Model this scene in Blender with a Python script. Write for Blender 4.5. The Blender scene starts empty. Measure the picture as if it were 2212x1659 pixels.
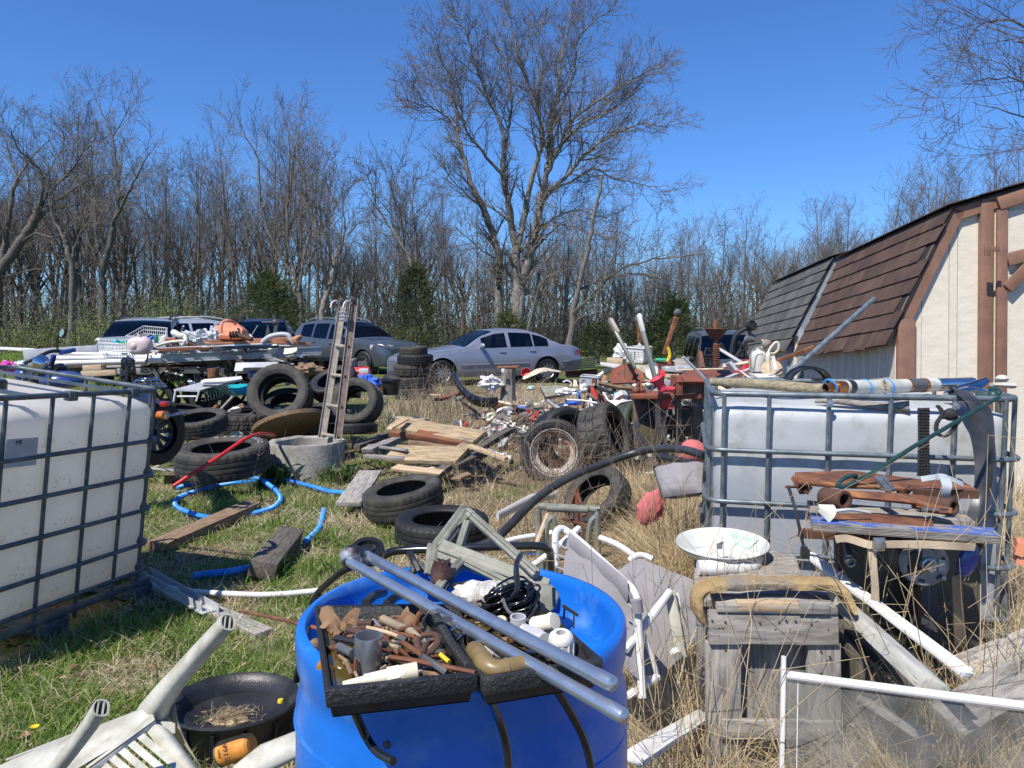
import bpy,bmesh,math,random
import numpy as np
from mathutils import Vector,Matrix,noise
V=Vector
R=math.radians
rnd=random.Random(7)
C=bpy.context.scene.collection
scene=bpy.context.scene
# ---- camera, sky, sun, exposure
PITCH=R(4.36)
CAMZ=1.5
F,CX,CY=1646.0,1106.0,829.5
cam_d=bpy.data.cameras.new('camera')
cam_d.sensor_width=36
cam_d.lens=F/2212*36
cam_d.clip_start=0.05
cam_d.clip_end=1500
cam=bpy.data.objects.new('camera',cam_d)
C.objects.link(cam)
cam.location=(0,0,CAMZ)
cam.rotation_euler=(math.pi/2-PITCH,0,0)
scene.camera=cam
world=bpy.data.worlds.new('World')
scene.world=world
world.use_nodes=True
wn=world.node_tree
sky=wn.nodes.new('ShaderNodeTexSky')
sky.sky_type='NISHITA'
sky.sun_disc=False
SUN_EL,SUN_AZ=R(55),math.atan2(-0.5,-0.6)
sky.sun_elevation=SUN_EL
sky.sun_rotation=SUN_AZ%(2*math.pi)
sky.altitude=0
sky.air_density=1.0
sky.dust_density=0.0
sky.ozone_density=3.0
tint=wn.nodes.new('ShaderNodeMix');tint.data_type='RGBA';tint.blend_type='MULTIPLY';tint.inputs[0].default_value=1.0
tint.inputs[7].default_value=(.50,.83,1.32,1)
wn.links.new(sky.outputs[0],tint.inputs[6])
wn.links.new(tint.outputs[2],wn.nodes['Background'].inputs[0])
wn.nodes['Background'].inputs[1].default_value=0.090
sun_d=bpy.data.lights.new('sun','SUN')
sun_d.energy=4.7
sun_d.angle=R(0.53)
sun_d.color=(1.0,0.945,0.86)
sun=bpy.data.objects.new('sun',sun_d)
C.objects.link(sun)
sd=V((math.sin(SUN_AZ)*math.cos(SUN_EL),math.cos(SUN_AZ)*math.cos(SUN_EL),math.sin(SUN_EL)))
sun.rotation_euler=sd.to_track_quat('Z','Y').to_euler()
sun.location=(0,0,30)
scene.view_settings.view_transform='Standard'
scene.view_settings.look='None'
scene.view_settings.exposure=0.42
scene.view_settings.gamma=1.0
scene.view_settings.use_curve_mapping=False
scene.render.engine='CYCLES'
# ---- points from the survey of the picture
def _ray(px,py):
 a,b=(px-CX)/F,(CY-py)/F
 return a,math.cos(PITCH)+b*math.sin(PITCH),-math.sin(PITCH)+b*math.cos(PITCH)
def P(px,py,Y):
 x,y,z=_ray(px,py)
 t=Y/y
 return V((x*t,Y,CAMZ+z*t))
def Zp(px,py,zz=0.0):
 x,y,z=_ray(px,py)
 t=(zz-CAMZ)/z
 return V((x*t,y*t,zz))
def sm(pts,n=6):
 pts=[V(p)for p in pts]
 if len(pts)<3:return pts
 out=[]
 for i in range(len(pts)-1):
  p0,p1,p2,p3=pts[max(i-1,0)],pts[i],pts[i+1],pts[min(i+2,len(pts)-1)]
  for k in range(n):
   t=k/n
   out.append(0.5*((2*p1)+(p2-p0)*t+(2*p0-5*p1+4*p2-p3)*t*t+(3*p1-p0-3*p2+p3)*t**3))
 out.append(pts[-1])
 return out
 # ---- mesh builder
def frame(z,x=None):
 z=V(z).normalized()
 x=V(x)if x is not None else(V((1,0,0))if abs(z.x)<0.9 else V((0,1,0)))
 x=(x-z*x.dot(z)).normalized()
 y=z.cross(x)
 return Matrix((x,y,z)).transposed()
def mat4(loc,R3=None):
 m=(R3 .to_4x4()if R3 is not None else Matrix.Identity(4))
 m.translation=V(loc)
 return m
class MB:
 def __init__(s):
  s.v,s.f,s.m,s.mi=[],[],[],0
 def add(s,vs,fs):
  b=len(s.v)
  s.v+=[tuple(v)for v in vs]
  s.f+=[tuple(i+b for i in f)for f in fs]
  s.m+=[s.mi]*len(fs)
  return s
 def box(s,c,size,R3=None,taper=1.0):
  c=V(c);hx,hy,hz=size[0]/2,size[1]/2,size[2]/2
  vs=[]
  for dz in(-1,1):
   k=taper if dz>0 else 1
   for dx,dy in((-1,-1),(1,-1),(1,1),(-1,1)):
    p=V((dx*hx*k,dy*hy*k,dz*hz))
    vs.append(c+(R3@p if R3 is not None else p))
  return s.add(vs,[(3,2,1,0),(4,5,6,7),(0,1,5,4),(1,2,6,5),(2,3,7,6),(3,0,4,7)])
 def beam(s,p0,p1,w,h,up=(0,0,1)):
  p0,p1=V(p0),V(p1)
  d=(p1-p0)
  L=d.length
  x=d.normalized()
  up=V(up)
  if abs(x.dot(up.normalized()))>0.98:up=V((0,1,0))
  y=up.cross(x).normalized()
  z=x.cross(y)
  return s.box((p0+p1)/2,(L,w,h),Matrix((x,y,z)).transposed())
 def tube(s,pts,r,seg=8,cap=True,flat=1.0,twist=0):
  pts=[V(p)for p in pts]
  n=len(pts)
  rs=r if isinstance(r,(list,tuple))else[r]*n
  t0=(pts[1]-pts[0]).normalized()
  M=frame(t0)
  x=M.col[0].copy()
  vs=[]
  for i,p in enumerate(pts):
   t=((pts[min(i+1,n-1)]-pts[max(i-1,0)]))
   t=t.normalized()if t.length>1e-9 else t0
   x=(x-t*x.dot(t))
   x=x.normalized()if x.length>1e-6 else frame(t).col[0].copy()
   y=t.cross(x)
   for k in range(seg):
    a=2*math.pi*k/seg+twist
    vs.append(p+x*(math.cos(a)*rs[i])+y*(math.sin(a)*rs[i]*flat))
  fs=[]
  for i in range(n-1):
   for k in range(seg):
    k2=(k+1)%seg
    fs.append((i*seg+k,i*seg+k2,(i+1)*seg+k2,(i+1)*seg+k))
  if cap:
   fs.append(tuple(reversed(range(seg))))
   fs.append(tuple((n-1)*seg+k for k in range(seg)))
  return s.add(vs,fs)
 def lathe(s,prof,M=None,seg=24,a0=0,a1=2*math.pi,wob=None):
  M=M or Matrix.Identity(4)
  full=abs(a1-a0-2*math.pi)<1e-6
  ns=seg if full else seg+1
  vs=[]
  for k in range(ns):
   a=a0+(a1-a0)*k/seg
   for j,(r,z)in enumerate(prof):
    if wob:r,z=wob(r,z,a,j,k)
    vs.append(M@V((r*math.cos(a),r*math.sin(a),z)))
  n=len(prof)
  fs=[]
  for k in range(seg):
   k2=(k+1)%ns
   for j in range(n-1):
    fs.append((k*n+j,k2*n+j,k2*n+j+1,k*n+j+1))
  return s.add(vs,fs)
 def prism(s,poly,th,M=None):
  M=M or Matrix.Identity(4)
  n=len(poly)
  vs=[M@V((p[0],p[1],-th/2))for p in poly]+[M@V((p[0],p[1],th/2))for p in poly]
  fs=[tuple(reversed(range(n))),tuple(range(n,2*n))]
  for i in range(n):
   j=(i+1)%n
   fs.append((i,j,n+j,n+i))
  return s.add(vs,fs)
 def slab(s,pts,th,nrm=None):
  pts=[V(p)for p in pts]
  if nrm is None:
   nrm=(pts[1]-pts[0]).cross(pts[2]-pts[0]).normalized()
  n=len(pts);o=V(nrm)*th
  vs=pts+[p-o for p in pts]
  fs=[tuple(range(n)),tuple(reversed(range(n,2*n)))]
  for i in range(n):
   j=(i+1)%n
   fs.append((j,i,n+i,n+j))
  return s.add(vs,fs)
 def grid(s,fn,nu,nv):
  vs=[fn(i/nu,j/nv)for i in range(nu+1)for j in range(nv+1)]
  w=nv+1
  fs=[(i*w+j,(i+1)*w+j,(i+1)*w+j+1,i*w+j+1)for i in range(nu)for j in range(nv)]
  return s.add(vs,fs)
 def ball(s,c,r,nu=12,nv=8,fn=None,R3=None):
  c=V(c)
  rr=r if isinstance(r,(tuple,list))else(r,r,r)
  vs=[]
  for j in range(1,nv):
   th=math.pi*j/nv
   for i in range(nu):
    ph=2*math.pi*i/nu
    d=V((math.sin(th)*math.cos(ph),math.sin(th)*math.sin(ph),math.cos(th)))
    k=fn(d)if fn else 1
    q=V((d.x*rr[0]*k,d.y*rr[1]*k,d.z*rr[2]*k))
    vs.append(c+(R3@q if R3 is not None else q))
  top,bot=V((0,0,rr[2]*(fn(V((0,0,1)))if fn else 1))),V((0,0,-rr[2]*(fn(V((0,0,-1)))if fn else 1)))
  vs+=[c+(R3@top if R3 is not None else top),c+(R3@bot if R3 is not None else bot)]
  fs=[]
  for j in range(nv-2):
   for i in range(nu):
    i2=(i+1)%nu
    fs.append((j*nu+i,(j+1)*nu+i,(j+1)*nu+i2,j*nu+i2))
  T_,B_=len(vs)-2,len(vs)-1
  for i in range(nu):
   i2=(i+1)%nu
   fs.append((T_,i,i2))
   fs.append((B_,(nv-2)*nu+i2,(nv-2)*nu+i))
  return s.add(vs,fs)
origin={}
def mesh_obj(name,mb,mats,parent=None,org=None,ang=35,bevel=0,recalc=False):
 """mb in world coordinates; org is subtracted from it"""
 me=bpy.data.meshes.new(name)
 if org is None:org=origin.get(parent.name,V((0,0,0)))if parent else V((0,0,0))
 ox,oy,oz=org
 me.from_pydata([(x-ox,y-oy,z-oz)for x,y,z in mb.v],[],mb.f)
 if not isinstance(mats,(list,tuple)):mats=[mats]
 for m in mats:me.materials.append(m)
 me.polygons.foreach_set('material_index',mb.m)
 if bevel or recalc:
  bm=bmesh.new();bm.from_mesh(me)
  if recalc:bmesh.ops.recalc_face_normals(bm,faces=bm.faces)
  if bevel:
   es=[e for e in bm.edges if len(e.link_faces)==2 and e.calc_face_angle(0)>0.6]
   bmesh.ops.bevel(bm,geom=es,offset=bevel,segments=2,affect='EDGES',profile=0.5,clamp_overlap=True)
  bm.to_mesh(me);bm.free()
 me.polygons.foreach_set('use_smooth',[True]*len(me.polygons))
 me.update()
 me.set_sharp_from_angle(angle=R(ang))
 o=bpy.data.objects.new(name,me)
 C.objects.link(o)
 if parent is not None:
  o.parent=parent
  origin[o.name]=V(org)
 else:
  o.location=org
  origin[o.name]=V(org)
 return o
def tag(o,label,cat,group=None):
 o['label']=label;o['category']=cat
 if group:o['group']=group
 return o
def T(name,label,cat,loc,group=None):
 o=bpy.data.objects.new(name,None);C.objects.link(o)
 o.empty_display_size=0.1
 o.location=V(loc);origin[o.name]=V(loc)
 return tag(o,label,cat,group)
def base_of(mb):
 a=np.array(mb.v)
 lo,hi=a.min(0),a.max(0)
 return V(((lo[0]+hi[0])/2,(lo[1]+hi[1])/2,lo[2]))
def one(name,label,cat,mb,mat,group=None,**k):
 return tag(mesh_obj(name,mb,mat,None,base_of(mb),**k),label,cat,group)
def stuff(o,label=None,cat=None):
 o['kind']='stuff'
 if label:o['label']=label
 if cat:o['category']=cat
 return o
def copy_tree(o,parent=None):
 c=o.copy();C.objects.link(c)
 if parent is not None:c.parent=parent
 for ch in list(o.children):copy_tree(ch,c)
 return c
 # ---- materials
def M(name,col,rough=0.6,metal=0.0,col2=None,sc=6.0,lo=0.42,hi=0.6,bump=0.0,bsc=40.0,stretch=None,col3=None,sc3=2.0,lo3=0.55,hi3=0.7,spec=0.5,coat=0.0,jit=0.0,trans=0.0,emis=None,det=6.0,rvar=0.0):
 m=bpy.data.materials.new(name);m.use_nodes=True
 nt=m.node_tree;N=nt.nodes;L=nt.links
 b=N['Principled BSDF']
 b.inputs['Roughness'].default_value=rough
 b.inputs['Metallic'].default_value=metal
 b.inputs['Specular IOR Level'].default_value=spec
 b.inputs['Coat Weight'].default_value=coat
 b.inputs['Coat Roughness'].default_value=0.08
 tc=N.new('ShaderNodeTexCoord')
 oi=N.new('ShaderNodeObjectInfo')
 ad=N.new('ShaderNodeVectorMath');ad.operation='ADD'
 mul=N.new('ShaderNodeMath');mul.operation='MULTIPLY';mul.inputs[1].default_value=37.0
 L.new(oi.outputs['Random'],mul.inputs[0])
 L.new(tc.outputs['Object'],ad.inputs[0]);L.new(mul.outputs[0],ad.inputs[1])
 vec=ad.outputs[0]
 if stretch:
  mp=N.new('ShaderNodeMapping');mp.inputs['Scale'].default_value=stretch
  L.new(vec,mp.inputs[0]);vec=mp.outputs[0]
 def noi(scale,d=det):
  n=N.new('ShaderNodeTexNoise');n.inputs['Scale'].default_value=scale;n.inputs['Detail'].default_value=d
  n.inputs['Roughness'].default_value=0.62
  L.new(vec,n.inputs['Vector']);return n.outputs['Fac']
 def ramp(fac,a,c):
  r=N.new('ShaderNodeMapRange');r.inputs[1].default_value=a;r.inputs[2].default_value=c
  L.new(fac,r.inputs[0]);return r.outputs[0]
 def mix(fac,A,B):
  x=N.new('ShaderNodeMix');x.data_type='RGBA'
  L.new(fac,x.inputs[0])
  for sock,val in((6,A),(7,B)):
   if isinstance(val,tuple):x.inputs[sock].default_value=(*val,1)
   else:L.new(val,x.inputs[sock])
  return x.outputs[2]
 c2=col2 if col2 else tuple(c*0.82 for c in col)
 out=mix(ramp(noi(sc),lo,hi),col,c2)
 if col3:out=mix(ramp(noi(sc3),lo3,hi3),out,col3)
 if jit:
  hsv=N.new('ShaderNodeHueSaturation')
  mr=N.new('ShaderNodeMapRange');mr.inputs[3].default_value=1-jit;mr.inputs[4].default_value=1+jit
  L.new(oi.outputs['Random'],mr.inputs[0]);L.new(mr.outputs[0],hsv.inputs['Value']);L.new(out,hsv.inputs['Color'])
  out=hsv.outputs[0]
 L.new(out,b.inputs['Base Color'])
 if rvar:
  mr=N.new('ShaderNodeMapRange');mr.inputs[3].default_value=max(rough-rvar,0.05);mr.inputs[4].default_value=min(rough+rvar,1)
  L.new(noi(sc*1.7),mr.inputs[0]);L.new(mr.outputs[0],b.inputs['Roughness'])
 if bump:
  bp=N.new('ShaderNodeBump');bp.inputs['Strength'].default_value=1.0;bp.inputs['Distance'].default_value=bump
  L.new(noi(bsc),bp.inputs['Height']);L.new(bp.outputs[0],b.inputs['Normal'])
 if trans:
  tr=N.new('ShaderNodeBsdfTranslucent');L.new(out,tr.inputs[0])
  ms=N.new('ShaderNodeMixShader');ms.inputs[0].default_value=trans
  L.new(b.outputs[0],ms.inputs[1]);L.new(tr.outputs[0],ms.inputs[2])
  L.new(ms.outputs[0],N['Material Output'].inputs[0])
 return m
def glass_mat(name,tint,gloss=(0.9,0.95,1.0),rough=0.02,dirt=0.0,refl=0.06):
 m=bpy.data.materials.new(name);m.use_nodes=True
 nt=m.node_tree;N=nt.nodes;L=nt.links;N.remove(N['Principled BSDF'])
 tr=N.new('ShaderNodeBsdfTransparent');tr.inputs[0].default_value=(*tint,1)
 gl=N.new('ShaderNodeBsdfGlossy');gl.inputs[0].default_value=(*gloss,1);gl.inputs[1].default_value=rough
 fr=N.new('ShaderNodeLayerWeight');fr.inputs[0].default_value=0.15
 mr=N.new('ShaderNodeMapRange');mr.inputs[3].default_value=refl;mr.inputs[4].default_value=0.9
 L.new(fr.outputs['Fresnel'],mr.inputs[0])
 ms=N.new('ShaderNodeMixShader');L.new(mr.outputs[0],ms.inputs[0]);L.new(tr.outputs[0],ms.inputs[1]);L.new(gl.outputs[0],ms.inputs[2])
 last=ms.outputs[0]
 if dirt:
  tc=N.new('ShaderNodeTexCoord');n=N.new('ShaderNodeTexNoise');n.inputs['Scale'].default_value=9;n.inputs['Detail'].default_value=8
  L.new(tc.outputs['Object'],n.inputs[0])
  r2=N.new('ShaderNodeMapRange');r2 .inputs[1].default_value=0.35;r2 .inputs[2].default_value=0.8;r2 .inputs[3].default_value=dirt*.4;r2 .inputs[4].default_value=dirt*1.5
  L.new(n.outputs[0],r2 .inputs[0])
  df=N.new('ShaderNodeBsdfDiffuse');df.inputs[0].default_value=(.36,.35,.33,1)
  m2=N.new('ShaderNodeMixShader');L.new(r2 .outputs[0],m2 .inputs[0]);L.new(last,m2 .inputs[1]);L.new(df.outputs[0],m2 .inputs[2])
  last=m2 .outputs[0]
 L.new(last,N['Material Output'].inputs[0])
 return m
WOODS=dict(stretch=(1.0,7.0,7.0))
mt={}
mt['bark']=M('bark',(.185,.165,.145),.95,col2=(.085,.075,.065),sc=5,stretch=(6,6,1),bump=.02,bsc=9,jit=.25)
mt['bark_light']=M('bark_light',(.30,.27,.235),.95,col2=(.13,.115,.10),sc=4,stretch=(5,5,1.2),bump=.03,bsc=7)
mt['twig']=M('twig',(.165,.14,.115),.9,col2=(.10,.083,.07),sc=1,jit=.25)
mt['rubber']=M('rubber',(.010,.010,.011),.6,col2=(.022,.021,.020),sc=5,lo=.45,hi=.75,bump=.0015,bsc=60,col3=(.055,.050,.042),sc3=3,lo3=.6,hi3=.88,jit=.3)
mt['rubber_green']=M('rubber_green',(.03,.05,.035),.7,col2=(.05,.055,.04),sc=4)
mt['rubber_dusty']=M('rubber_dusty',(.028,.027,.025),.75,col2=(.085,.076,.060),sc=3,lo=.4,hi=.75,bump=.0015,bsc=60)
mt['white_letter']=M('white_letter',(.7,.7,.68),.7)
mt['black_plastic']=M('black_plastic',(.015,.015,.017),.38,col2=(.03,.03,.032),sc=8,bump=.0015,bsc=120)
mt['black_gloss']=M('black_gloss',(.008,.008,.009),.2,coat=.4,col2=(.02,.02,.02))
mt['black_pebble']=M('black_pebble',(.014,.015,.016),.42,col2=(.055,.055,.045),sc=6,lo=.5,hi=.8,bump=.004,bsc=150)
mt['blue_barrel']=M('blue_barrel',(.008,.135,.55),.30,col2=(.012,.16,.60),sc=3,col3=(.12,.26,.55),sc3=11,lo3=.52,hi3=.80,bump=.0012,bsc=16,rvar=.12)
mt['blue_hose']=M('blue_hose',(.03,.25,.72),.4,col2=(.05,.32,.78))
mt['red_hose']=M('red_hose',(.62,.03,.03),.35)
mt['galv']=M('galv',(.42,.47,.53),.33,metal=.85,col2=(.52,.55,.60),sc=22,lo=.35,hi=.65,col3=(.60,.62,.63),sc3=9,lo3=.55,hi3=.72,bump=.0006,bsc=60,rvar=.12)
mt['galv_bar']=M('galv_bar',(.065,.09,.105),.45,metal=.35,col2=(.12,.145,.16),sc=16,col3=(.20,.11,.06),sc3=7,lo3=.68,hi3=.8)
mt['galv_tube']=M('galv_tube',(.115,.145,.165),.42,metal=.45,col2=(.20,.235,.25),sc=14,col3=(.34,.37,.38),sc3=10,lo3=.6,hi3=.75)
mt['bottle']=M('bottle',(.88,.86,.81),.42,col2=(.80,.775,.71),sc=2.5,col3=(.48,.44,.37),sc3=9,lo3=.62,hi3=.9,trans=.5,bump=.002,bsc=6)
mt['bottle_grey']=M('bottle_grey',(.62,.635,.63),.42,col2=(.47,.49,.50),sc=1.6,lo=.35,hi=.7,col3=(.36,.35,.31),sc3=9,lo3=.50,hi3=.76,trans=.2,bump=.002,bsc=6)
mt['rust']=M('rust',(.20,.075,.033),.85,col2=(.09,.035,.02),sc=14,lo=.35,hi=.65,col3=(.34,.15,.055),sc3=9,lo3=.52,hi3=.72,bump=.003,bsc=70)
mt['rust_dark']=M('rust_dark',(.10,.045,.028),.8,col2=(.055,.028,.02),sc=12,lo=.35,hi=.65,col3=(.20,.09,.045),sc3=6,lo3=.55,hi3=.75,bump=.002,bsc=60)
mt['rust_red']=M('rust_red',(.25,.062,.035),.65,col2=(.15,.065,.035),sc=9,lo=.4,hi=.6,col3=(.06,.045,.045),sc3=7,lo3=.56,hi3=.66,bump=.0015,bsc=60)
mt['red_paint']=M('red_paint',(.55,.03,.035),.45,col2=(.40,.035,.03),sc=8)
mt['pink_red']=M('pink_red',(.62,.06,.10),.5,col2=(.5,.06,.08),sc=8)
mt['panel_mottle']=M('panel_mottle',(.035,.04,.05),.7,col2=(.11,.085,.045),sc=7,lo=.45,hi=.56,col3=(.17,.07,.035),sc3=4,lo3=.6,hi3=.7)
mt['wood_grey']=M('wood_grey',(.37,.345,.31),.85,col2=(.15,.135,.118),sc=9,lo=.38,hi=.68,bump=.003,bsc=9,jit=.18,**WOODS)
mt['wood_dark']=M('wood_dark',(.15,.13,.105),.8,col2=(.045,.038,.03),sc=9,lo=.35,hi=.7,bump=.003,bsc=9,jit=.2,**WOODS)
mt['wood_brown']=M('wood_brown',(.30,.20,.12),.85,col2=(.11,.07,.042),sc=9,lo=.35,hi=.7,bump=.003,bsc=9,**WOODS)
mt['wood_yellow']=M('wood_yellow',(.44,.34,.20),.85,col2=(.27,.19,.11),sc=5,lo=.35,hi=.65,col3=(.13,.10,.07),sc3=6,lo3=.5,hi3=.68,bump=.004,bsc=8,jit=.1,**WOODS)
mt['wood_pale']=M('wood_pale',(.52,.40,.26),.8,col2=(.40,.28,.17),sc=6,bump=.002,bsc=9,**WOODS)
mt['wood_red']=M('wood_red',(.26,.10,.045),.85,col2=(.12,.045,.025),sc=6,lo=.35,hi=.65,bump=.003,bsc=9,**WOODS)
mt['wood_copper']=M('wood_copper',(.50,.23,.12),.7,col2=(.34,.15,.08),sc=6,**WOODS)
mt['white_board']=M('white_board',(.74,.73,.70),.6,col2=(.62,.60,.56),sc=5,col3=(.35,.27,.2),sc3=9,lo3=.66,hi3=.78,bump=.0015,bsc=14,**WOODS)
mt['white_dirty']=M('white_dirty',(.60,.58,.51),.5,col2=(.42,.41,.33),sc=6,lo=.4,hi=.7,col3=(.26,.26,.20),sc3=11,lo3=.6,hi3=.85,bump=.001,bsc=50)
mt['white']=M('white',(.70,.69,.66),.45,col2=(.60,.585,.55),sc=6,col3=(.42,.37,.29),sc3=9,lo3=.6,hi3=.85)
mt['white_gloss']=M('white_gloss',(.64,.64,.59),.2,col2=(.56,.56,.50),sc=4,coat=.4)
mt['cream']=M('cream',(.55,.47,.32),.5,col2=(.74,.68,.54),sc=12)
mt['grey_plastic']=M('grey_plastic',(.25,.25,.20),.6,col2=(.14,.14,.11),sc=14,lo=.4,hi=.65,col3=(.34,.33,.27),sc3=10,lo3=.55,hi3=.7,bump=.001,bsc=80)
mt['grey_light']=M('grey_light',(.45,.46,.48),.5)
mt['grey_dark']=M('grey_dark',(.09,.095,.10),.6,col2=(.06,.06,.065))
mt['fabric_grey']=M('fabric_grey',(.28,.27,.285),.9,col2=(.235,.225,.235),sc=5,col3=(.33,.31,.27),sc3=4,lo3=.62,hi3=.85,bump=.001,bsc=250,trans=.12)
mt['pink_cloth']=M('pink_cloth',(.45,.13,.13),.9,col2=(.48,.13,.13),sc=5)
mt['concrete']=M('concrete',(.36,.345,.31),.95,col2=(.24,.225,.195),sc=7,lo=.4,hi=.65,col3=(.13,.12,.10),sc3=22,lo3=.68,hi3=.75,bump=.006,bsc=30)
mt['alu']=M('alu',(.44,.37,.29),.45,metal=.25,col2=(.33,.27,.21),sc=12)
mt['fibre_brown']=M('fibre_brown',(.14,.095,.08),.6,col2=(.20,.15,.12),sc=20)
mt['chrome']=M('chrome',(.65,.66,.68),.12,metal=1.0)
mt['steel']=M('steel',(.45,.46,.47),.35,metal=.8,col2=(.3,.3,.3),sc=20)
mt['pvc_tan']=M('pvc_tan',(.25,.18,.07),.4,col2=(.20,.14,.06),sc=12)
mt['olive_metal']=M('olive_metal',(.30,.32,.28),.4,metal=.5,col2=(.36,.29,.16),sc=10,lo=.45,hi=.7)
mt['orange_can']=M('orange_can',(.78,.33,.05),.45,col2=(.45,.18,.04),sc=9)
mt['chair_plastic']=M('chair_plastic',(.52,.505,.44),.45,col2=(.36,.35,.28),sc=9,lo=.42,hi=.62,col3=(.20,.20,.14),sc3=13,lo3=.55,hi3=.80,bump=.001,bsc=60)
mt['grime']=M('grime',(.36,.335,.28),.9)
mt['wood_mossy']=M('wood_mossy',(.52,.51,.45),.85,col2=(.30,.30,.25),sc=5,lo=.4,hi=.7,col3=(.20,.19,.11),sc3=6,lo3=.58,hi3=.66,bump=.003,bsc=9,**WOODS)
mt['wood_log']=M('wood_log',(.36,.30,.19),.9,col2=(.13,.11,.08),sc=9,lo=.38,hi=.66,bump=.006,bsc=14,stretch=(1,9,9))
mt['foam']=M('foam',(.42,.30,.14),.95,col2=(.30,.20,.09),sc=14,lo=.35,hi=.65,col3=(.24,.205,.16),sc3=4,lo3=.48,hi3=.60,bump=.012,bsc=35)
mt['teal']=M('teal',(.01,.34,.40),.45)
mt['blue_cloth']=M('blue_cloth',(.05,.17,.65),.7,col2=(.03,.11,.5),sc=15)
mt['blue_paint']=M('blue_paint',(.07,.135,.40),.65,col2=(.30,.27,.23),sc=11,lo=.50,hi=.56)
mt['ply_edge']=M('ply_edge',(.33,.28,.22),.9,col2=(.12,.10,.08),sc=9,stretch=(1,1,60))
mt['dark_green']=M('dark_green',(.012,.042,.04),.45,col2=(.02,.065,.06),sc=14)
mt['rope']=M('rope',(.03,.03,.032),.8,bump=.004,bsc=80)
mt['rubber_strap']=M('rubber_strap',(.025,.027,.03),.38,col2=(.05,.05,.052),sc=6,bump=.0015,bsc=30)
mt['webbing']=M('webbing',(.58,.46,.32),.9,col2=(.48,.37,.25),sc=10,bump=.0015,bsc=200)
mt['webbing_grey']=M('webbing_grey',(.42,.46,.48),.8,bump=.0015,bsc=200)
mt['peach']=M('peach',(.72,.27,.15),.5,col2=(.62,.22,.12),sc=6)
mt['pinkgrey']=M('pinkgrey',(.60,.48,.47),.5,col2=(.50,.40,.38),sc=6)
mt['terra']=M('terra',(.42,.12,.06),.8)
mt['clearbag']=M('clearbag',(.72,.75,.76),.3,col2=(.60,.64,.67),sc=9,trans=.3)
mt['green_plastic']=M('green_plastic',(.05,.42,.25),.4)
mt['yellow']=M('yellow',(.75,.55,.03),.45)
mt['magenta']=M('magenta',(.65,.04,.35),.5)
mt['blue_enamel']=M('blue_enamel',(.03,.07,.32),.25,coat=.5)
mt['siding_cream']=M('siding_cream',(.66,.60,.49),.75,col2=(.60,.545,.44),sc=8,bump=.003,bsc=16,stretch=(1,1,2),jit=.03,col3=(.40,.34,.26),sc3=5,lo3=.68,hi3=.85)
mt['siding_white']=M('siding_white',(.72,.63,.49),.8,col2=(.62,.54,.42),sc=6,bump=.004,bsc=20,stretch=(1,1,.3))
mt['trim_brown']=M('trim_brown',(.235,.125,.078),.6,col2=(.19,.10,.064),sc=7,col3=(.36,.22,.14),sc3=13,lo3=.66,hi3=.76,bump=.002,bsc=20)
mt['trim_grey']=M('trim_grey',(.27,.31,.34),.55,col2=(.20,.235,.26),sc=8)
mt['shingle_brown']=M('shingle_brown',(.105,.06,.043),.95,col2=(.065,.038,.029),sc=3,lo=.4,hi=.6,bump=.004,bsc=150,jit=.15)
mt['shingle_grey']=M('shingle_grey',(.105,.105,.098),.95,col2=(.07,.07,.066),sc=3,lo=.4,hi=.6,bump=.004,bsc=150,jit=.18)
mt['felt']=M('felt',(.02,.02,.022),.9)
mt['leaf_dead']=M('leaf_dead',(.26,.155,.08),.8,col2=(.13,.07,.04),sc=30)
mt['straw_mat']=M('straw_mat',(.42,.33,.20),.95,col2=(.20,.15,.09),sc=40)
mt['dirt']=M('dirt',(.10,.07,.045),.95,bump=.01,bsc=40)
mt['water']=M('water',(.10,.075,.02),.05,spec=.8)
mt['amber']=M('amber',(.55,.25,.03),.3,col2=(.35,.15,.02),sc=30)
mt['headlamp']=M('headlamp',(.55,.57,.58),.12,coat=1)
mt['amber_lens']=M('amber_lens',(.65,.18,.02),.2,coat=1)
mt['red_lens']=M('red_lens',(.45,.01,.015),.2,coat=1)
mt['car_glass']=glass_mat('car_glass',(.30,.34,.34),refl=.05)
mt['car_glass_dark']=glass_mat('car_glass_dark',(.07,.08,.09),refl=.05)
mt['pane_glass']=glass_mat('pane_glass',(.66,.68,.68),dirt=.30,refl=.08)
mt['interior']=M('interior',(.06,.065,.07),.8)
def paint(name,c):return M(name,c,.32,metal=.35,col2=tuple(x*.93 for x in c),sc=3,coat=.7,col3=tuple(x*.8+.05 for x in c),sc3=2,lo3=.5,hi3=.8)
def level_stain(m,z0,z1,col,nsc=3.0):
 """darker film inside the plastic below the old liquid level (object z)"""
 nt=m.node_tree;N=nt.nodes;L=nt.links;b=N['Principled BSDF']
 src=b.inputs['Base Color'].links[0].from_socket
 outs=[l.to_socket for l in list(src.links)]
 tc=N.new('ShaderNodeTexCoord');sp=N.new('ShaderNodeSeparateXYZ');L.new(tc.outputs['Object'],sp.inputs[0])
 n=N.new('ShaderNodeTexNoise');n.inputs['Scale'].default_value=nsc;n.inputs['Detail'].default_value=6;L.new(tc.outputs['Object'],n.inputs[0])
 ma=N.new('ShaderNodeMath');ma.operation='MULTIPLY_ADD';L.new(n.outputs[0],ma.inputs[0]);ma.inputs[1].default_value=.12;L.new(sp.outputs[2],ma.inputs[2])
 mr=N.new('ShaderNodeMapRange');mr.inputs[1].default_value=z1+.06;mr.inputs[2].default_value=z0+.06;L.new(ma.outputs[0],mr.inputs[0])
 x=N.new('ShaderNodeMix');x.data_type='RGBA';L.new(mr.outputs[0],x.inputs[0]);L.new(src,x.inputs[6]);x.inputs[7].default_value=(*col,1)
 for o in outs:L.new(x.outputs[2],o)
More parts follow.
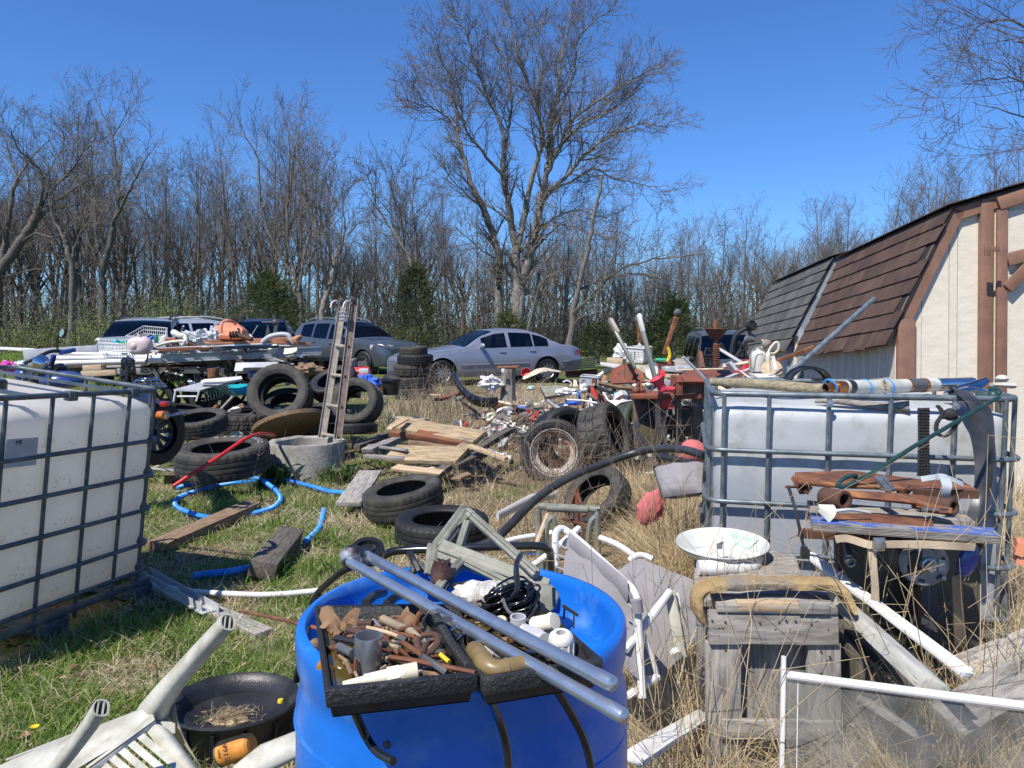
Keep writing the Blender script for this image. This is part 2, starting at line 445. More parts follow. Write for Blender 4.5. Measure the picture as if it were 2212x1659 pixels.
level_stain(mt['bottle_grey'],.70,.86,(.40,.43,.47))
level_stain(mt['bottle'],.05,.30,(.74,.66,.50))
# ==== GROUND
def gnoise(x,y,s,seed=0.0):
 return noise.noise(V((x*s+seed,y*s-seed,seed*.37)))
def ground_h(x,y):
 d=math.hypot(x,y)
 k=min(1.0,max(0.0,(d-1.0)/4))
 dip=-.40*max(0,min(1,(x-1.2)/2.6))*max(0,min(1,(y-9.5)/5))*max(0,min(1,(70-y)/30))
 return dip+0.03*gnoise(x,y,.9,3.1)*k+0.012*gnoise(x,y,3.5,8.0)
def axis(lim,n,near):
 a=np.linspace(-1,1,n)
 return np.sign(a)*(np.abs(a)*near+np.abs(a)**6*(lim-near))
xs=axis(420,150,16);ys=np.concatenate([np.linspace(-60,-2,8),np.linspace(-1.6,14,120),14+(np.linspace(0.02,1,50)**3)*560])
vs=[(x,y,ground_h(x,y))for x in xs for y in ys]
ny=len(ys)
fs=[(i*ny+j,(i+1)*ny+j,(i+1)*ny+j+1,i*ny+j+1)for i in range(len(xs)-1)for j in range(ny-1)]
gm=MB();gm.add(vs,fs)
def ground_material():
 m=bpy.data.materials.new('yard_soil');m.use_nodes=True
 nt=m.node_tree;N=nt.nodes;L=nt.links;b=N['Principled BSDF']
 b.inputs['Roughness'].default_value=.97;b.inputs['Specular IOR Level'].default_value=.1
 tc=N.new('ShaderNodeTexCoord')
 def noi(s,d=8,dist=0.0):
  n=N.new('ShaderNodeTexNoise');n.inputs['Scale'].default_value=s;n.inputs['Detail'].default_value=d
  n.inputs['Roughness'].default_value=.68;n.inputs['Distortion'].default_value=dist
  L.new(tc.outputs['Object'],n.inputs[0]);return n.outputs[0]
 def mr(f,a,c,lo=0.0,hi=1.0):
  r=N.new('ShaderNodeMapRange');r.inputs[1].default_value=a;r.inputs[2].default_value=c
  r.inputs[3].default_value=lo;r.inputs[4].default_value=hi
  L.new(f,r.inputs[0]);return r.outputs[0]
 def mix(f,A,B):
  x=N.new('ShaderNodeMix');x.data_type='RGBA';L.new(f,x.inputs[0])
  for s,v in((6,A),(7,B)):
   if isinstance(v,tuple):x.inputs[s].default_value=(*v,1)
   else:L.new(v,x.inputs[s])
  return x.outputs[2]
 def math_(op,a,b2):
  x=N.new('ShaderNodeMath');x.operation=op;x.use_clamp=True
  for i,v in enumerate((a,b2)):
   if isinstance(v,float):x.inputs[i].default_value=v
   else:L.new(v,x.inputs[i])
  return x.outputs[0]
 soil=mix(mr(noi(14),.35,.65),(.10,.075,.045),(.20,.15,.09))
 soil=mix(mr(noi(90,4,1.0),.48,.62),soil,(.33,.26,.16))
 green=mix(mr(noi(60,5),.4,.6),(.075,.115,.03),(.13,.16,.05))
 sp=N.new('ShaderNodeSeparateXYZ');L.new(tc.outputs['Object'],sp.inputs[0])
 nz=noi(.8)
 xx=N.new('ShaderNodeMath');xx.operation='MULTIPLY_ADD';L.new(nz,xx.inputs[0]);xx.inputs[1].default_value=-3.0;L.new(sp.outputs[0],xx.inputs[2])
 left=mr(xx.outputs[0],-1.6,-2.6)
 far=mr(sp.outputs[1],15.0,24.0)
 gf=math_('MAXIMUM',left,far)
 patch=mr(noi(2.2),.42,.56)
 gf=math_('MULTIPLY',gf,math_('MAXIMUM',patch,far))
 L.new(mix(gf,soil,green),b.inputs['Base Color'])
 bp=N.new('ShaderNodeBump');bp.inputs['Distance'].default_value=.03;L.new(noi(30),bp.inputs['Height']);L.new(bp.outputs[0],b.inputs['Normal'])
 return m
g=mesh_obj('ground',gm,ground_material(),org=V((0,0,0)),ang=80)
g['kind']='structure'
# ==== TREES
def grow(rng,start,d,L,r,levels,spec,acc,lvl=0):
 """grow one branch; acc[lvl] collects (points, radii)"""
 sp=spec[min(lvl,len(spec)-1)]
 n=sp['n']
 pts,rs=[V(start)],[r]
 p,dr=V(start),V(d).normalized()
 for i in range(n):
  w=sp['wob']
  dr=(dr+V((rng.uniform(-w,w),rng.uniform(-w,w),rng.uniform(-w,w)*.7+sp['up']))).normalized()
  p=p+dr*(L/n)
  pts.append(p.copy());rs.append(r*(1-(i+1)/n*(1-sp['tip'])))
 acc.append((lvl,pts,rs))
 if lvl+1>=levels:return
 ch=sp['kids']
 k=ch if isinstance(ch,int)else rng.randint(*ch)
 for q in range(k):
  t=sp['t0']+(1-sp['t0'])*((q+rng.random())/k)
  f=t*n;i=min(int(f),n-1);fr=f-i
  pos=pts[i].lerp(pts[i+1],fr)
  ax=(pts[i+1]-pts[i]).normalized()
  fm=frame(ax)
  az=rng.uniform(0,2*math.pi)if not sp.get('alt')else(q*2.4+rng.uniform(-.5,.5))
  ang=R(rng.uniform(*sp['ang']))
  nd=fm@V((math.cos(az)*math.sin(ang),math.sin(az)*math.sin(ang),math.cos(ang)))
  rr=(rs[i]*(1-fr)+rs[i+1]*fr)*rng.uniform(*sp['rk'])
  ll=L*rng.uniform(*sp['lk'])*(1.15-.55*t)
  grow(rng,pos,nd,ll,max(rr,spec[-1].get('rmin',.006)),levels,spec,acc,lvl+1)
def branch_mesh(acc,trunk_lvl=0):
 a,b=MB(),MB()
 for lvl,pts,rs in acc:
  if lvl<=trunk_lvl:a.tube(pts,rs,seg=8,cap=False)
  else:b.tube(pts,[max(x,.005)for x in rs],seg=5 if lvl==trunk_lvl+1 else 3,cap=False)
 return a,b
def spec_forest(kind):
 if kind=='slim':
  return[dict(n=12,wob=.05,up=.03,tip=.16,kids=(17,22),t0=.3,ang=(22,48),rk=(.32,.5),lk=(.20,.36),alt=1),dict(n=6,wob=.16,up=.10,tip=.2,kids=(6,8),t0=.2,ang=(25,50),rk=(.4,.6),lk=(.35,.6)),dict(n=4,wob=.22,up=.06,tip=.3,kids=(4,5),t0=.15,ang=(25,60),rk=(.5,.7),lk=(.4,.7)),dict(n=3,wob=.25,up=.03,tip=.4,kids=0,t0=.2,ang=(25,60),rk=(.5,.7),lk=(.4,.7),rmin=.0085)]
 if kind=='vase':
  return[dict(n=8,wob=.07,up=.03,tip=.45,kids=(8,10),t0=.4,ang=(14,36),rk=(.5,.7),lk=(.7,.95),alt=1),dict(n=9,wob=.13,up=.06,tip=.15,kids=(8,11),t0=.2,ang=(20,48),rk=(.4,.6),lk=(.3,.5)),dict(n=5,wob=.2,up=.05,tip=.25,kids=(4,6),t0=.15,ang=(25,55),rk=(.45,.7),lk=(.35,.6)),dict(n=3,wob=.26,up=.03,tip=.4,kids=0,t0=.2,ang=(25,60),rk=(.5,.7),lk=(.4,.7),rmin=.0085)]
def tree_obj(name,label,cat,acc,loc,group=None,bark='bark',trunk_lvl=0):
 a,b=branch_mesh(acc,trunk_lvl)
 o=T(name,label,cat,loc,group)
 mesh_obj('trunk',a,mt[bark],o,V((0,0,0)),ang=60)
 mesh_obj('crown',b,mt['twig'],o,V((0,0,0)),ang=60)
 return o
protos=[]
GT='bare trees of the far treeline'
for k in range(7):
 rng=random.Random(100+k)
 acc=[]
 kind='slim' if k%2==0 else 'vase'
 H_=14.0
 grow(rng,(0,0,-.2),(rng.uniform(-.05,.05),rng.uniform(-.05,.05),1),H_ if kind=='slim' else H_*.55,.13 if kind=='slim' else .17,4,spec_forest(kind),acc)
 protos.append(tree_obj('bare_tree','slender leafless tree standing in the grey brown woods behind the yard','tree',acc,(0,60,0),GT))
used=[False]*len(protos)
def put_tree(k,x,y,s,rz,label=None,sx=1.0):
 o=protos[k]
 if used[k]:o=copy_tree(o)
 used[k]=True
 o.location=(x,y,ground_h(x,y)-.05);o.rotation_euler=(0,0,rz);o.scale=(s*sx,s*sx,s)
 o['label']=label or 'slender leafless tree standing in the grey brown woods behind the yard'
 return o
def top_h(px,Y):
 tl=[(0,255),(230,230),(330,330),(420,300),(500,275),(620,245),(700,330),(760,430),(820,400),(930,330),(1010,420),(1250,430),(1400,470),(1560,455),(1660,440),(1790,395),(1880,390),(1960,350),(2060,360),(2130,280),(2212,250)]
 for(a,ya),(b,yb)in zip(tl,tl[1:]):
  if a<=px<=b:
   return P(px,ya+(yb-ya)*(px-a)/(b-a),Y).z
 return P(px,260 if px<0 else 250,Y).z
trng=random.Random(5)
front_labels={}
fused=set()
FL=[(20,'leafless tree in the front row above the lawn at the left edge'),(80,'leafless tree in the front row over the budding shrub at the left'),(140,'slim leafless tree in the front row left of the twisted tree'),(200,'leafless tree in the front row above the left end of the trailer'),(265,'leafless tree in the front row above the bonnet of the minivan'),(330,'leafless tree in the front row over the middle of the minivan roof'),(395,'leafless tree in the front row above the rear of the minivan'),(455,'leafless tree in the front row above the white SUV'),(520,'leafless tree in the front row just left of the dark cedar'),(585,'leafless tree in the front row directly over the dark cedar'),(650,'leafless tree in the front row right of the dark cedar'),(715,'leafless tree in the front row behind the top of the ladder'),(775,'leafless tree in the front row above the grey SUV windscreen'),(840,'leafless tree in the front row above the grey SUV bonnet'),(900,'leafless tree in the front row behind the olive cedar'),(960,'leafless tree in the front row above the sedan windscreen'),(1225,'leafless tree in the front row above the sedan boot'),(1290,'leafless tree in the front row above the louvred panel'),(1350,'leafless tree in the front row above the rust capped post'),(1415,'leafless tree in the front row above the white topped post'),(1480,'leafless tree in the front row above the bright green cedar'),(1545,'leafless tree in the front row right above the rusty auger'),(1610,'leafless tree in the front row above the old pickup'),(1670,'leafless tree in the front row at the far end of the grey roof'),(1735,'leafless tree in the front row over the middle of the grey roof'),(1800,'leafless tree in the front row over the gap between the two roofs'),(1865,'leafless tree in the front row over the far end of the brown roof'),(1930,'leafless tree in the front row over the middle of the brown roof'),(1995,'leafless tree in the front row over the near end of the brown roof'),(2060,'leafless tree in the front row over the roof break of the brown shed'),(2125,'leafless tree in the front row over the shed door'),(2190,'leafless tree in the front row at the right edge above the shed')]
for row,(Y0,Y1,step,hs)in enumerate(((47,51,62,.97),(52,57,40,.98),(58,66,34,.95),(67,82,40,.9))):
 px=-160+row*13
 while px<2380:
  Y=trng.uniform(Y0,Y1)
  h=top_h(min(max(px,0),2212),Y)*hs*trng.uniform(.78,1.03)
  k=trng.randrange(7)
  x=P(px,700,Y).x
  natural=14.0
  if not(row==0 and 1020<px<1200):
   lab=None
   if row==0:
    for c0,l_ in FL:
     if abs(c0-px)<33 and l_ not in fused:lab=l_;fused.add(l_);break
   put_tree(k,x,Y,h/natural,trng.uniform(0,6.28),lab,sx=trng.uniform(.9,1.25))
  px+=step*trng.uniform(.6,1.4)
for k,u in enumerate(used):
 if not u:put_tree(k,P(300+90*k,700,50).x,50,1,0)
def limb_tree(name,label,Y,limbs,cat,scale_r=1.0,seed=3,bark='bark_light',dens=1.0,dy=4.0,group=None,rtw=.013,lenk=1.0):
 rng=random.Random(seed)
 acc=[]
 sub=[None,dict(n=6,wob=.17,up=.045,tip=.2,kids=(5,7),t0=.12,ang=(25,55),rk=(.4,.62),lk=(.38,.62)),dict(n=5,wob=.22,up=.03,tip=.3,kids=(4,6),t0=.12,ang=(25,60),rk=(.5,.75),lk=(.4,.65)),dict(n=4,wob=.28,up=.03,tip=.4,kids=0,t0=.2,ang=(25,60),rk=(.5,.7),lk=(.4,.7),rmin=rtw)]
 for pts,r0,r1,d0,d1,kids in limbs:
  W=[]
  n=len(pts)
  for i,(px,py)in enumerate(pts):
   W.append(P(px,py,Y+d0+(d1-d0)*i/max(n-1,1)))
  W=sm(W,5)
  m=len(W)
  W=[w+V((rng.uniform(-1,1),rng.uniform(-1,1),rng.uniform(-1,1)))*.05*(1 if 0<i<m-1 else 0)for i,w in enumerate(W)]
  rs=[(r0+(r1-r0)*(i/(m-1))**.8)*scale_r for i in range(m)]
  acc.append((0 if r0>.12 else 1,W,rs))
  Lm=sum((W[i+1]-W[i]).length for i in range(m-1))
  for q in range(int(kids*dens)):
   t=.18+.82*((q+rng.random())/max(int(kids*dens),1))
   i=min(int(t*(m-1)),m-2)
   ax=(W[i+1]-W[i]).normalized();fm=frame(ax)
   az=rng.uniform(0,6.28);ang=R(rng.uniform(25,58))
   nd=fm@V((math.cos(az)*math.sin(ang),math.sin(az)*math.sin(ang),math.cos(ang)))
   nd.z+=.15
   grow(rng,W[i],nd,rng.uniform(1.8,3.4)*lenk*(1.25-.5*t),max(rs[i]*.45,rtw*1.6),4,sub,acc,1)
 a,b=branch_mesh(acc,0)
 base=P(limbs[0][0][0][0],745,Y);base.z=0
 o=T(name,label,cat,base,group)
 mesh_obj('trunk',a,mt[bark],o,base,ang=60)
 mesh_obj('crown',b,mt['twig'],o,base,ang=60)
 return o
zx,zy=850.3,0.0;zs=.4463
def q(*a):return[(zx+x*zs,zy+y*zs)for x,y in a]
big=[(q((590,1680),(600,1500),(600,1380),(590,1270),(590,1180)),.42,.27,0,0,2),(q((605,1560),(615,1400),(650,1270),(680,1150),(705,1020),(722,930)),.34,.24,0,.3,5),(q((722,930),(740,850),(770,780),(800,720),(850,650),(930,590),(1020,545),(1100,500),(1180,440)),.2,.03,.3,-2,12),(q((722,930),(745,800),(750,700),(765,600),(790,480),(800,360),(820,240),(850,100),(870,10)),.2,.03,.3,2,14),(q((765,600),(840,450),(880,320),(890,200),(960,110),(1060,50)),.11,.025,.8,3,10),(q((800,720),(840,620),(900,550),(1000,480),(1090,425),(1200,360),(1300,320)),.12,.025,0,-3,12),(q((722,930),(830,860),(900,780),(980,700),(1080,640),(1200,600),(1330,620)),.16,.03,.3,-3,13),(q((760,920),(860,880),(960,820),(1080,870),(1200,890),(1340,930)),.10,.02,.3,3,10),(q((640,1000),(690,800),(720,680),(700,540),(650,400),(600,250),(570,120),(545,10)),.19,.025,.2,-1.5,14),(q((720,640),(700,480),(720,320),(700,200),(740,80)),.10,.02,.2,2,9),(q((590,1180),(570,1080),(550,960),(530,850),(535,740)),.25,.17,0,-.5,4),(q((600,1200),(620,1100),(640,1000)),.2,.19,0,.2,1),(q((535,740),(520,600),(460,480),(420,380),(380,250),(340,140),(290,90)),.14,.022,-.5,-2,13),(q((535,740),(560,600),(570,470),(550,330),(500,160)),.13,.022,-.5,2,10),(q((535,850),(450,760),(370,660),(330,560),(320,440),(240,310),(200,170)),.12,.022,-.5,-3,12),(q((520,1680),(510,1500),(510,1380),(510,1250),(480,1130),(430,1000),(370,870),(330,720),(300,620)),.33,.11,1.5,1.5,7),(q((300,620),(250,560),(180,520),(110,500),(60,480)),.09,.02,1.5,0,9),(q((300,620),(300,520),(230,420),(150,290)),.09,.02,1.5,3,8),(q((430,1000),(360,950),(280,870),(240,800)),.07,.02,1.5,0,6),(q((510,1255),(430,1210),(360,1150),(300,1100)),.07,.02,1.5,0,4),(q((640,1150),(720,1100),(850,1090),(960,1130),(1080,1160)),.08,.02,.3,-2,7),(q((690,1120),(800,1040),(900,1020),(1040,1060)),.07,.02,.3,2,7),]
limb_tree('tall_bare_tree','tallest leafless tree in the yard, several pale stems rising behind the silver blue sedan',43,big,'tree',dens=3.1,rtw=.0105,lenk=.82,scale_r=.85)
z2=.3473
def q2(*a):return[(x*z2,192+y*z2)for x,y in a]
limb_tree('leaning_bare_tree','thick leafless tree leaning in from the left edge of the photo',45,[(q2((-140,1500),(-60,1250),(30,1090),(120,960),(200,850),(240,740)),.48,.30,0,0,4),(q2((240,740),(330,620),(430,520),(520,390),(600,300)),.18,.03,0,2,14),(q2((240,740),(270,600),(230,480),(120,380),(60,240)),.18,.03,0,-2,14),(q2((200,850),(350,700),(480,610),(620,540)),.17,.03,0,1,12),(q2((120,960),(230,900),(340,920),(450,860)),.10,.02,0,-2,6)],'tree',bark='bark',seed=8,dens=.6,scale_r=.75,rtw=.0105)
limb_tree('double_bare_tree','leafless tree at the left edge with a straight upright stem',47,[(q2((-10,1600),(0,1200),(40,900),(80,650),(110,560)),.26,.16,0,0,8),(q2((110,560),(180,450),(280,340),(340,300)),.10,.02,0,0,9),(q2((110,560),(60,400),(0,250),(-40,180)),.10,.02,0,0,9),(q2((0,1000),(-80,860),(-140,700),(-150,500)),.10,.02,0,0,9)],'tree',bark='bark',seed=9,dens=.6,scale_r=.75,rtw=.0105)
limb_tree('twisted_bare_tree','twisted grey leafless tree forked low behind the green minivan',44,[(q2((630,1560),(640,1300),(640,1130),(680,980),(700,850)),.30,.2,0,0,3),(q2((700,850),(740,700),(720,500),(700,300),(640,160),(590,60)),.17,.025,0,1,15),(q2((700,850),(780,680),(860,520),(930,400)),.14,.025,0,-2,11),(q2((640,1130),(600,900),(590,700),(560,500),(460,280),(360,170)),.17,.025,0,2,15),(q2((620,1100),(540,900),(500,620),(560,460)),.1,.02,0,-1,8),(q2((700,300),(760,200),(800,120)),.06,.02,0,-1,7)],'tree',bark='bark',seed=10,dens=.65,scale_r=.75,rtw=.0105)
limb_tree('grey_bare_tree','pale trunked leafless tree just left of the green minivan',42,[(q2((440,1620),(450,1400),(450,1160),(420,1000),(400,930)),.27,.17,0,0,3),(q2((400,930),(330,800),(300,650),(250,520)),.1,.02,0,1,9),(q2((450,1050),(500,900),(560,820),(620,700)),.1,.02,0,-1,8),(q2((400,930),(420,780),(380,600)),.1,.02,0,-1,8),(q2((460,1350),(540,1260),(620,1240)),.08,.03,0,-1,4)],'tree',bark='bark',seed=11,dens=.7,scale_r=.75,rtw=.0105)
z3=.3142
def q3(*a):return[(494+x*z3,219+y*z3)for x,y in a]
limb_tree('forked_bare_tree','leafless tree with a pale bent trunk forking behind the ladder',44,[(q3((640,1580),(650,1400),(700,1270),(730,1100)),.27,.18,0,0,2),(q3((730,1100),(680,960),(580,800),(520,650),(540,480)),.12,.02,0,1,11),(q3((730,1150),(770,1000),(800,850),(780,700),(800,540)),.12,.02,0,-1,11),(q3((730,1100),(760,950),(700,750),(690,560)),.1,.02,0,2,8)],'tree',bark='bark_light',seed=12,scale_r=.75)
limb_tree('many_stemmed_tree','broad many stemmed leafless tree behind the dark green cedar',46,[(q3((500,1580),(500,1400),(460,1250),(440,1100),(400,900),(410,600),(420,300),(400,150)),.22,.03,0,0,16),(q3((480,1300),(520,1050),(560,850),(520,500),(530,300)),.16,.025,0,1,13),(q3((440,1200),(300,950),(220,700),(200,400),(120,250),(60,100)),.16,.025,0,-1,14),(q3((400,800),(440,450),(480,200),(560,100)),.1,.02,0,2,9),(q3((520,1200),(620,900),(640,550),(700,350)),.12,.02,0,2,11)],'tree',bark='bark',seed=13,dens=.7,scale_r=.7,rtw=.0105)
limb_tree('arching_bare_tree','thin leafless tree arching left between the evergreens and the tall tree',41,[(q3((1360,1600),(1310,1350),(1240,1080),(1150,920),(1030,740),(980,560)),.16,.03,0,0,12),(q3((1280,1200),(1290,950),(1260,700),(1300,520)),.09,.02,0,1,9),(q3((1200,1000),(1180,800),(1130,640),(1160,480)),.07,.02,0,1,8)],'tree',bark='bark_light',seed=14)
limb_tree('leaning_slim_tree','slim leafless tree leaning over the scrap heap right of the sedan',30,[(q((850,1680),(870,1500),(930,1250),(970,1050),(1010,850)),.15,.05,0,0,7),(q((860,1530),(960,1430),(1100,1300),(1300,1250),(1500,1230)),.08,.02,0,-2,8),(q((900,1400),(1050,1340),(1200,1330),(1450,1380)),.06,.02,0,2,7),(q((640,1650),(700,1400),(820,1300),(960,1200)),.07,.02,3,2,6)],'tree',bark='bark',seed=15,rtw=.008)
limb_tree('overhanging_bare_tree','leafless tree whose budding twigs hang in at the top right corner',19,[([(2560,900),(2520,500),(2420,250),(2300,120),(2200,90)],.22,.03,0,0,8),([(2420,250),(2300,200),(2180,170),(2080,180)],.05,.008,0,0,12),([(2430,300),(2330,290),(2200,250),(2100,220)],.05,.008,0,1,12),([(2330,140),(2220,60),(2130,50),(2090,85)],.05,.008,0,-1,11),([(2300,120),(2240,20),(2190,-60)],.05,.008,0,-1,8)],'tree',bark='bark',seed=16,dens=.8,rtw=.0045)
def cedar(label,px,Y,w,h,seed,col='a',z0=0.0):
 rng=random.Random(seed)
 base=P(px,740,Y);base.z=0
 o=T('cedar_tree',label,'cedar',base)
 tb=MB();tb.tube([base+V((0,0,z))for z in(-.2,h*.4,h*.92)],[.12,.08,.02],seg=7,cap=False)
 mesh_obj('trunk',tb,mt['bark'],o)
 cb=MB()
 nb=int(420*(h/5)*(w/3))
 for i in range(nb):
  t=rng.random()**.8
  z=z0+h*(.04+.94*t)
  rad=w/2*(1-t)**.5*(1+.25*math.sin(t*23+seed))*rng.uniform(.35,1.1)
  a=rng.uniform(0,6.28)
  c=base+V((math.cos(a)*rad,math.sin(a)*rad,z))
  d=V((math.cos(a),math.sin(a),rng.uniform(.2,1.1))).normalized()
  for j in range(22):
   s=rng.uniform(.05,.13)
   q_=c+V((rng.gauss(0,.14),rng.gauss(0,.14),rng.gauss(0,.2)))
   dd=(d+V((rng.uniform(-.8,.8),rng.uniform(-.8,.8),rng.uniform(-.5,.7)))).normalized()
   sd_=dd.cross(V((rng.random(),rng.random(),rng.random()))).normalized()*s*.22
   cb.add([q_-sd_,q_+sd_,q_+dd*s*2.1],[(0,1,2)])
 mesh_obj('crown',cb,mt['cedar_'+col],o)
mt['cedar_a']=M('cedar_a',(.06,.085,.025),.85,col2=(.10,.11,.035),sc=1.5,trans=.15)
mt['cedar_b']=M('cedar_b',(.085,.095,.035),.85,col2=(.06,.065,.03),sc=1.5,trans=.15)
mt['leaf_new']=M('leaf_new',(.30,.36,.07),.7,col2=(.17,.21,.05),sc=1.2,trans=.35)
cedar('full dark green cedar behind the black car and the minivan roof',582,36,4.2,3.9,1)
cedar('loose olive green cedar rising left of the silver blue sedan',898,38,3.0,4.4,2,'b')
cedar('small dark cedar right behind the sedan roof',1100,34,2.0,2.0,3)
cedar('low dark cedar behind the sedan boot lid',1290,34,2.8,1.5,4,'b')
cedar('bright green cedar behind the leaning rusty poles',1455,33,2.6,2.6,5)
cedar('short cedar behind the white laundry basket',1395,33,2.0,1.4,6)
def shrub(label,px,Y,w,h,seed,mat='leaf_new',n=900):
 rng=random.Random(seed)
 base=P(px,740,Y);base.z=0
 o=T('budding_shrub',label,'shrub',base,None)
 s_,l_=MB(),MB()
 for i in range(int(16*w)):
  p0=base+V((rng.uniform(-.35,.35)*w,rng.uniform(-.3,.3),-.1))
  p1=p0+V((rng.uniform(-.3,.3)*w,rng.uniform(-.4,.4),h*rng.uniform(.6,1)))
  s_.tube([p0,p0 .lerp(p1,.5)+V((rng.uniform(-.1,.1),0,.1)),p1],[.02,.014,.006],seg=3,cap=False)
  for j in range(int(n/(16*w))):
   t=rng.uniform(.2,1)
   c=p0 .lerp(p1,t)+V((rng.gauss(0,.2),rng.gauss(0,.2),rng.gauss(0,.15)))
   s=rng.uniform(.02,.05)
   a=V((rng.uniform(-1,1),rng.uniform(-1,1),rng.uniform(-1,1))).normalized();b_=a.cross(V((rng.random(),1,0))).normalized()
   l_.add([c,c+a*s+b_*s*.5,c+a*s*2,c+a*s-b_*s*.5],[(0,1,2,3)])
 mesh_obj('stem',s_,mt['twig'],o);mesh_obj('foliage',l_,mt[mat],o)
shrub('tall bright green budding shrub behind the minivan roof',365,37,3.2,3.6,1,n=3600)
shrub('budding shrub between the pale tree and the minivan',212,38,2.4,3.0,2,n=1700)
shrub('low budding shrub left of the minivan bonnet',175,35,2.0,1.8,3,n=1300)
shrub('wide low budding shrub at the far left lawn edge',60,42,5.0,2.0,4,n=2600)
shrub('low green shrub behind the gap between minivan and pale tree',290,41,3.5,2.3,5,n=2200)
shrub('sparse budding shrub right of the grey car',880,40,2.5,1.8,6,n=1200)
rng=random.Random(77)
ub=MB();ul=MB()
for i in range(6500):
 Y=rng.uniform(46,74)
 x=rng.uniform(-.78,.78)*Y
 h=rng.uniform(1.2,5.5)*(1.25 if x<0 else 1.0)
 p0=V((x,Y,-.1));lean=V((rng.gauss(0,.35),rng.gauss(0,.3),1)).normalized()
 p1=p0+lean*h*.5;p2=p1+(lean+V((rng.gauss(0,.4),rng.gauss(0,.3),0))).normalized()*h*.5
 r=rng.uniform(.012,.035)
 ub.tube([p0,p1,p2],[r,r*.8,r*.4],seg=3,cap=False)
 for j in range(3):
  t=rng.random();c=p1 .lerp(p2,t)
  d=V((rng.gauss(0,.8),rng.gauss(0,.5),rng.uniform(0,1))).normalized()
  ub.tube([c,c+d*rng.uniform(.5,1.6)],[r*.6,r*.3],seg=3,cap=False)
for i in range(42000):
 Y=rng.uniform(39,56)if i%2 else rng.uniform(45,58)
 x=rng.uniform(-.78,.78)*Y
 if Y<45 and x>-7:continue
 den=1.0 if x<-12 else(.55 if x<8 else .3)
 if rng.random()>den:continue
 if noise.noise(V((x*.25,Y*.25,1)))<-.1:continue
 c=V((x,Y,rng.random()**1.6*(2.8 if x<-12 else 1.5)))
 s=rng.uniform(.03,.07)
 a=V((rng.uniform(-1,1),rng.uniform(-1,1),rng.uniform(-1,1))).normalized();b_=a.cross(V((rng.random(),1,0))).normalized()
 ul.add([c,c+a*s+b_*s*.5,c+a*s*2,c+a*s-b_*s*.5],[(0,1,2,3)])
stuff(mesh_obj('undergrowth',ub,mt['twig'],ang=60),'tangled brown saplings and brush between the trunks of the far woods','undergrowth')
stuff(mesh_obj('budding_undergrowth',ul,mt['leaf_new']),'thin new green leaves low along the edge of the woods','undergrowth')
# ==== CARS
def interp(pts,x):
 if x<=pts[0][0]:return pts[0][1]
 for(a,fa),(b,fb)in zip(pts,pts[1:]):
  if x<=b:
   t=(x-a)/(b-a)
   t2=t*t*(3-2*t)*.35+t*.65
   return fa+(fb-fa)*t2
 return pts[-1][1]
def wheel(mbt,mbr,mbh,M4,r,w,spokes=10,style=0):
 pr=[(r*.64,-w/2),(r*.75,-w/2*1.04),(r*.93,-w*.47),(r,-w*.36),(r,w*.36),(r*.93,w*.47),(r*.75,w/2*1.04),(r*.64,w/2)]
 mbt.lathe(pr,M4,28)
 mbr.lathe([(r*.66,-w*.5),(r*.62,-w*.44),(r*.56,-w*.1),(r*.56,w*.3)],M4,28)
 mbr.lathe([(r*.16,-w*.36),(r*.15,-w*.42),(0.0001,-w*.43)],M4,12)
 for k in range(spokes):
  a=2*math.pi*k/spokes
  c,s=math.cos(a),math.sin(a)
  wd=r*(.075 if style==0 else .11)
  pts=[]
  for rr,z,ww in((r*.12,-w*.38,wd*.8),(r*.62,-w*.42,wd)):
   for sg in(-1,1):
    pts.append(M4@V((c*rr-s*ww*sg,s*rr+c*ww*sg,z)))
  mbr.slab([pts[0],pts[1],pts[3],pts[2]],.02,(M4 .to_3x3()@V((0,0,-1))))
 mbh.lathe([(r*.56,-w*.12),(.001,-w*.12)],M4,20)
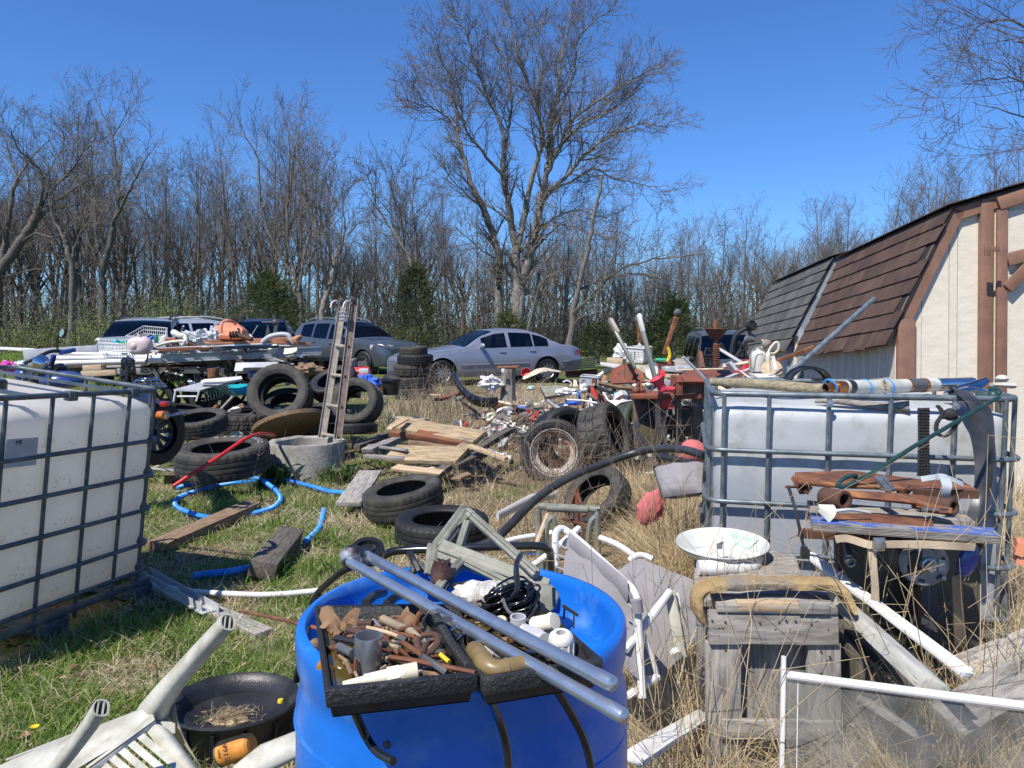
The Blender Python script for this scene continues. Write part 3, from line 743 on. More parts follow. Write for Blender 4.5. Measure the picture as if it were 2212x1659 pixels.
def make_car(name,label,cat,sp,loc,heading,pm,glass='car_glass',extras=()):
 L,W,Hh=sp['L'],sp['W'],sp['H']
 Rm=Matrix.Rotation(heading,3,'Z')
 loc=V(loc)
 def Wd(x,y,z):return loc+Rm@V((x-L/2,y,z))
 ns=sp.get('ns',84)
 stx=sorted(set([round(L*i/ns,4)for i in range(ns+1)]+[round(v,4)for v in sp['ws']+sp['rw']]+[round(e,4)for wn in sp['win']for e in wn[:2]]))
 zt,zb,wd,bot=sp['top'],sp['belt'],sp['wid'],sp['bot']
 wr=sp['wr']
 rw=sp['wheel_r'];wx=sp['wheels'];ra=rw*1.17
 low=9
 rows_g=6
 grid=[]
 for x in stx:
  t,b,w,z0=interp(zt,x),interp(zb,x),interp(wd,x),interp(bot,x)
  hood=t<=b+.03
  b=min(b,t-.01)
  sec=[]
  for k in range(low+1):
   f=k/low
   z=z0+(b-z0)*f
   bulge=1-.05*(1-min(1,f*4))**2-.035*max(0,f-.72)/.28-.02*math.cos(f*3.1)**2
   sec.append([w*bulge,z])
  wb=sec[-1][0]
  wt=(wb-.06)if t-b<.03 else max(wr-.0,wb-(wb-wr)*min(1,(t-b)/(Hh-b))**1.0)
  for k in range(1,rows_g+1):
   f=k/rows_g
   sec.append([wb+(wt-wb)*f-.012*(1-f)+.02*math.sin(f*3.14)*(0 if t-b<.05 else 1),b+(t-.035-b)*f if t-b>.05 else b+(t-b)*f*.5])
  for f in(.93,.75,.45,0):
   cr=(1-f*f)
   sec.append([wt*f,t-.03*(1 if t-b>.05 else .6)+(.035 if t-b>.05 else .03)*cr])
  grid.append(sec)
 nr=len(grid[0])
 body={}
 def fkey(i,k):
  xm=(stx[i]+stx[i+1])/2
  if k<low:return 'body'
  if low<=k<low+rows_g:
   kk=k-low
   for j,(a,b_,lo_,hi_)in enumerate(sp['win']):
    if a<=xm<=b_ and 0<=kk<rows_g-1:return 'side_window_%d'%j
   return 'body'
  if sp['ws'][0]<=xm<=sp['ws'][1]:return 'windshield'
  if sp['rw'][0]<=xm<=sp['rw'][1]:return 'rear_window'
  return 'body'
 for sgn in(1,-1):
  P2=[[None]*nr for _ in stx]
  inside=[[False]*nr for _ in stx]
  for i,x in enumerate(stx):
   for k in range(nr):
    y,z=grid[i][k]
    X=x
    if k<=low:
     for w0 in wx:
      dx,dz=X-w0,z-rw
      d=math.hypot(dx,dz)
      if d<ra and z<rw*2.3:
       inside[i][k]=True
       if d>1e-4:
        X,z=w0+dx/d*ra,rw+dz/d*ra
        if z<grid[i][0][1]:z=grid[i][0][1]
    P2[i][k]=Wd(X,y*sgn,z)
  for i in range(len(stx)-1):
   for k in range(nr-1):
    if inside[i][k]and inside[i+1][k]and inside[i][k+1]and inside[i+1][k+1]:continue
    key=fkey(i,k)
    if key.startswith('side'):key+='_%d'%sgn
    mb=body.setdefault(key,MB())
    q_=[P2[i][k],P2[i+1][k],P2[i+1][k+1],P2[i][k+1]]
    if sgn>0:q_.reverse()
    mb.add(q_,[(0,1,2,3)])
 for i in(0,len(stx)-1):
  sec=grid[i]
  pts=[Wd(stx[i],y,z)for y,z in sec]+[Wd(stx[i],-y,z)for y,z in reversed(sec)]
  body['body'].add(pts,[tuple(range(len(pts)))])
 fl=[Wd(x,y,.24)for x,y in((.15,W/2*.8),(L-.15,W/2*.8),(L-.15,-W/2*.8),(.15,-W/2*.8))]
 root=T(name,label,cat,(loc.x,loc.y,0))
 under=MB();under.slab(fl,.03)
 for w0 in wx:
  for sgn in(1,-1):
   Mw=mat4(Wd(w0,sgn*(W/2-.32),rw),Rm@Matrix.Rotation(-math.pi/2*sgn,3,'X'))
   under.lathe([(ra*1.0,.28),(ra*1.0,-.02),(.01,-.02)],Mw,20)
 under.box(Wd(L*.22,0,.5),(L*.3,W*.75,.3),Rm)
 mesh_obj('underbody',under,mt['interior'],root)
 bm_=bmesh.new()
 o=mesh_obj('body',body.pop('body'),pm,root,ang=50)
 bm_.from_mesh(o.data);bmesh.ops.remove_doubles(bm_,verts=bm_.verts,dist=.0008);bm_.to_mesh(o.data);bm_.free()
 o.data.polygons.foreach_set('use_smooth',[True]*len(o.data.polygons));o.data.set_sharp_from_angle(angle=R(38))
 for key,mb in body.items():
  nm='windshield' if key=='windshield' else('rear_window' if key=='rear_window' else 'side_window')
  w_=mesh_obj(nm,mb,mt[glass],root,ang=50)
  bm_=bmesh.new();bm_.from_mesh(w_.data);bmesh.ops.remove_doubles(bm_,verts=bm_.verts,dist=.0008);bm_.to_mesh(w_.data);bm_.free()
  w_.data.polygons.foreach_set('use_smooth',[True]*len(w_.data.polygons))
 for w0 in wx:
  for sgn in(1,-1):
   a,b_,c_=MB(),MB(),MB()
   Mw=mat4(Wd(w0,sgn*(W/2-.13),rw),Rm@Matrix.Rotation(math.pi/2*sgn,3,'X'))
   wheel(a,b_,c_,Mw,rw,.22,sp.get('spokes',10),sp.get('style',0))
   t_=mesh_obj('wheel',a,mt['rubber'],root)
   mesh_obj('rim',b_,mt['steel'],t_);mesh_obj('brake_disc',c_,mt['interior'],t_)
 st=MB()
 for xx in(L*.44,L*.64):
  for yy in(-.38,.38):
   st.box(Wd(xx,yy,.62),(.5,.5,.3),Rm);st.box(Wd(xx+.25,yy,.93),(.14,.46,.55),Rm);st.box(Wd(xx+.27,yy,1.2 if Hh<1.6 else 1.3),(.1,.24,.16),Rm)
 mesh_obj('seats',st,mt['interior'],root,bevel=.03)
 def side(x,z,out=.004):
  i=min(range(len(stx)),key=lambda j:abs(stx[j]-x))
  sec=grid[i]
  for k in range(nr-1):
   if sec[k][1]<=z<=sec[k+1][1]:
    f=(z-sec[k][1])/max(sec[k+1][1]-sec[k][1],1e-6)
    return sec[k][0]+(sec[k+1][0]-sec[k][0])*f+out
  return sec[-1][0]+out
 seams=MB()
 for line in sp.get('seams',[]):
  for sgn in(1,-1):
   pts=[Wd(x,sgn*side(x,z,.001),z)for x,z in line]
   seams.tube(pts,.006,seg=4)
 if seams.v:mesh_obj('door_seams',seams,mt['interior'],root)
 mo=MB()
 for line in sp.get('mould',[]):
  for sgn in(1,-1):
   n=14
   (x0,z0),(x1,z1)=line
   pts=[Wd(x0+(x1-x0)*i/n,sgn*side(x0+(x1-x0)*i/n,z0+(z1-z0)*i/n,.004),z0+(z1-z0)*i/n)for i in range(n+1)]
   mo.tube(pts,.022,seg=6,flat=.5)
 if mo.v:mesh_obj('moulding',mo,pm,root)
 for x,z in sp.get('handles',[]):
  for sgn in(1,-1):
   h=MB();h.tube([Wd(x-.09,sgn*side(x,z,.008),z),Wd(x,sgn*side(x,z,.022),z),Wd(x+.09,sgn*side(x,z,.008),z)],.014,seg=6)
   mesh_obj('door_handle',h,pm,root)
 mx,mz=sp['mirror']
 for sgn in(1,-1):
  h=MB();y0=side(mx,mz-.05)
  h.ball(Wd(mx,sgn*(y0+.12),mz),(.06,.12,.075),12,8,R3=Rm);h.beam(Wd(mx,sgn*(y0-.06),mz-.04),Wd(mx,sgn*(y0+.08),mz-.03),.06,.03)
  mesh_obj('mirror',h,pm if not sp.get('black_mirror')else mt['black_plastic'],root)
 for kind,x0,x1,y0,y1,z0,z1,mat_ in sp.get('lamps',[]):
  for sgn in(1,-1):
   h=MB()
   def fn(u,v,sgn=sgn):
    y=y0+(y1-y0)*u
    x=x0+(x1-x0)*(u**2.2)
    z=z0+(z1-z0)*v
    return Wd(x,sgn*y,z)
   h.grid(fn,6,3)
   mesh_obj(kind,h,mt[mat_],root)
 for nm,x,yw,z0,z1,mat_ in sp.get('fronts',[]):
  h=MB();h.box(Wd(x,0,(z0+z1)/2),(.06,yw*2,z1-z0),Rm)
  mesh_obj(nm,h,mt[mat_],root,bevel=.015)
 for(p0,p1,r_,nm,mat_)in sp.get('rails',[]):
  for sgn in(1,-1):
   h=MB()
   n=8
   pts=[Wd(p0[0]+(p1[0]-p0[0])*i/n,sgn*p0[1],interp(zt,p0[0]+(p1[0]-p0[0])*i/n)+(.05 if 0<i<n else .0))for i in range(n+1)]
   h.tube(pts,r_,seg=6);mesh_obj(nm,h,mt[mat_]if isinstance(mat_,str)else mat_,root)
 return root,Wd
sedan=dict(L=5.08,W=1.87,H=1.44,wr=.60,wheel_r=.33,wheels=[.98,3.90],top=[(0,.62),(.05,.72),(.3,.80),(.9,.90),(1.45,.965),(1.55,.985),(2.15,1.30),(2.5,1.405),(2.9,1.44),(3.4,1.42),(3.75,1.33),(4.15,1.13),(4.4,1.03),(4.8,.99),(5.0,.92),(5.08,.75)],belt=[(0,.62),(.3,.76),(1.0,.85),(1.6,.92),(3.0,.955),(4.2,.97),(4.6,.93),(5.08,.75)],wid=[(0,.62),(.12,.76),(.4,.86),(1.0,.925),(4.0,.93),(4.7,.88),(5.0,.74),(5.08,.66)],bot=[(0,.28),(.3,.2),(1.3,.21),(3.6,.22),(4.8,.28),(5.08,.34)],ws=[1.58,2.42],rw=[3.72,4.36],win=[(2.06,2.76,0,1),(2.86,3.50,0,1),(3.54,3.96,0,1)],seams=[[(1.92,.3),(1.92,.9)],[(2.81,.3),(2.83,.93)],[(3.55,.42),(3.62,.6),(3.66,.93)]],mould=[((1.45,.52),(3.35,.54)),((.12,.50),(.6,.52)),((4.35,.56),(5.0,.58))],handles=[(2.62,.83),(3.48,.85)],mirror=(2.02,1.0),lamps=[('headlight',.12,.42,.40,.86,.60,.72,'headlamp'),('turn_signal',.2,.52,.86,.90,.56,.66,'amber_lens'),('tail_light',5.09,4.95,.35,.86,.72,.86,'red_lens')],fronts=[('grille',.08,.32,.58,.70,'steel'),('bumper_strip',.06,.70,.42,.46,'grey_light')],spokes=12)
mt['paint_silverblue']=paint('paint_silverblue',(.27,.29,.355))
mt['paint_grey']=paint('paint_grey',(.085,.097,.115))
mt['paint_green_grey']=paint('paint_green_grey',(.38,.42,.40))
mt['paint_black']=paint('paint_black',(.012,.013,.018))
mt['paint_white']=paint('paint_white',(.72,.72,.71))
mt['paint_dark']=paint('paint_dark',(.10,.105,.105))
suv=dict(L=4.77,W=1.84,H=1.72,wr=.62,wheel_r=.36,wheels=[.95,3.80],top=[(0,.78),(.05,.86),(.2,.97),(.8,1.06),(1.2,1.10),(1.32,1.13),(2.0,1.52),(2.35,1.65),(2.9,1.72),(3.7,1.70),(4.3,1.62),(4.45,1.45),(4.7,1.05),(4.77,.9)],belt=[(0,.74),(.4,.94),(1.3,1.03),(3.0,1.09),(4.2,1.17),(4.5,1.14),(4.77,.85)],wid=[(0,.60),(.12,.76),(.4,.87),(1.0,.92),(4.0,.92),(4.6,.86),(4.77,.76)],bot=[(0,.30),(.3,.24),(1.3,.26),(3.6,.28),(4.6,.34),(4.77,.4)],ws=[1.36,2.28],rw=[4.32,4.60],win=[(1.92,2.66,0,1),(2.76,3.46,0,1),(3.54,4.12,0,1)],seams=[[(1.75,.35),(1.75,1.0)],[(2.71,.35),(2.72,1.05)],[(3.5,.7),(3.55,1.1)]],mould=[],handles=[(2.5,.93),(3.38,.97)],mirror=(1.86,1.14),lamps=[('headlight',.06,.62,.42,.88,.78,.92,'headlamp'),('tail_light',4.78,4.5,.55,.88,.85,1.1,'red_lens')],fronts=[('grille',.05,.42,.55,.72,'black_gloss')],rails=[((2.2,.60),(4.1,.60),.018,'roof_rail','steel')],spokes=10,style=1)
van=dict(suv);van.update(L=4.9,W=1.92,H=1.74,wr=.68,top=[(0,.78),(.05,.90),(.3,1.05),(.8,1.16),(1.05,1.22),(1.9,1.62),(2.3,1.70),(3.0,1.74),(4.3,1.72),(4.7,1.6),(4.85,1.1),(4.9,.9)],belt=[(0,.74),(.4,1.0),(1.1,1.12),(3.0,1.14),(4.4,1.14),(4.9,.85)],ws=[1.08,2.05],rw=[4.66,4.86],win=[(1.7,2.55,0,1),(2.65,3.6,0,1),(3.7,4.5,0,1)],wheels=[.95,3.9],mirror=(1.65,1.12),lamps=[('headlight',.10,.75,.48,.90,.72,.90,'headlamp')],fronts=[('grille',.07,.40,.56,.70,'steel'),('air_intake',.04,.6,.34,.46,'black_plastic')],rails=[((2.2,.64),(4.2,.64),.03,'roof_rail','black_plastic')],seams=[[(1.6,.35),(1.6,1.0)],[(2.6,.35),(2.6,1.05)]])
def car_at(px,Y,off=0):p=P(px,704,Y);p.z=0;return p
make_car('sedan','silver blue four door sedan parked broadside behind the stack of tyres','car',sedan,car_at(1050,20.3),R(25),mt['paint_silverblue'])
make_car('grey_suv','dark grey five door SUV with alloy wheels behind the ladder','car',suv,car_at(765,25.3),R(180-38),mt['paint_grey'],'car_glass_dark')
make_car('minivan','grey green minivan facing the camera behind the heaped trailer','car',van,V((-10.15,21.2,0)),R(106),mt['paint_green_grey'],'car_glass_dark')
wsuv=dict(suv);wsuv.update(rails=[((2.2,.60),(4.1,.60),.022,'roof_rail','white')])
make_car('white_suv','white SUV mostly hidden between the minivan and the black SUV','car',wsuv,car_at(462,23.5),R(180+50),mt['paint_white'],'car_glass_dark')
bsuv=dict(suv);bsuv.update(rails=[((2.2,.60),(4.1,.60),.022,'roof_rail','black_plastic')])
make_car('black_suv','black SUV behind the peach coloured bucket on the trailer','car',bsuv,car_at(566,22.3),R(103),mt['paint_black'],'car_glass_dark')
jeep=dict(suv);jeep.update(black_mirror=1,H=1.78,W=1.9,top=[(0,.86),(.05,.98),(.2,1.06),(.8,1.10),(1.2,1.12),(1.3,1.14),(1.85,1.62),(2.1,1.74),(2.9,1.78),(3.9,1.77),(4.5,1.72),(4.65,1.2),(4.77,.9)],wr=.70,ws=[1.34,1.98],fronts=[('grille',.03,.55,.72,.92,'chrome'),('bumper_strip',.0,.8,.45,.6,'steel')],lamps=[('headlight',.04,.14,.58,.84,.72,.92,'headlamp')])
make_car('old_pickup','dark grey old four wheel drive with wide black mirrors beside the grey shed','car',jeep,car_at(1580,17.4)+V((0,0,-.38)),R(84),mt['paint_dark'],'car_glass_dark')
# ==== SHEDS
def shed(name,label,Ox,tilt,length,shm,trm,wall_m,full=True,w=3.2,knee=(.45,.98),over=.10,ce=1.62,pitch2=.30,courses=8):
 e2=V((.075,1,-tilt)).normalized()
 e1=V((1,-.075,0)).normalized()
 e3=e1 .cross(e2).normalized()
 Rm=Matrix((e1,e2,e3)).transposed()
 O=V(Ox)
 def S(a,b,c):return O+Rm@V((a,b,c))
 root=T(name,label,'shed',(O.x,O.y,0))
 kx,kz=knee[0],ce+knee[1]
 ridge=(w/2,kz+(w/2-kx)*pitch2)
 n=int(length/.2)
 for i in range(n):
  b=MB();y0,y1=i*length/n+.006,(i+1)*length/n-.006
  b.box(S(.012,(y0+y1)/2,ce/2-.1),(.024,y1-y0,ce+.2),Rm)
  mesh_obj('side_board',b,mt[wall_m],root)
 b=MB();b.box(S(.032,length/2,ce/2-.1),(.02,length-.02,ce+.2),Rm);mesh_obj('side_backing',b,mt[wall_m],root)
 def topz(a):
  a=min(a,w-a)
  return(ce+(kz-ce)*a/kx)if a<kx else kz+(a-kx)*pitch2
 for gy,sg in((0.0,1),(length,-1)):
  cuts=[.0,.22,.52,.74]
  a=.74
  while a<w-.2:
   a+=.2;cuts.append(a)
  cuts.append(w)
  cuts=sorted(set([round(c,3)for c in cuts]+[kx,w/2,w-kx]))
  for a0,a1 in zip(cuts,cuts[1:]):
   b=MB()
   y=gy
   A0,A1=a0+.003,a1-.003
   b.slab([S(A0,y,-.2),S(A1,y,-.2),S(A1,y,topz(A1)-.02),S(A0,y,topz(A0)-.02)],.03*sg,-e2)
   mesh_obj('gable_board',b,mt['siding_cream' if full else wall_m],root)
  b=MB();yb=gy+.034*sg
  b.slab([S(.01,yb,-.2),S(w-.01,yb,-.2),S(w-.01,yb,ce),S(w-kx,yb,kz-.03),S(ridge[0],yb,ridge[1]-.05),S(kx,yb,kz-.03),S(.01,yb,ce)],.01*sg,-e2)
  mesh_obj('gable_backing',b,mt[wall_m],root)
 b=MB();b.box(S(w-.02,length/2,ce/2-.1),(.03,length-.05,ce+.2),Rm);mesh_obj('far_wall',b,mt[wall_m],root)
 deck=MB()
 ov=over
 dz=knee[1]/knee[0]
 for side in(0,1):
  def X(a):return a if side==0 else w-a
  pl=[S(X(-ov),-.06,ce-ov*dz),S(X(-ov),length+.06,ce-ov*dz),S(X(kx),length+.06,kz),S(X(kx),-.06,kz)]
  deck.slab(pl,.02,(Rm@V((-dz if side==0 else dz,0,1))).normalized())
  pu=[S(X(kx),-.06,kz),S(X(kx),length+.06,kz),S(X(w/2),length+.06,ridge[1]),S(X(w/2),-.06,ridge[1])]
  deck.slab(pu,.02,Rm@V((0,0,1)))
 mesh_obj('roof_deck',deck,mt['felt'],root,recalc=True)
 rg=random.Random(hash(name)%1000 if False else len(name))
 slope=V((knee[0]+ov,0,(kz)-(ce-ov*dz)))
 sl=slope.length;sdir=slope.normalized();nrm=V((-sdir.z,0,sdir.x))
 ch=sl/courses
 for c in range(courses):
  y=-.085+rg.uniform(0,.02)
  first=True
  if c in(2,5)and full:y=.10
  while y<length+.06:
   wl=rg.uniform(.22,.34)if not first else rg.uniform(.12,.3)
   first=False
   y1=min(y+wl,length+.08)
   base=V((-ov,0,ce-ov*dz))+sdir*(c*ch-.012+rg.uniform(-.002,.004))
   lift0=.018+rg.uniform(0,.004)
   sag=.03*(1 if c==0 and rg.random()<.3 else 0)
   p=[base+V((0,y,0))+nrm*lift0+V((0,0,-sag)),base+V((0,0,-rg.uniform(0,.004)if c else-rg.uniform(0,.035)))+V((0,y1-.0006,0))+nrm*lift0,base+sdir*(ch*1.06)+V((0,y1-.002,0))+nrm*.006,base+sdir*(ch*1.06)+V((0,y,0))+nrm*.006]
   b=MB();b.slab([S(*v)for v in p],.009,Rm@nrm)
   mesh_obj('shingle',b,mt[shm],root)
   y=y1
 b=MB()
 up=V((w/2-kx,0,ridge[1]-kz)).normalized();un=V((-up.z,0,up.x))
 for c in range(6):
  p0=V((kx,0,kz))+up*(c*(w/2-kx)/6/up.x)-up*(.05 if c==0 else 0)
  p1=V((kx,0,kz))+up*((c+1.05)*(w/2-kx)/6/up.x)
  b=MB();b.slab([S(p0 .x,-.10,p0 .z+.032),S(p0 .x,length+.1,p0 .z+.032),S(p1 .x,length+.1,p1 .z+.026),S(p1 .x,-.10,p1 .z+.026)],.008,Rm@V((0,0,1)))
  mesh_obj('shingle_strip',b,mt[shm],root)
 def trim(p0,p1,wdt,th,nm='trim_board',m=None,up=(0,0,1)):
  t_=MB();t_.beam(S(*p0),S(*p1),th,wdt,up=up);mesh_obj(nm,t_,mt[m or trm],root,bevel=.004)
 for gy in((-.045,)if full else(-.045,)):
  def rake(p0,p1,wd):
   d=V((p1[0]-p0[0],0,p1[1]-p0[1])).normalized();nn=V((d.z,0,-d.x))*wd
   t_=MB();pts=[S(p0[0],gy,p0[1]),S(p1[0],gy,p1[1]),S(p1[0]+nn.x,gy,p1[1]+nn.z),S(p0[0]+nn.x,gy,p0[1]+nn.z)]
   t_.slab(pts,.035,-e2);mesh_obj('rake_board',t_,mt[trm],root,recalc=True)
  rake((-.03,ce-.06),(kx-.0,kz-.0),.115)
  rake((kx+.015,kz+.0),(w/2,ridge[1]-.0),.12)
  rake((w/2,ridge[1]),(w-kx,kz),.12)
 trim((.075,-.03,-.2),(.075,-.03,ce-.0),.15 if full else .09,.045,'corner_board',up=(1,0,0))
 if not full:
  trim((-.012,.06,-.2),(-.012,.06,ce-.2),.02,.12,'corner_board')
 return root,S,trim,kz,Rm
Og=P(1942,690,6.6);ce=Og.z
root,S,trim,kz,Rm=shed('brown_roof_shed','cream barn style shed with brown shingle roof and brown trim',(Og.x+.02,Og.y,0),.075,2.62,'shingle_brown','trim_brown','siding_white',True,ce=ce)
X0=.74
def tb(p0,p1,wdt,th,nm,m='trim_brown'):
 t_=MB();t_.beam(S(*p0),S(*p1),th,wdt,up=(0,1,0)if False else(1,0,0));mesh_obj(nm,t_,mt[m],root,bevel=.003)
tb((X0,-.028,-.1),(X0,-.028,kz+.06),.105,.05,'door_post')
door=MB();door.slab([S(X0+.075,-.025,.05),S(X0+1.5,-.025,.05),S(X0+1.5,-.025,kz+.1),S(X0+.075,-.025,kz-.05)],.02,-(Rm@V((0,1,0))))
dr=mesh_obj('door',door,mt['siding_cream'],root)
for(p0,p1,wdt,nm)in(((X0+.115,-.06,.05),(X0+.115,-.06,kz-.04),.085,'door_stile'),((X0+.72,-.06,.05),(X0+.72,-.06,kz+.08),.085,'door_stile')):
 t_=MB();t_.beam(S(*p0),S(*p1),.03,wdt,up=(1,0,0));mesh_obj(nm,t_,mt['trim_brown'],dr,org=origin[root.name],bevel=.003)
e3v=Rm@V((0,0,1))
for(p0,p1,wdt,nm)in(((X0+.16,-.062,2.07),(X0+.68,-.062,2.20),.11,'door_rail'),((X0+.15,-.082,1.82),(X0+.70,-.082,2.42),.09,'door_brace'),((X0+.08,-.07,2.55),(X0+.9,-.07,2.82),.11,'door_header')):
 t_=MB();t_.beam(S(*p0),S(*p1),.028,wdt,up=tuple(Rm@V((0,-1,0))))if False else t_.beam(S(*p0),S(*p1),.028,wdt,up=tuple(e3v))
 mesh_obj(nm,t_,mt['trim_brown'],dr,org=origin[root.name],bevel=.003)
h=MB();hc=P(2133,538,6.45);h.box(hc,(.05,.012,.11),Rm);h.box(hc+V((.06,0,0)),(.08,.01,.045),Rm);mesh_obj('hinge',h,mt['trim_brown'],root,bevel=.003)
h=MB();h.box(S(X0+.68,-.09,1.62),(.05,.03,.5),Rm);h.box(S(X0+.66,-.11,1.87),(.08,.04,.03),Rm);mesh_obj('latch',h,mt['rust_dark'],root,bevel=.003)
Oh=P(1716,712,9.55)
shed('grey_roof_shed','smaller shed with grey shingle roof and blue grey trim behind the brown one',(Oh.x+.03,Oh.y,0),.062,2.65,'shingle_grey','trim_grey','siding_white',False,ce=Oh.z,knee=(.44,.90),over=.12)
# ==== TYRES
def tyre_proto(kind):
 seg=96
 root=bpy.data.objects.new('tyre',None);C.objects.link(root);origin[root.name]=V((0,0,0))
 w=.31 if kind!='wide' else .36
 hw=w
 ri=.62 if kind!='low' else .68
 c=MB()
 prof=[(ri+.03,-hw*.86),(ri,-hw*.78),(ri+.0,-hw*.70),(ri+.05,-hw*.62),(.86,-hw*.72),(.93,-hw*.5),(.945,0),(.93,hw*.5),(.86,hw*.72),(ri+.05,hw*.62),(ri,hw*.70),(ri,hw*.78),(ri+.03,hw*.86)]
 c.lathe([(r,z)for r,z in prof],seg=64)
 out=[(ri+.03,-hw*.86),(ri+.05,-hw*.90),(ri+.075,-hw*.905),(ri+.09,-hw*.95),(.80,-hw*1.0),(.86,-hw*.985),(.875,-hw*.995),(.90,-hw*.96),(.935,-hw*.90)]
 c.lathe(out[::-1]if False else out,seg=64)
 c.lathe([(r,-z)for r,z in out][::-1],seg=64)
 mesh_obj('sidewall',c,mt['rubber'],root,V((0,0,0)),ang=50)
 t=MB()
 G=.04 if kind=='block' else .022
 rows=[(.935,-hw*.90),(.965,-hw*.86),(.985,-hw*.74)]
 ribs=3 if kind=='block' else 4
 z0=-hw*.74
 zs=np.linspace(-hw*.74,hw*.74,ribs+1)
 for i in range(ribs):
  a,b=zs[i],zs[i+1]
  g=(b-a)*(.13 if kind=='block' else .10)
  rows+=[(.992 if 0<i<ribs else .985,a+g),(1.0 if 0<i<ribs-1 else .995,(a+b)/2),(.992,b-g)]
  if i<ribs-1:rows+=[(.992-G,b-g+.004),(.992-G,b+g-.004)]
 rows+=[(.985,hw*.74),(.965,hw*.86),(.935,hw*.90)]
 def wob(r,z,a,j,k):
  if kind=='block' and abs(z)>hw*.55 and k%8<2:r-=.03
  elif abs(z)>hw*.55 and abs(z)<hw*.9 and k%4==0:r-=.018
  elif kind=='lug' and r>.98:
   kk=(k+int((z+hw)/(2*hw)*6))%6
   if kk==0:r-=.022
  elif kind=='block' and r>.98 and(k+int(abs(z)*12))%8<2:r-=.035
  return r,z
 t.lathe(rows,seg=144 if kind!='low' else 96,wob=wob)
 mesh_obj('tread',t,mt['rubber'],root,V((0,0,0)),ang=30)
 return root
TP={k:tyre_proto(k)for k in('std','lug','block','low')}
tused={k:False for k in TP}
def tyre(label,px,py,Y,wpx,nrm,kind='std',group='loose used tyres in the yard',wide=1.0,mat=None,diam=None,pos=None,spin=None):
 o=TP[kind]if not tused[kind]else copy_tree(TP[kind])
 tused[kind]=True
 rad=(wpx/2*Y/F)if diam is None else diam/2
 o.location=pos if pos is not None else P(px,py,Y)
 M3=frame(nrm)@Matrix.Rotation(rnd.uniform(0,6)if spin is None else spin,3,'Z')
 o.rotation_euler=M3 .to_euler()
 o.scale=(rad,rad,rad*wide)
 tag(o,label,'tyre',group)
 if mat:
  for ch in o.children:
   ch.data=ch.data.copy();ch.data.materials[0]=mt[mat]
 return o
tyre('bald standing tyre leaning back on the pile, left of the ladder',603,851,8.6,133,(.10,-.85,.40),'std',mat='rubber_dusty')
tyre('dark tyre standing right behind the bald leaning tyre',612,858,8.95,128,(.10,-.85,.40),'std')
tyre('dark tyre standing right behind the right hand leaning tyre',776,872,9.0,104,(-.12,-.86,.40),'std')
tyre('smaller tyre seen inside the hollow of the big leaning tyre',620,880,8.95,108,(.1,-.5,.8),'std')
tyre('standing tyre leaning on the pile, right of the ladder',768,868,8.7,106,(-.12,-.86,.40),'std')
tyre('tyre with its tread towards us behind the ladder foot',722,828,9.4,106,(-.25,-.45,.85),'lug')
tyre('flat lying tyre hidden under the right hand leaning tyre',762,925,8.6,108,(0,.1,1),'low',wide=.7)
tyre('motorcycle type tyre propped flat beside the white tank',430,915,7.6,122,(-.05,-.22,1),'lug',mat='rubber_dusty')
tyre('thin tyre lying behind the one beside the white tank',395,888,9.0,85,(.1,-.05,1),'low',wide=.8)
tyre('large raised white letter tyre lying flat with the red hose over it',481,990,6.9,200,(-.02,-.09,1),'std')
tyre('tyre lying behind the raised letter tyre, only its tread showing',524,912,8.3,105,(0,.05,1),'block',mat='rubber_dusty')
tyre('tyre lying under the big leaning one',618,935,9.1,150,(.1,.0,1),'std')
tyre('tyre lying buried at the back of the pile',700,900,9.7,120,(.1,-.1,1),'block')
tyre('tyre lying in the grass on a slant in the middle of the yard',871,1075,5.75,176,(-.16,-.10,1),'std',wide=1.05)
tyre('tyre lying closest behind the grey plastic bracket',955,1146,5.1,207,(.0,-.03,1),'std',wide=1.05,mat='rubber')
tyre('tyre standing behind the rusty white wheel',1218,952,7.75,146,(.45,-.86,.22),'std',mat='rubber',wide=1.3)
tyre('tyre standing on edge with its tread and block pattern facing us',1306,942,7.25,142,(.84,-.44,.32),'block',wide=1.6,mat='rubber_dusty')
tyre('greenish tyre behind the treaded one next to the red machine',1368,930,7.9,130,(.75,-.6,.2),'std',mat='rubber_green',wide=1.15)
tyre('tyre with lug tread leaning in the shade of the green one',1375,985,7.6,130,(.7,-.5,.5),'lug',wide=1.1)
tyre('dusty tyre on its side under the thick black hose',1290,1076,5.15,152,(-.60,-.45,.66),'std',mat='rubber_dusty',wide=1.15)
wo=tyre('truck tyre on a rusty white steel rim',1197,978,7.45,150,(-.10,-.96,.22),'lug','rubber',wide=1.05)
tag(wo,'worn tyre on a rusty white steel rim standing in dead weeds','wheel',None);del wo['group'];wo.name='wheel'
mt['rim_rusty']=M('rim_rusty',(.42,.38,.33),.55,col2=(.22,.10,.05),sc=3,lo=.5,hi=.62,bump=.002,bsc=50)
rm=MB()
rm.lathe([(.655,.275),(.685,.285),(.69,.265),(.655,.25),(.61,.24),(.585,.19),(.575,.10),(.53,.07),(.47,.06),(.46,.03),(.50,-.2),(.60,-.26),(.66,-.28)],seg=48)
ro=mesh_obj('rim',rm,mt['rim_rusty'],wo,V((0,0,0)),ang=50)
rm=MB()
for k in range(4):
 a=k*math.pi/2+.4
 rm.slab([V((math.cos(a+s)*r_,math.sin(a+s)*r_,-.1 if r_>.4 else-.05))for s,r_ in((-.22,.6),(.22,.6),(.5,.22),(-.5,.22))],.03)
mesh_obj('spoke',rm,mt['rust_dark'],wo,V((0,0,0)))
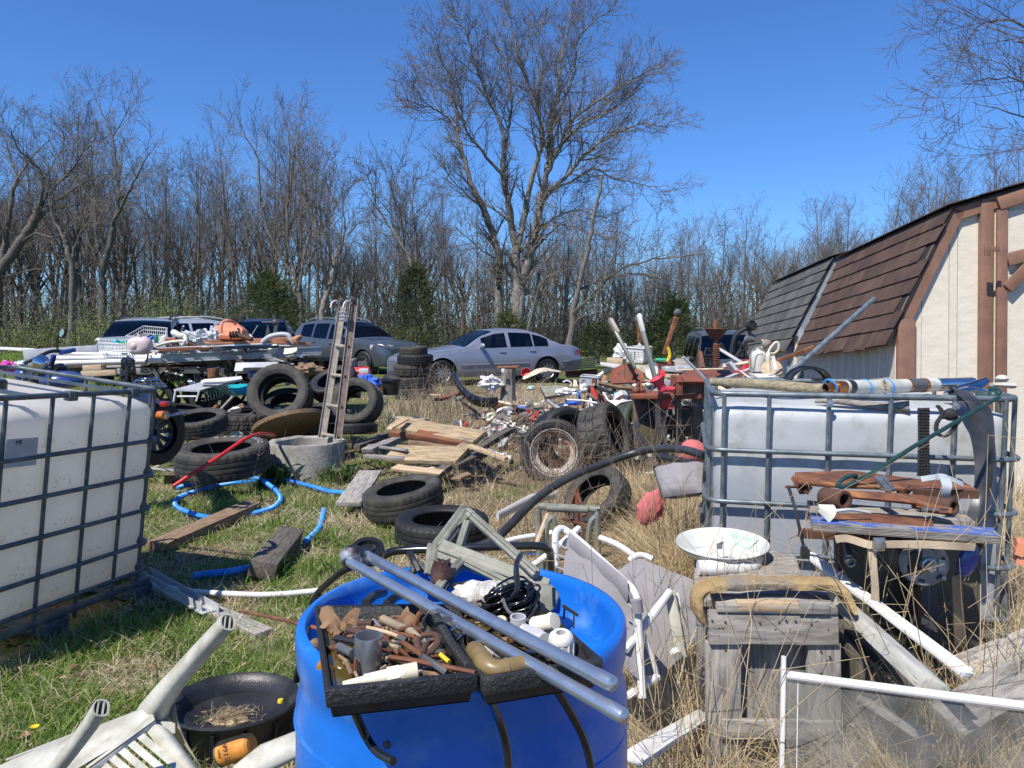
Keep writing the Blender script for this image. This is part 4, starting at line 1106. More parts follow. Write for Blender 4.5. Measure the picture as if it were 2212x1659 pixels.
for i,(py,px,w_)in enumerate(((835,893,82),(812,890,80),(786,889,80),(771,897,78),(755,893,62))):
 lab=['lowest tyre of the stack in front of the sedan, half sunk in weeds','second tyre up in the stack in front of the sedan','middle tyre of the stack in front of the sedan','fourth tyre up in the stack in front of the sedan','small top tyre of the stack in front of the sedan'][i]
 zz=[.12,.36,.60,.81,.99][i]
 p=P(px,780,15.6)
 tyre(lab,0,0,15.6,w_,(rnd.uniform(-.04,.04),rnd.uniform(-.04,.04),1),['std','std','block','lug','std'][i],'tyres stacked in front of the sedan',wide=1.0,pos=V((p.x,15.6,zz)))
def text_obj(name,txt,M4,size,mat,parent,org,depth=.002):
 cu=bpy.data.curves.new(name,'FONT');cu.body=txt;cu.size=size;cu.extrude=depth;cu.align_x='CENTER';cu.align_y='CENTER'
 tmp=bpy.data.objects.new('t',cu);C.objects.link(tmp)
 dg=bpy.context.evaluated_depsgraph_get()
 me=bpy.data.meshes.new_from_object(tmp.evaluated_get(dg))
 bpy.data.objects.remove(tmp)
 me.transform(Matrix.Translation(-V(org))@M4)
 me.materials.clear();me.materials.append(mt[mat])
 o=bpy.data.objects.new(name,me);C.objects.link(o);o.parent=parent
 return o
big_t=[o for o in bpy.data.objects if o.get('label','').startswith('large raised white')][0]
for i,chx in enumerate('GEOLANDAR'):
 a=R(118-i*13.0)
 mm=Matrix.Rotation(a-math.pi/2,4,'Z')@Matrix.Translation((0,.795,.302))
 sp_=big_t.rotation_euler.to_matrix()
 v0=sp_.inverted()@V((0,1,0));off=math.atan2(v0 .y,v0 .x)-math.pi/2
 text_obj('raised_letter',chx,Matrix.Rotation(off,4,'Z')@mm,.15,'white_letter',big_t,(0,0,0),.006)
 # ==== CONCRETE RING, LID, LADDER
rc=P(663,975,7.55);rc.z=0
cr=MB()
def wobr(r,z,a,j,k):return r+.002*noise.noise(V((math.cos(a)*6,math.sin(a)*6,z*9))),z+(.012*noise.noise(V((math.cos(a)*3,math.sin(a)*3,1)))if z>.2 else 0)
cr.lathe([(.36,-.1),(.375,.33),(.37,.355),(.315,.355),(.30,.34),(.30,-.1)],mat4(rc),56,wob=wobr)
one('well_ring','round concrete well ring standing in the grass with a ladder in it','concrete ring',cr,mt['concrete'])
lid=MB()
lc=P(628,916,8.2)
lid.lathe([(.001,.03),(.36,.035),(.40,.02),(.41,-.02),(.36,-.035),(.001,-.03)],mat4(lc,frame((.28,-.35,-.9))),40)
one('concrete_cover','round brown lid leaning up behind the concrete ring','lid',lid,mt['wood_brown'])
YL=7.6
lad=T('ladder','narrow aluminium and brown fibreglass ladder section standing in the concrete ring','ladder',P(700,945,YL))
def rail(p0,p1,w_,m):
 b=MB();b.beam(p0,p1,w_,.028,up=(.15,-1,0));r_=mesh_obj('ladder_rail',b,mt[m],lad,bevel=.002)
 return r_
a0,a1=P(696,945,7.72),P(742,648,7.95)
b0,b1=P(730,948,7.5),P(766,645,7.72)
ra_=MB()
for(q0,q1,m_,nm)in((a0,a1,'alu',0),(b0,b1,'fibre_brown',1)):
 bb=MB();bb.beam(q0,q1,.070,.008,up=(.1,-1,0.1));mm=mesh_obj('ladder_rail',bb,mt[m_],lad)
 for s in(-1,1):
  fl=MB();off=V((s*.037,-.008,0));fl.beam(q0+off,q1+off,.007,.03,up=(.1,-1,.1));mesh_obj('rail_flange',fl,mt['alu']if s>0 or nm else mt['alu'],mm,origin[lad.name])
 cp=MB();d=(q1-q0).normalized();cp.beam(q1-d*.05,q1+d*.012,.072,.045,up=(.1,-1,.1));mesh_obj('end_cap',cp,mt['black_plastic'],mm,origin[lad.name],bevel=.004)
for ya,yb,xa,xb in((748,750,718,751),(811,814,708,741),(876,880,698,733),(938,944,688,724)):
 t_=(945-ya)/(945-648);u_=(948-yb)/(948-645)
 g=MB();g.tube([a0 .lerp(a1,t_),b0 .lerp(b1,u_)],.018,seg=10);mesh_obj('rung',g,mt['alu'],lad)
 g=MB();fr=frame(V((.1,-1,.1)));c_=b0 .lerp(b1,u_)+V((.0,-.006,0));g.lathe([(.001,.003),(.014,.003),(.014,-.003)],mat4(c_,fr),10);mesh_obj('rung_end',g,mt['black_plastic'],lad)
for px in(714,741):
 g=MB();g.tube(sm([P(px,665,7.6),P(px+4,653,7.62),P(px+13,650,7.66),P(px+19,656,7.7)],5),.009,seg=6);mesh_obj('hook',g,mt['white'],lad)
g=MB()
for py in(675,684,692):g.box(P(742,py,7.62),(.09,.03,.022))
mesh_obj('rung_lock',g,mt['steel'],lad,bevel=.003)
# ==== PLANKS AND LUMBER
def plank(label,A,B,w,t,mat='wood_grey',name='board',cat='board',up=(0,0,1),group=None,parent=None,rough=.006,bev=.0015,org=None):
 A,B=V(A),V(B)
 d=B-A;L=d.length;x=d.normalized()
 up=V(up)
 if abs(x.dot(up.normalized()))>.98:up=V((0,-1,0))
 y=up.cross(x).normalized();z=x.cross(y)
 n=max(3,int(L/.12))
 mb=MB();vs=[];sd=rnd.random()*99
 for i in range(n+1):
  f=i/n;X=(f-.5)*L
  jx=rnd.uniform(-rough,rough)*(1 if i in(0,n)else 0)
  wy=rough*.6*noise.noise(V((f*6,sd,0)));wz=rough*.5*noise.noise(V((f*5,sd,4)))
  for sy,sz in((-1,-1),(1,-1),(1,1),(-1,1)):
   vs.append(V((X+jx+(rnd.uniform(-rough,rough)if i in(0,n)else 0),sy*w/2+wy+rough*.3*noise.noise(V((f*20,sy*3,sd))),sz*t/2+wz)))
 fs=[(3,2,1,0),(4*n,4*n+1,4*n+2,4*n+3)]
 for i in range(n):
  for k in range(4):
   k2=(k+1)%4
   fs.append((4*i+k,4*i+k2,4*i+4+k2,4*i+4+k))
 mb.add(vs,fs)
 o=mesh_obj(name,mb,mt[mat],parent,V((0,0,0)),bevel=bev)
 Mw=mat4((A+B)/2,Matrix((x,y,z)).transposed())
 if parent is not None:
  po=V(org)if org is not None else origin[parent.name]
  o.matrix_local=Matrix.Translation(-po)@Mw
 else:
  o.matrix_world=Mw
  tag(o,label,cat,group)
 return o
plank('long brown plank lying in the grass beside the white tank',Zp(342,1180,.05),Zp(545,1092,.05),.16,.06,'wood_brown','plank','plank')
plank('thick dark timber block tilted up in the grass',P(566,1232,4.35),P(628,1155,5.05),.155,.10,'wood_dark','timber','timber',up=(.25,-.2,1))
plank('weathered grey plank half buried behind the slanting tyre',P(752,1090,5.9),P(800,1020,6.9),.2,.035,'wood_grey','plank','plank')
plank('flat grey board running under the white tank towards the chair leg',Zp(300,1250,.03),Zp(572,1370,.03),.10,.03,'wood_grey')
chn=MB();A_,B_=Zp(305,1238,.05),Zp(455,1322,.05)
chn.beam(A_,B_,.09,.004);chn.beam(A_+V((.043,0,.02)),B_+V((.043,0,.02)),.004,.04);chn.beam(A_-V((.043,0,-.02)),B_-V((.043,0,-.02)),.004,.04)
one('metal_channel','grey metal channel lying on the board beside the white tank','metal channel',chn,mt['grey_light'])
LP=[('broad yellow rotten board on top of the lumber pile',852,915,8.0,1040,948,7.5,.26,.05,'wood_yellow',(-.1,-.3,1)),('second yellow board in front on the lumber pile',850,980,7.3,1005,985,7.0,.30,.045,'wood_yellow',(.0,-.35,1)),('short yellow offcut beside the dark crossing board',960,998,7.0,1010,965,7.3,.16,.035,'wood_yellow',(0,-.4,1)),('dark straight board lying diagonally across the lumber pile',915,1042,6.6,1098,930,7.9,.10,.05,'wood_dark',(0,0,1)),('reddish splintered board under the top yellow one',850,932,7.9,985,950,7.7,.16,.06,'wood_red',(0,-.3,1)),('reddish block under the yellow boards',900,942,7.7,1000,958,7.5,.12,.08,'wood_red',(0,-.4,1)),('pale stick lying in front of the lumber pile',848,1010,6.9,955,1022,6.7,.09,.03,'wood_pale',(0,-.3,1)),('grey board at the left end of the lumber pile',790,975,7.3,870,945,7.9,.12,.05,'wood_grey',(0,0,1)),('dark grey board sticking out left of the lumber pile',770,965,7.6,850,935,8.2,.11,.05,'wood_dark',(0,0,1)),('thin grey slat left of the yellow boards',800,962,7.5,880,972,7.2,.05,.02,'wood_grey',(0,0,1)),('thin pale slat crossing over the grey ones',880,905,7.9,842,925,7.6,.06,.015,'wood_pale',(0,0,1)),('lower thin grey slat left of the yellow boards',788,985,7.1,868,990,7.0,.06,.03,'wood_grey',(0,0,1)),('pale short stick right of the dark crossing board',1020,965,7.1,1090,990,6.9,.07,.03,'wood_pale',(0,0,1)),('grey brown board behind the yellow pair',880,955,7.5,1000,970,7.3,.07,.035,'wood_brown',(0,0,1)),('dark board under the right end of the lumber pile',980,1010,6.9,1050,975,7.3,.12,.06,'wood_dark',(0,0,1)),('half hidden pale board at the back of the lumber pile',862,903,8.4,920,908,8.3,.12,.03,'wood_grey',(0,0,1)),('small brown chip board in the straw right of the pile',985,1035,6.7,1015,1022,6.8,.09,.02,'wood_brown',(0,0,1)),]
for l_,x0,y0,Y0,x1,y1,Y1,w_,t_,m_,up_ in LP:
 def low(px,py,Y):
  p=P(px,py,Y)
  return p
 a_,b_=low(x0,y0,Y0),low(x1,y1,Y1)
 plank(l_,a_,b_,w_,t_,m_,'plank','plank',up=up_,group='boards in the lumber pile',rough=.02)
b=MB();b.slab([P(958,918,8.1),P(1010,927,8.0),P(1030,945,7.7),P(990,935,7.8)],.006);o=one('printed_sheet','white sheet with blue red and yellow print behind the lumber pile','sheet',b,mt['white'])
for k,(m_,x0)in enumerate((('blue_cloth',985),('red_paint',995),('yellow',1005))):
 b=MB();b.slab([P(x0,926+k*2,7.93),P(x0+9,928+k*2,7.92),P(x0+12,936+k*2,7.8),P(x0+2,934+k*2,7.8)],.002,(0,-.1,1));mesh_obj('print_patch',b,mt[m_],o,origin[o.name])
 # ==== HOSES AND PIPES
def pipe(label,pts,r,mat,name='hose',cat='hose',corr=0.0,seg=10,n=8,ribs_per_m=90,parent=None):
 W=sm(pts,n)
 mb=MB()
 if corr:
  L=sum((W[i+1]-W[i]).length for i in range(len(W)-1))
  k=int(L*ribs_per_m)*2
  cum=[0]
  for i in range(len(W)-1):cum.append(cum[-1]+(W[i+1]-W[i]).length)
  out,rr,j=[],[],0
  for i in range(k+1):
   s=L*i/k
   while j<len(W)-2 and cum[j+1]<s:j+=1
   f=(s-cum[j])/max(cum[j+1]-cum[j],1e-6)
   out.append(W[j].lerp(W[j+1],f));rr.append(r+(corr if i%2 else-corr))
  mb.tube(out,rr,seg=seg)
  return one(name,label,cat,mb,mt[mat],ang=60)if parent is None else mesh_obj(name,mb,mt[mat],parent,ang=60)
 mb.tube(W,r,seg=seg)
 return one(name,label,cat,mb,mt[mat],ang=60)if parent is None else mesh_obj(name,mb,mt[mat],parent,ang=60)
def bz(x,y,z=.04):return Zp(274+x*.2976,878+y*.2976,z)
pipe('corrugated blue hose looping over itself left of the concrete ring',[bz(365,590,.05),bz(500,560,.05),bz(700,528),bz(850,512,.06),bz(960,528,.08),bz(1060,590,.08),bz(1115,660,.05),bz(1080,720),bz(980,760,.03),bz(800,800,.02),bz(600,805),bz(450,770),bz(350,715),bz(400,650),bz(600,590,.05),bz(800,555),bz(1000,540,.05),bz(1120,532),bz(1300,570),bz(1470,618)],.0185,'blue_hose',corr=.0028)
pipe('smooth blue hose end with an open mouth by the grey plank',[bz(1470,618,.05),bz(1560,625,.06),bz(1610,635,.06),bz(1635,668,.05)],.022,'blue_hose','hose_end',n=6)
pipe('short piece of blue corrugated hose half hidden in the shade',[bz(480,1235,.04),bz(600,1215,.04),bz(760,1200),bz(900,1170,.02)],.022,'blue_hose',corr=.003)
pipe('piece of blue hose showing through the grass behind the timber block',[bz(1290,985),bz(1340,940),bz(1400,870),bz(1430,750,.0)],.018,'blue_hose',corr=.0025)
pipe('red plastic pipe bowed over the raised letter tyre',[P(375,1050,5.9),P(420,1020,6.0),P(475,985,6.15),P(530,948,6.4),P(563,937,6.75),P(592,940,7.25)],.0155,'red_hose','red_pipe','pipe')
pipe('white plastic pipe lying along the ground from the white tank',[Zp(296,1256,.05),Zp(400,1276,.05),Zp(520,1284,.05),Zp(600,1284,.05),Zp(690,1276,.06)],.016,'white','white_pipe','pipe')
pipe('thick black hose running up from behind the drum to the galvanised cage',[P(1020,1185,3.9),P(1074,1161,4.0),P(1158,1078,4.3),P(1232,1031,4.55),P(1301,1003,4.7),P(1371,978,4.75),P(1429,969,4.6),P(1480,972,4.4),P(1522,985,4.2)],.0245,'rubber_strap','thick_hose','hose')
b=MB();b.tube([P(1420,985,4.5),P(1500,1000,4.3)],.018,seg=10);one('black_pipe_end','short black pipe end under the thick hose beside the grey cushion','pipe',b,mt['black_plastic'])
# ==== LIQUID TANKS IN CAGES
def tank(name,label,corner,ax,tilt,bar='square',sx=1.2,sy=1.0,bottle='bottle',nv=(6,5),lab=None,mat='galv_bar',hz=(1.16,.89,.70,.51,.32,.17),Hb=1.13,br=.012,bulge=.012):
 """local x along the long face (towards us), local y away, z up; corner = far/left base corner"""
 Rz=ax if isinstance(ax,Matrix)else Matrix.Rotation(ax,3,'Z')
 Rm=tilt@Rz
 O=V(corner)
 def W(x,y,z):return O+Rm@V((x,y,z))
 root=T(name,label,'liquid tank',O)
 bt=MB()
 zb=.13
 def rounded(x0,y0,x1,y1,rc,n=5):
  pts=[]
  for cx,cy,a0 in((x1-rc,y1-rc,0),(x0+rc,y1-rc,90),(x0+rc,y0+rc,180),(x1-rc,y0+rc,270)):
   for k in range(n+1):
    a=R(a0+90*k/n);pts.append((cx+rc*math.cos(a),cy+rc*math.sin(a)))
  return pts
 cellx=[sx*i/nv[0]for i in range(nv[0]+1)];celly=[sy*i/nv[1]for i in range(nv[1]+1)]
 rings=[]
 nz=40
 per=[]
 base=rounded(.02,.02,sx-.02,sy-.02,.075,6)
 dense=[]
 for i in range(len(base)):
  a,c=base[i],base[(i+1)%len(base)]
  m=max(1,int(math.hypot(c[0]-a[0],c[1]-a[1])/.035))
  for k in range(m):dense.append((a[0]+(c[0]-a[0])*k/m,a[1]+(c[1]-a[1])*k/m))
 nd=len(dense)
 vs=[]
 hh=sorted(hz)
 for j in range(nz+1):
  z=zb+(Hb-zb)*j/nz
  ins=0.0
  top=(Hb-z);bot=z-zb
  rr=.07
  if top<rr:ins=rr-math.sqrt(max(rr*rr-(rr-top)**2,0))
  if bot<.04:ins=.04-math.sqrt(max(.04**2-(.04-bot)**2,0))
  for(x,y)in dense:
   def cell(v,cells):
    for a,c in zip(cells,cells[1:]):
     if a<=v<=c:return math.sin(math.pi*(v-a)/(c-a))
    return 0
   zc=0
   for a,c in zip([zb]+hh,hh+[Hb]):
    if a<=z<=c and c>a:zc=math.sin(math.pi*(z-a)/(c-a))if c<1.1 else 1
   onx=min(abs(y-.02),abs(y-sy+.02))<.02
   bl=(cell(x,cellx)if onx else cell(y,celly))*zc
   bl=min(1,bl*2.2)*bulge
   k=(ins-bl)
   cx,cy=x-sx/2,y-sy/2
   L_=math.hypot(cx,cy)
   vs.append(W(x-cx/L_*k*1.2,y-cy/L_*k*1.2,z+(.012*math.sin(x*9)*math.sin(y*8)if top<.01 else 0)))
 fs=[]
 for j in range(nz):
  for i in range(nd):
   i2=(i+1)%nd
   fs.append((j*nd+i,j*nd+i2,(j+1)*nd+i2,(j+1)*nd+i))
 bt.add(vs,fs)
 cc=[]
 prev=[nz*nd+i for i in range(nd)]
 lastv=len(bt.v)
 m=8
 for t in range(1,m+1):
  f=1-t/m
  ring=[]
  for i in range(nd):
   jx,jy=dense[i]
   ccx,ccy=jx-sx/2,jy-sy/2
   L_=math.hypot(ccx,ccy);k0=1-.084/L_
   X,Y_=sx/2+ccx*k0*f,sy/2+ccy*k0*f
   zz=Hb+.010*(1-f)+.010*math.sin(X*12)*(1 if f<.9 else 0)
   bt.v.append(tuple(W(X,Y_,zz)));ring.append(len(bt.v)-1)
  for i in range(nd):
   i2=(i+1)%nd
   bt.f.append((prev[i],prev[i2],ring[i2],ring[i]));bt.m.append(0)
  prev=ring
 mesh_obj('plastic_bottle',bt,mt[bottle],root,ang=70)
 cp=MB();cp.lathe([(.001,.05),(.07,.05),(.078,.04),(.078,-.01)],mat4(W(sx/2,sy/2,Hb+.02),Rm),24);mesh_obj('filler_cap',cp,mt['black_plastic'],root)
 e=br
 def bar(p0,p1,nm='cage_bar',r_=None):
  b=MB()
  if bar_square:b.beam(W(*p0),W(*p1),(r_ or e)*2,(r_ or e)*1.6)
  else:b.tube([W(*p0),W(*p1)],r_ or e,seg=10)
  mesh_obj(nm,b,mt[mat],root,bevel=.003 if bar_square else 0)
 bar_square=bar=='square'
 for i in range(nv[0]+1):
  x=min(max(cellx[i],.06),sx-.06)
  bar((x,-.002,.05),(x,-.002,hz[0]));bar((x,sy+.002,.05),(x,sy+.002,hz[0]))
 for i in range(nv[1]+1):
  y=min(max(celly[i],.07),sy-.07)
  bar((-.002,y,.05),(-.002,y,hz[0]));bar((sx+.002,y,.05),(sx+.002,y,hz[0]))
 for j,z in enumerate(hz):
  o_=e*1.7 if j else 0
  base2=rounded(-o_,-o_,sx+o_,sy+o_,.09,6)
  pts=[W(x,y,z)for x,y in base2];pts.append(pts[0])
  b=MB()
  rr=e*(1.15 if j else 1.35)
  b.tube(pts,rr,seg=4 if bar_square else 10,cap=False,twist=math.pi/4 if bar_square else 0)
  mesh_obj('top_rail' if j==0 else 'cage_hoop',b,mt[mat],root,ang=50)
 b=MB()
 for y in(.0,sy/2,sy):
  b.beam(W(-.02,y,.10),W(sx+.02,y,.10),.05,.03)
 for x in(0,sx/2,sx):b.beam(W(x,0,.10),W(x,sy,.10),.05,.03)
 for x in(0.03,sx/2,sx-.03):
  for y in(.02,sy-.02):b.box(W(x,y,.045),(.12,.10,.08),Rm)
  b.beam(W(x,-.01,.012),W(x,sy+.01,.012),.10,.02)
 mesh_obj('steel_pallet',b,mt[mat],root,bevel=.004)
 return root,W,Rm
ul=V((-.24,-.94,0)).normalized()
Ax=Matrix((ul,V((ul.y,-ul.x,0)),V((0,0,1)))).transposed()
Cb=P(308,1292,4.12);Cb.z=0.0
tilt=Matrix.Rotation(R(6.9),3,'Y')@Matrix.Rotation(R(-1.0),3,'X')
rootL,WL,RL=tank('caged_tank','white plastic tank in a dark square bar cage at the left edge, leaning right',Cb,Ax,tilt,'square',1.2,1.0,'bottle',(5,4),Hb=1.10,br=.0098)
lb=MB();lb.slab([WL(.80,-.022,.98),WL(.96,-.022,.985),WL(.965,-.022,.86),WL(.80,-.022,.855)],.001,RL@V((0,-1,0)));lo=mesh_obj('paper_label',lb,mt['grey_light'],rootL)
for xx in(.22,.62):
 g=MB();g.box(WL(xx,-.003,1.155),(.05,.04,.045),RL);mesh_obj('rail_clamp',g,mt['galv_bar'],rootL,bevel=.004)
for xx in(.3,.85):
 g=MB();g.beam(WL(xx,0,1.165),WL(xx,1.0,1.165),.035,.012);mesh_obj('top_strap',g,mt['galv_bar'],rootL)
Mt=(RL@Matrix(((-1,0,0),(0,0,-1),(0,1,0)))).to_4x4()
Mt.translation=WL(.93,-.026,.965)
Rt=Matrix((RL@V((-1,0,0)),RL@V((0,0,1)),RL@V((0,-1,0)))).transposed().to_4x4();Rt.translation=WL(.90,-.0245,.965)
text_obj('label_print','MI',Rt,.03,'black_plastic',rootL,Cb,.0003)
rg=random.Random(12);b=MB()
hs=sorted((1.16,.89,.70,.51,.32,.17))
for i in range(5):
 for z0_ in hs[:-1]:
  for k in range(rg.randint(4,12)):
   x_=.24*i+rg.uniform(.05,.19);z_=z0_+rg.choice((.028,.04,.05,.03))+rg.uniform(-.004,.012)
   L_=rg.uniform(.002,.008);v_=rg.random()<.5
   b.slab([WL(x_,-.0005,z_),WL(x_+L_*(.3 if v_ else 1.5),-.0005,z_),WL(x_+L_*(.3 if v_ else 1.5),-.0005,z_+L_*(1.6 if v_ else .35)),WL(x_,-.0005,z_+L_*(1.6 if v_ else .35))],.0006,RL@V((0,-1,0)))
go_=mesh_obj('grime_marks',b,mt['grime'],rootL);go_['kind']='stuff'
ur=V((.975,-.222,0)).normalized()
Ar=Matrix((ur,V((-ur.y,ur.x,0)),V((0,0,1)))).transposed()
Cr=P(1537,850,3.66);zt_=Cr.z;Cr.z=0.0
rootR,WR,RR=tank('caged_tank','greyish plastic tank in a round galvanised tube cage on the right, heaped with scrap',Cr,Ar,Matrix.Identity(3),'round',1.33,1.0,'bottle_grey',(5,4),mat='galv_tube',hz=(zt_,.905,.655,.41,.17),Hb=1.12,br=.0108,bulge=.004)
for xx in(1.33*.4,1.33*.8):
 g=MB();g.lathe([(.001,.004),(.016,.004),(.018,0),(.018,-.004)],mat4(WR(xx,-.02,zt_-.035),frame(RR@V((0,-1,0)))),14);g.lathe([(.001,.012),(.007,.012),(.007,0)],mat4(WR(xx,-.02,zt_-.035),frame(RR@V((0,-1,0)))),6);mesh_obj('bolt',g,mt['galv'],rootR)
 # ==== RIGHT SIDE: ON TOP OF THE CAGED TANK
def z3p(x,y,Y):return P(1481+x*.3303,768+y*.3303,Y)
lg=MB()
def tpoly(mb,pts,rs,seg=12,jag=.12,seed=1):
 W=sm(pts,6);n=len(W);rr=[]
 for i in range(n):
  t=i/(n-1)*(len(rs)-1);k=min(int(t),len(rs)-2)
  rr.append((rs[k]+(rs[k+1]-rs[k])*(t-k))*(1+jag*noise.noise(V((i*.7,seed,0)))))
 mb.tube(W,rr,seg=seg)
tpoly(lg,[z3p(160,172,4.15),z3p(400,182,4.05),z3p(700,205,3.95),z3p(935,222,3.85)],[.02,.026,.028,.022])
one('weathered_log','weathered split log lying along the top of the right cage','log',lg,mt['wood_log'])
lg=MB();tpoly(lg,[z3p(845,298,3.65),z3p(1000,300,3.6),z3p(1250,330,3.55),z3p(1460,335,3.5)],[.01,.014,.018,.03])
one('driftwood','grey driftwood stick lying under the copper ended tube','branch',lg,mt['wood_grey'])
c0,c1=z3p(925,212,3.66),z3p(1870,185,4.25)
def al(t):return c0 .lerp(c1,t)
fr=frame(c1-c0)
tubeT=T('wrapped_tube','white wrapped tube with a copper coloured open end on the right cage','tube',al(0))
def seg_t(nm,t0,t1,r0,r1,m_,sg=20,open_=False):
 b=MB();L=(c1-c0).length
 prof=[(r0,t0*L),(r1,t1*L)]
 if not open_:prof=[(.001,t0*L)]+prof+[(.001,t1*L)]
 b.lathe(prof,mat4(c0,fr),sg);mesh_obj(nm,b,mt[m_]if isinstance(m_,str)else m_,tubeT)
copper=M('copper',(.60,.27,.07),.25,metal=.8,col2=(.35,.14,.05),sc=20);mt['copper']=copper
seg_t('copper_end',-.01,.05,.020,.026,'copper',open_=True)
seg_t('copper_end',.05,.10,.033,.033,'copper');seg_t('liner',-.012,.10,.017,.017,'rust_dark',open_=True)
seg_t('sleeve',.10,.52,.035,.035,'white_dirty');seg_t('mesh_band',.52,.62,.036,.036,'grey_dark');seg_t('copper_band',.51,.525,.037,.037,'copper');seg_t('copper_band',.62,.64,.038,.038,'copper')
seg_t('sleeve',.64,.72,.036,.036,'white_dirty');seg_t('chrome_section',.72,1.0,.036,.038,'chrome')
seg_t('print_block',.115,.15,.0356,.0356,'black_plastic',20)
for t_,ex in((.02,0),(.24,1),(.385,1)):
 b=MB();cc=al(t_);pts=[cc+fr@V((.038*math.cos(a),.041*math.sin(a)+(.006 if ex else 0),.012*math.sin(a)))for a in[2*math.pi*k/24 for k in range(25)]]
 b.tube(pts,.0045,seg=6,cap=False);one('blue_ring',['blue band round the copper end of the wrapped tube','blue band left of the printed letters on the wrapped tube','blue band right of the printed letters on the wrapped tube'][int(t_*6)],'band',b,mt['blue_hose'],'blue bands round the wrapped tube')
lab_=MB()
for k in range(6):
 a0_,a1_=math.pi*(1.28+k*.1),math.pi*(1.28+(k+1)*.1)
m3=Matrix((V((0,0,1)).cross(V((0,0,0)))if False else-(c1-c0).normalized().cross(V((0,-1,.3)).normalized()),(c1-c0).normalized(),V((0,-1,.3)).normalized()))
xx=(c1-c0).normalized();nn=V((0.1,-1,.25));nn=(nn-xx*nn.dot(xx)).normalized();up_=nn.cross(xx)
mm4=Matrix((up_,-xx,nn)).transposed();mm4=Matrix((-up_,xx,nn)).transposed()if(Matrix((up_,-xx,nn)).transposed().determinant()<0)else mm4
m44=mm4 .to_4x4();m44 .translation=al(.325)+nn*.0365
lb=MB();lb.slab([al(.30)+nn*.0355+up_*.02,al(.35)+nn*.0355+up_*.02,al(.35)+nn*.0355-up_*.02,al(.30)+nn*.0355-up_*.02],.001,nn);mesh_obj('label_patch',lb,mt['webbing'],tubeT)
text_obj('label_print','VOR',m44,.03,'black_plastic',tubeT,al(0),.0004)
b=MB();b.slab([z3p(1690,235,3.75),z3p(1800,190,3.75),z3p(1960,140,3.75),z3p(1985,165,3.72),z3p(1930,215,3.68),z3p(1800,245,3.65)],.012);b.tube([z3p(1700,250,3.6),z3p(1850,225,3.62),z3p(2000,240,3.65)],[.02,.035,.02],10,flat=.5)
one('chrome_cover','chrome cover piece on top of the right cage','metal part',b,mt['chrome'],bevel=.003)
b=MB();b.tube(sm([z3p(1900,250,3.55),z3p(2000,270,3.5),z3p(2050,235,3.5),z3p(1990,215,3.55)],5),.012,8);b.ball(z3p(2010,262,3.5),.025,8,6)
one('green_clamp','dark green clamp lying beside the chrome cover','clamp',b,mt['dark_green'])
b=MB();b.tube([z3p(2000,190,3.9),z3p(2140,195,3.9)],[.02,.035],8,flat=.5);b.ball(z3p(2070,150,4.0),(.035,.03,.02),8,6)
one('paper_scrap','crumpled white and brown scrap at the right end of the cage top','scrap',b,mt['white_dirty'])
b=MB()
def yo(u,v):
 a=math.pi*(.05+.9*u)
 return z3p(800,140,4.35)+V((-math.cos(a)*(.115+.0*v),-.05+.10*v,math.sin(a)*.085-.03))
b.grid(yo,14,4);b.tube([yo(k/14,0)for k in range(15)],.008,6);b.tube([yo(k/14,1)for k in range(15)],.008,6)
b.tube(sm([z3p(830,155,4.3),z3p(880,160,4.2),z3p(930,168,4.1)],4),.010,6)
one('black_mudguard','curved black plastic mudguard resting behind the weathered log','mudguard',b,mt['black_gloss'])
b=MB()
pts=[(1730,225,3.62),(1800,225,3.50),(1860,280,3.38),(1925,345,3.34),(1950,480,3.33),(1958,640,3.31),(1955,800,3.28),(1930,950,3.26),(1880,1100,3.2)]
W_=sm([z3p(*p)for p in pts],6)
n=len(W_);
def stp(u,v):
 i=min(int(u*(n-1)),n-2);f=u*(n-1)-i
 c=W_[i].lerp(W_[i+1],f)
 w_=.036+.012*math.sin(u*5)+.01*u
 return c+V(((v-.5)*2*w_,-.022*math.sin(math.pi*v)*(1+.3*math.sin(u*14)),-.03*(v-.5)*(1-u)))
b.grid(stp,44,8);b.grid(lambda u,v:stp(u,v)+V((0,.012,0)),44,8)
one('inner_tube','folded black inner tube hanging over the right end of the cage','inner tube',b,mt['rubber_strap'],ang=70)
b=MB()
for k in range(4):
 x0=1528+k*19
 def rp(i,ph,x0=x0,k=k):
  t=i/90;y=345+t*440;c=z3p(x0+3*math.sin(t*4+k),y,3.30)
  return c+V((math.cos(i*.8+ph)*.0045,math.sin(i*.8+ph)*.0045,0))
 for ph in(0,3.14):b.tube([rp(i,ph)for i in range(91)],.0045,5)
one('black_rope','hank of twisted black rope hanging down the right cage','rope',b,mt['rope'])
b=MB()
lp=sm([z3p(1650,330,3.28),z3p(1680,380,3.27),z3p(1640,450,3.26),z3p(1650,510,3.26),z3p(1700,525,3.26),z3p(1750,480,3.26),z3p(1770,430,3.26),z3p(1740,370,3.25),z3p(1700,365,3.24),z3p(1690,410,3.25)],9)
for ph in(0,2.1,4.2):b.tube([p+V((math.cos(i*.9+ph)*.005,math.sin(i*.9+ph)*.005,0))for i,p in enumerate(lp)],.0058,5)
b.ball(z3p(1730,385,3.24),(.03,.02,.028),8,6)
one('rope_loop','knotted loop of black rope right of the hanging hank','rope',b,mt['rope'])
b=MB();b.tube([z3p(2050,270,3.2),z3p(1880,370,3.1),z3p(1500,590,2.95),z3p(1200,780,2.85),z3p(1100,830,2.82)],.0085,8)
b.tube(sm([z3p(1100,830,2.82),z3p(1030,860,2.8),z3p(995,845,2.8),z3p(1040,800,2.81),z3p(1110,785,2.83),z3p(1105,800,2.84)],5),.0085,8)
one('hooked_rod','dark green metal rod with a bent hook slanting across the right cage','rod',b,mt['dark_green'])
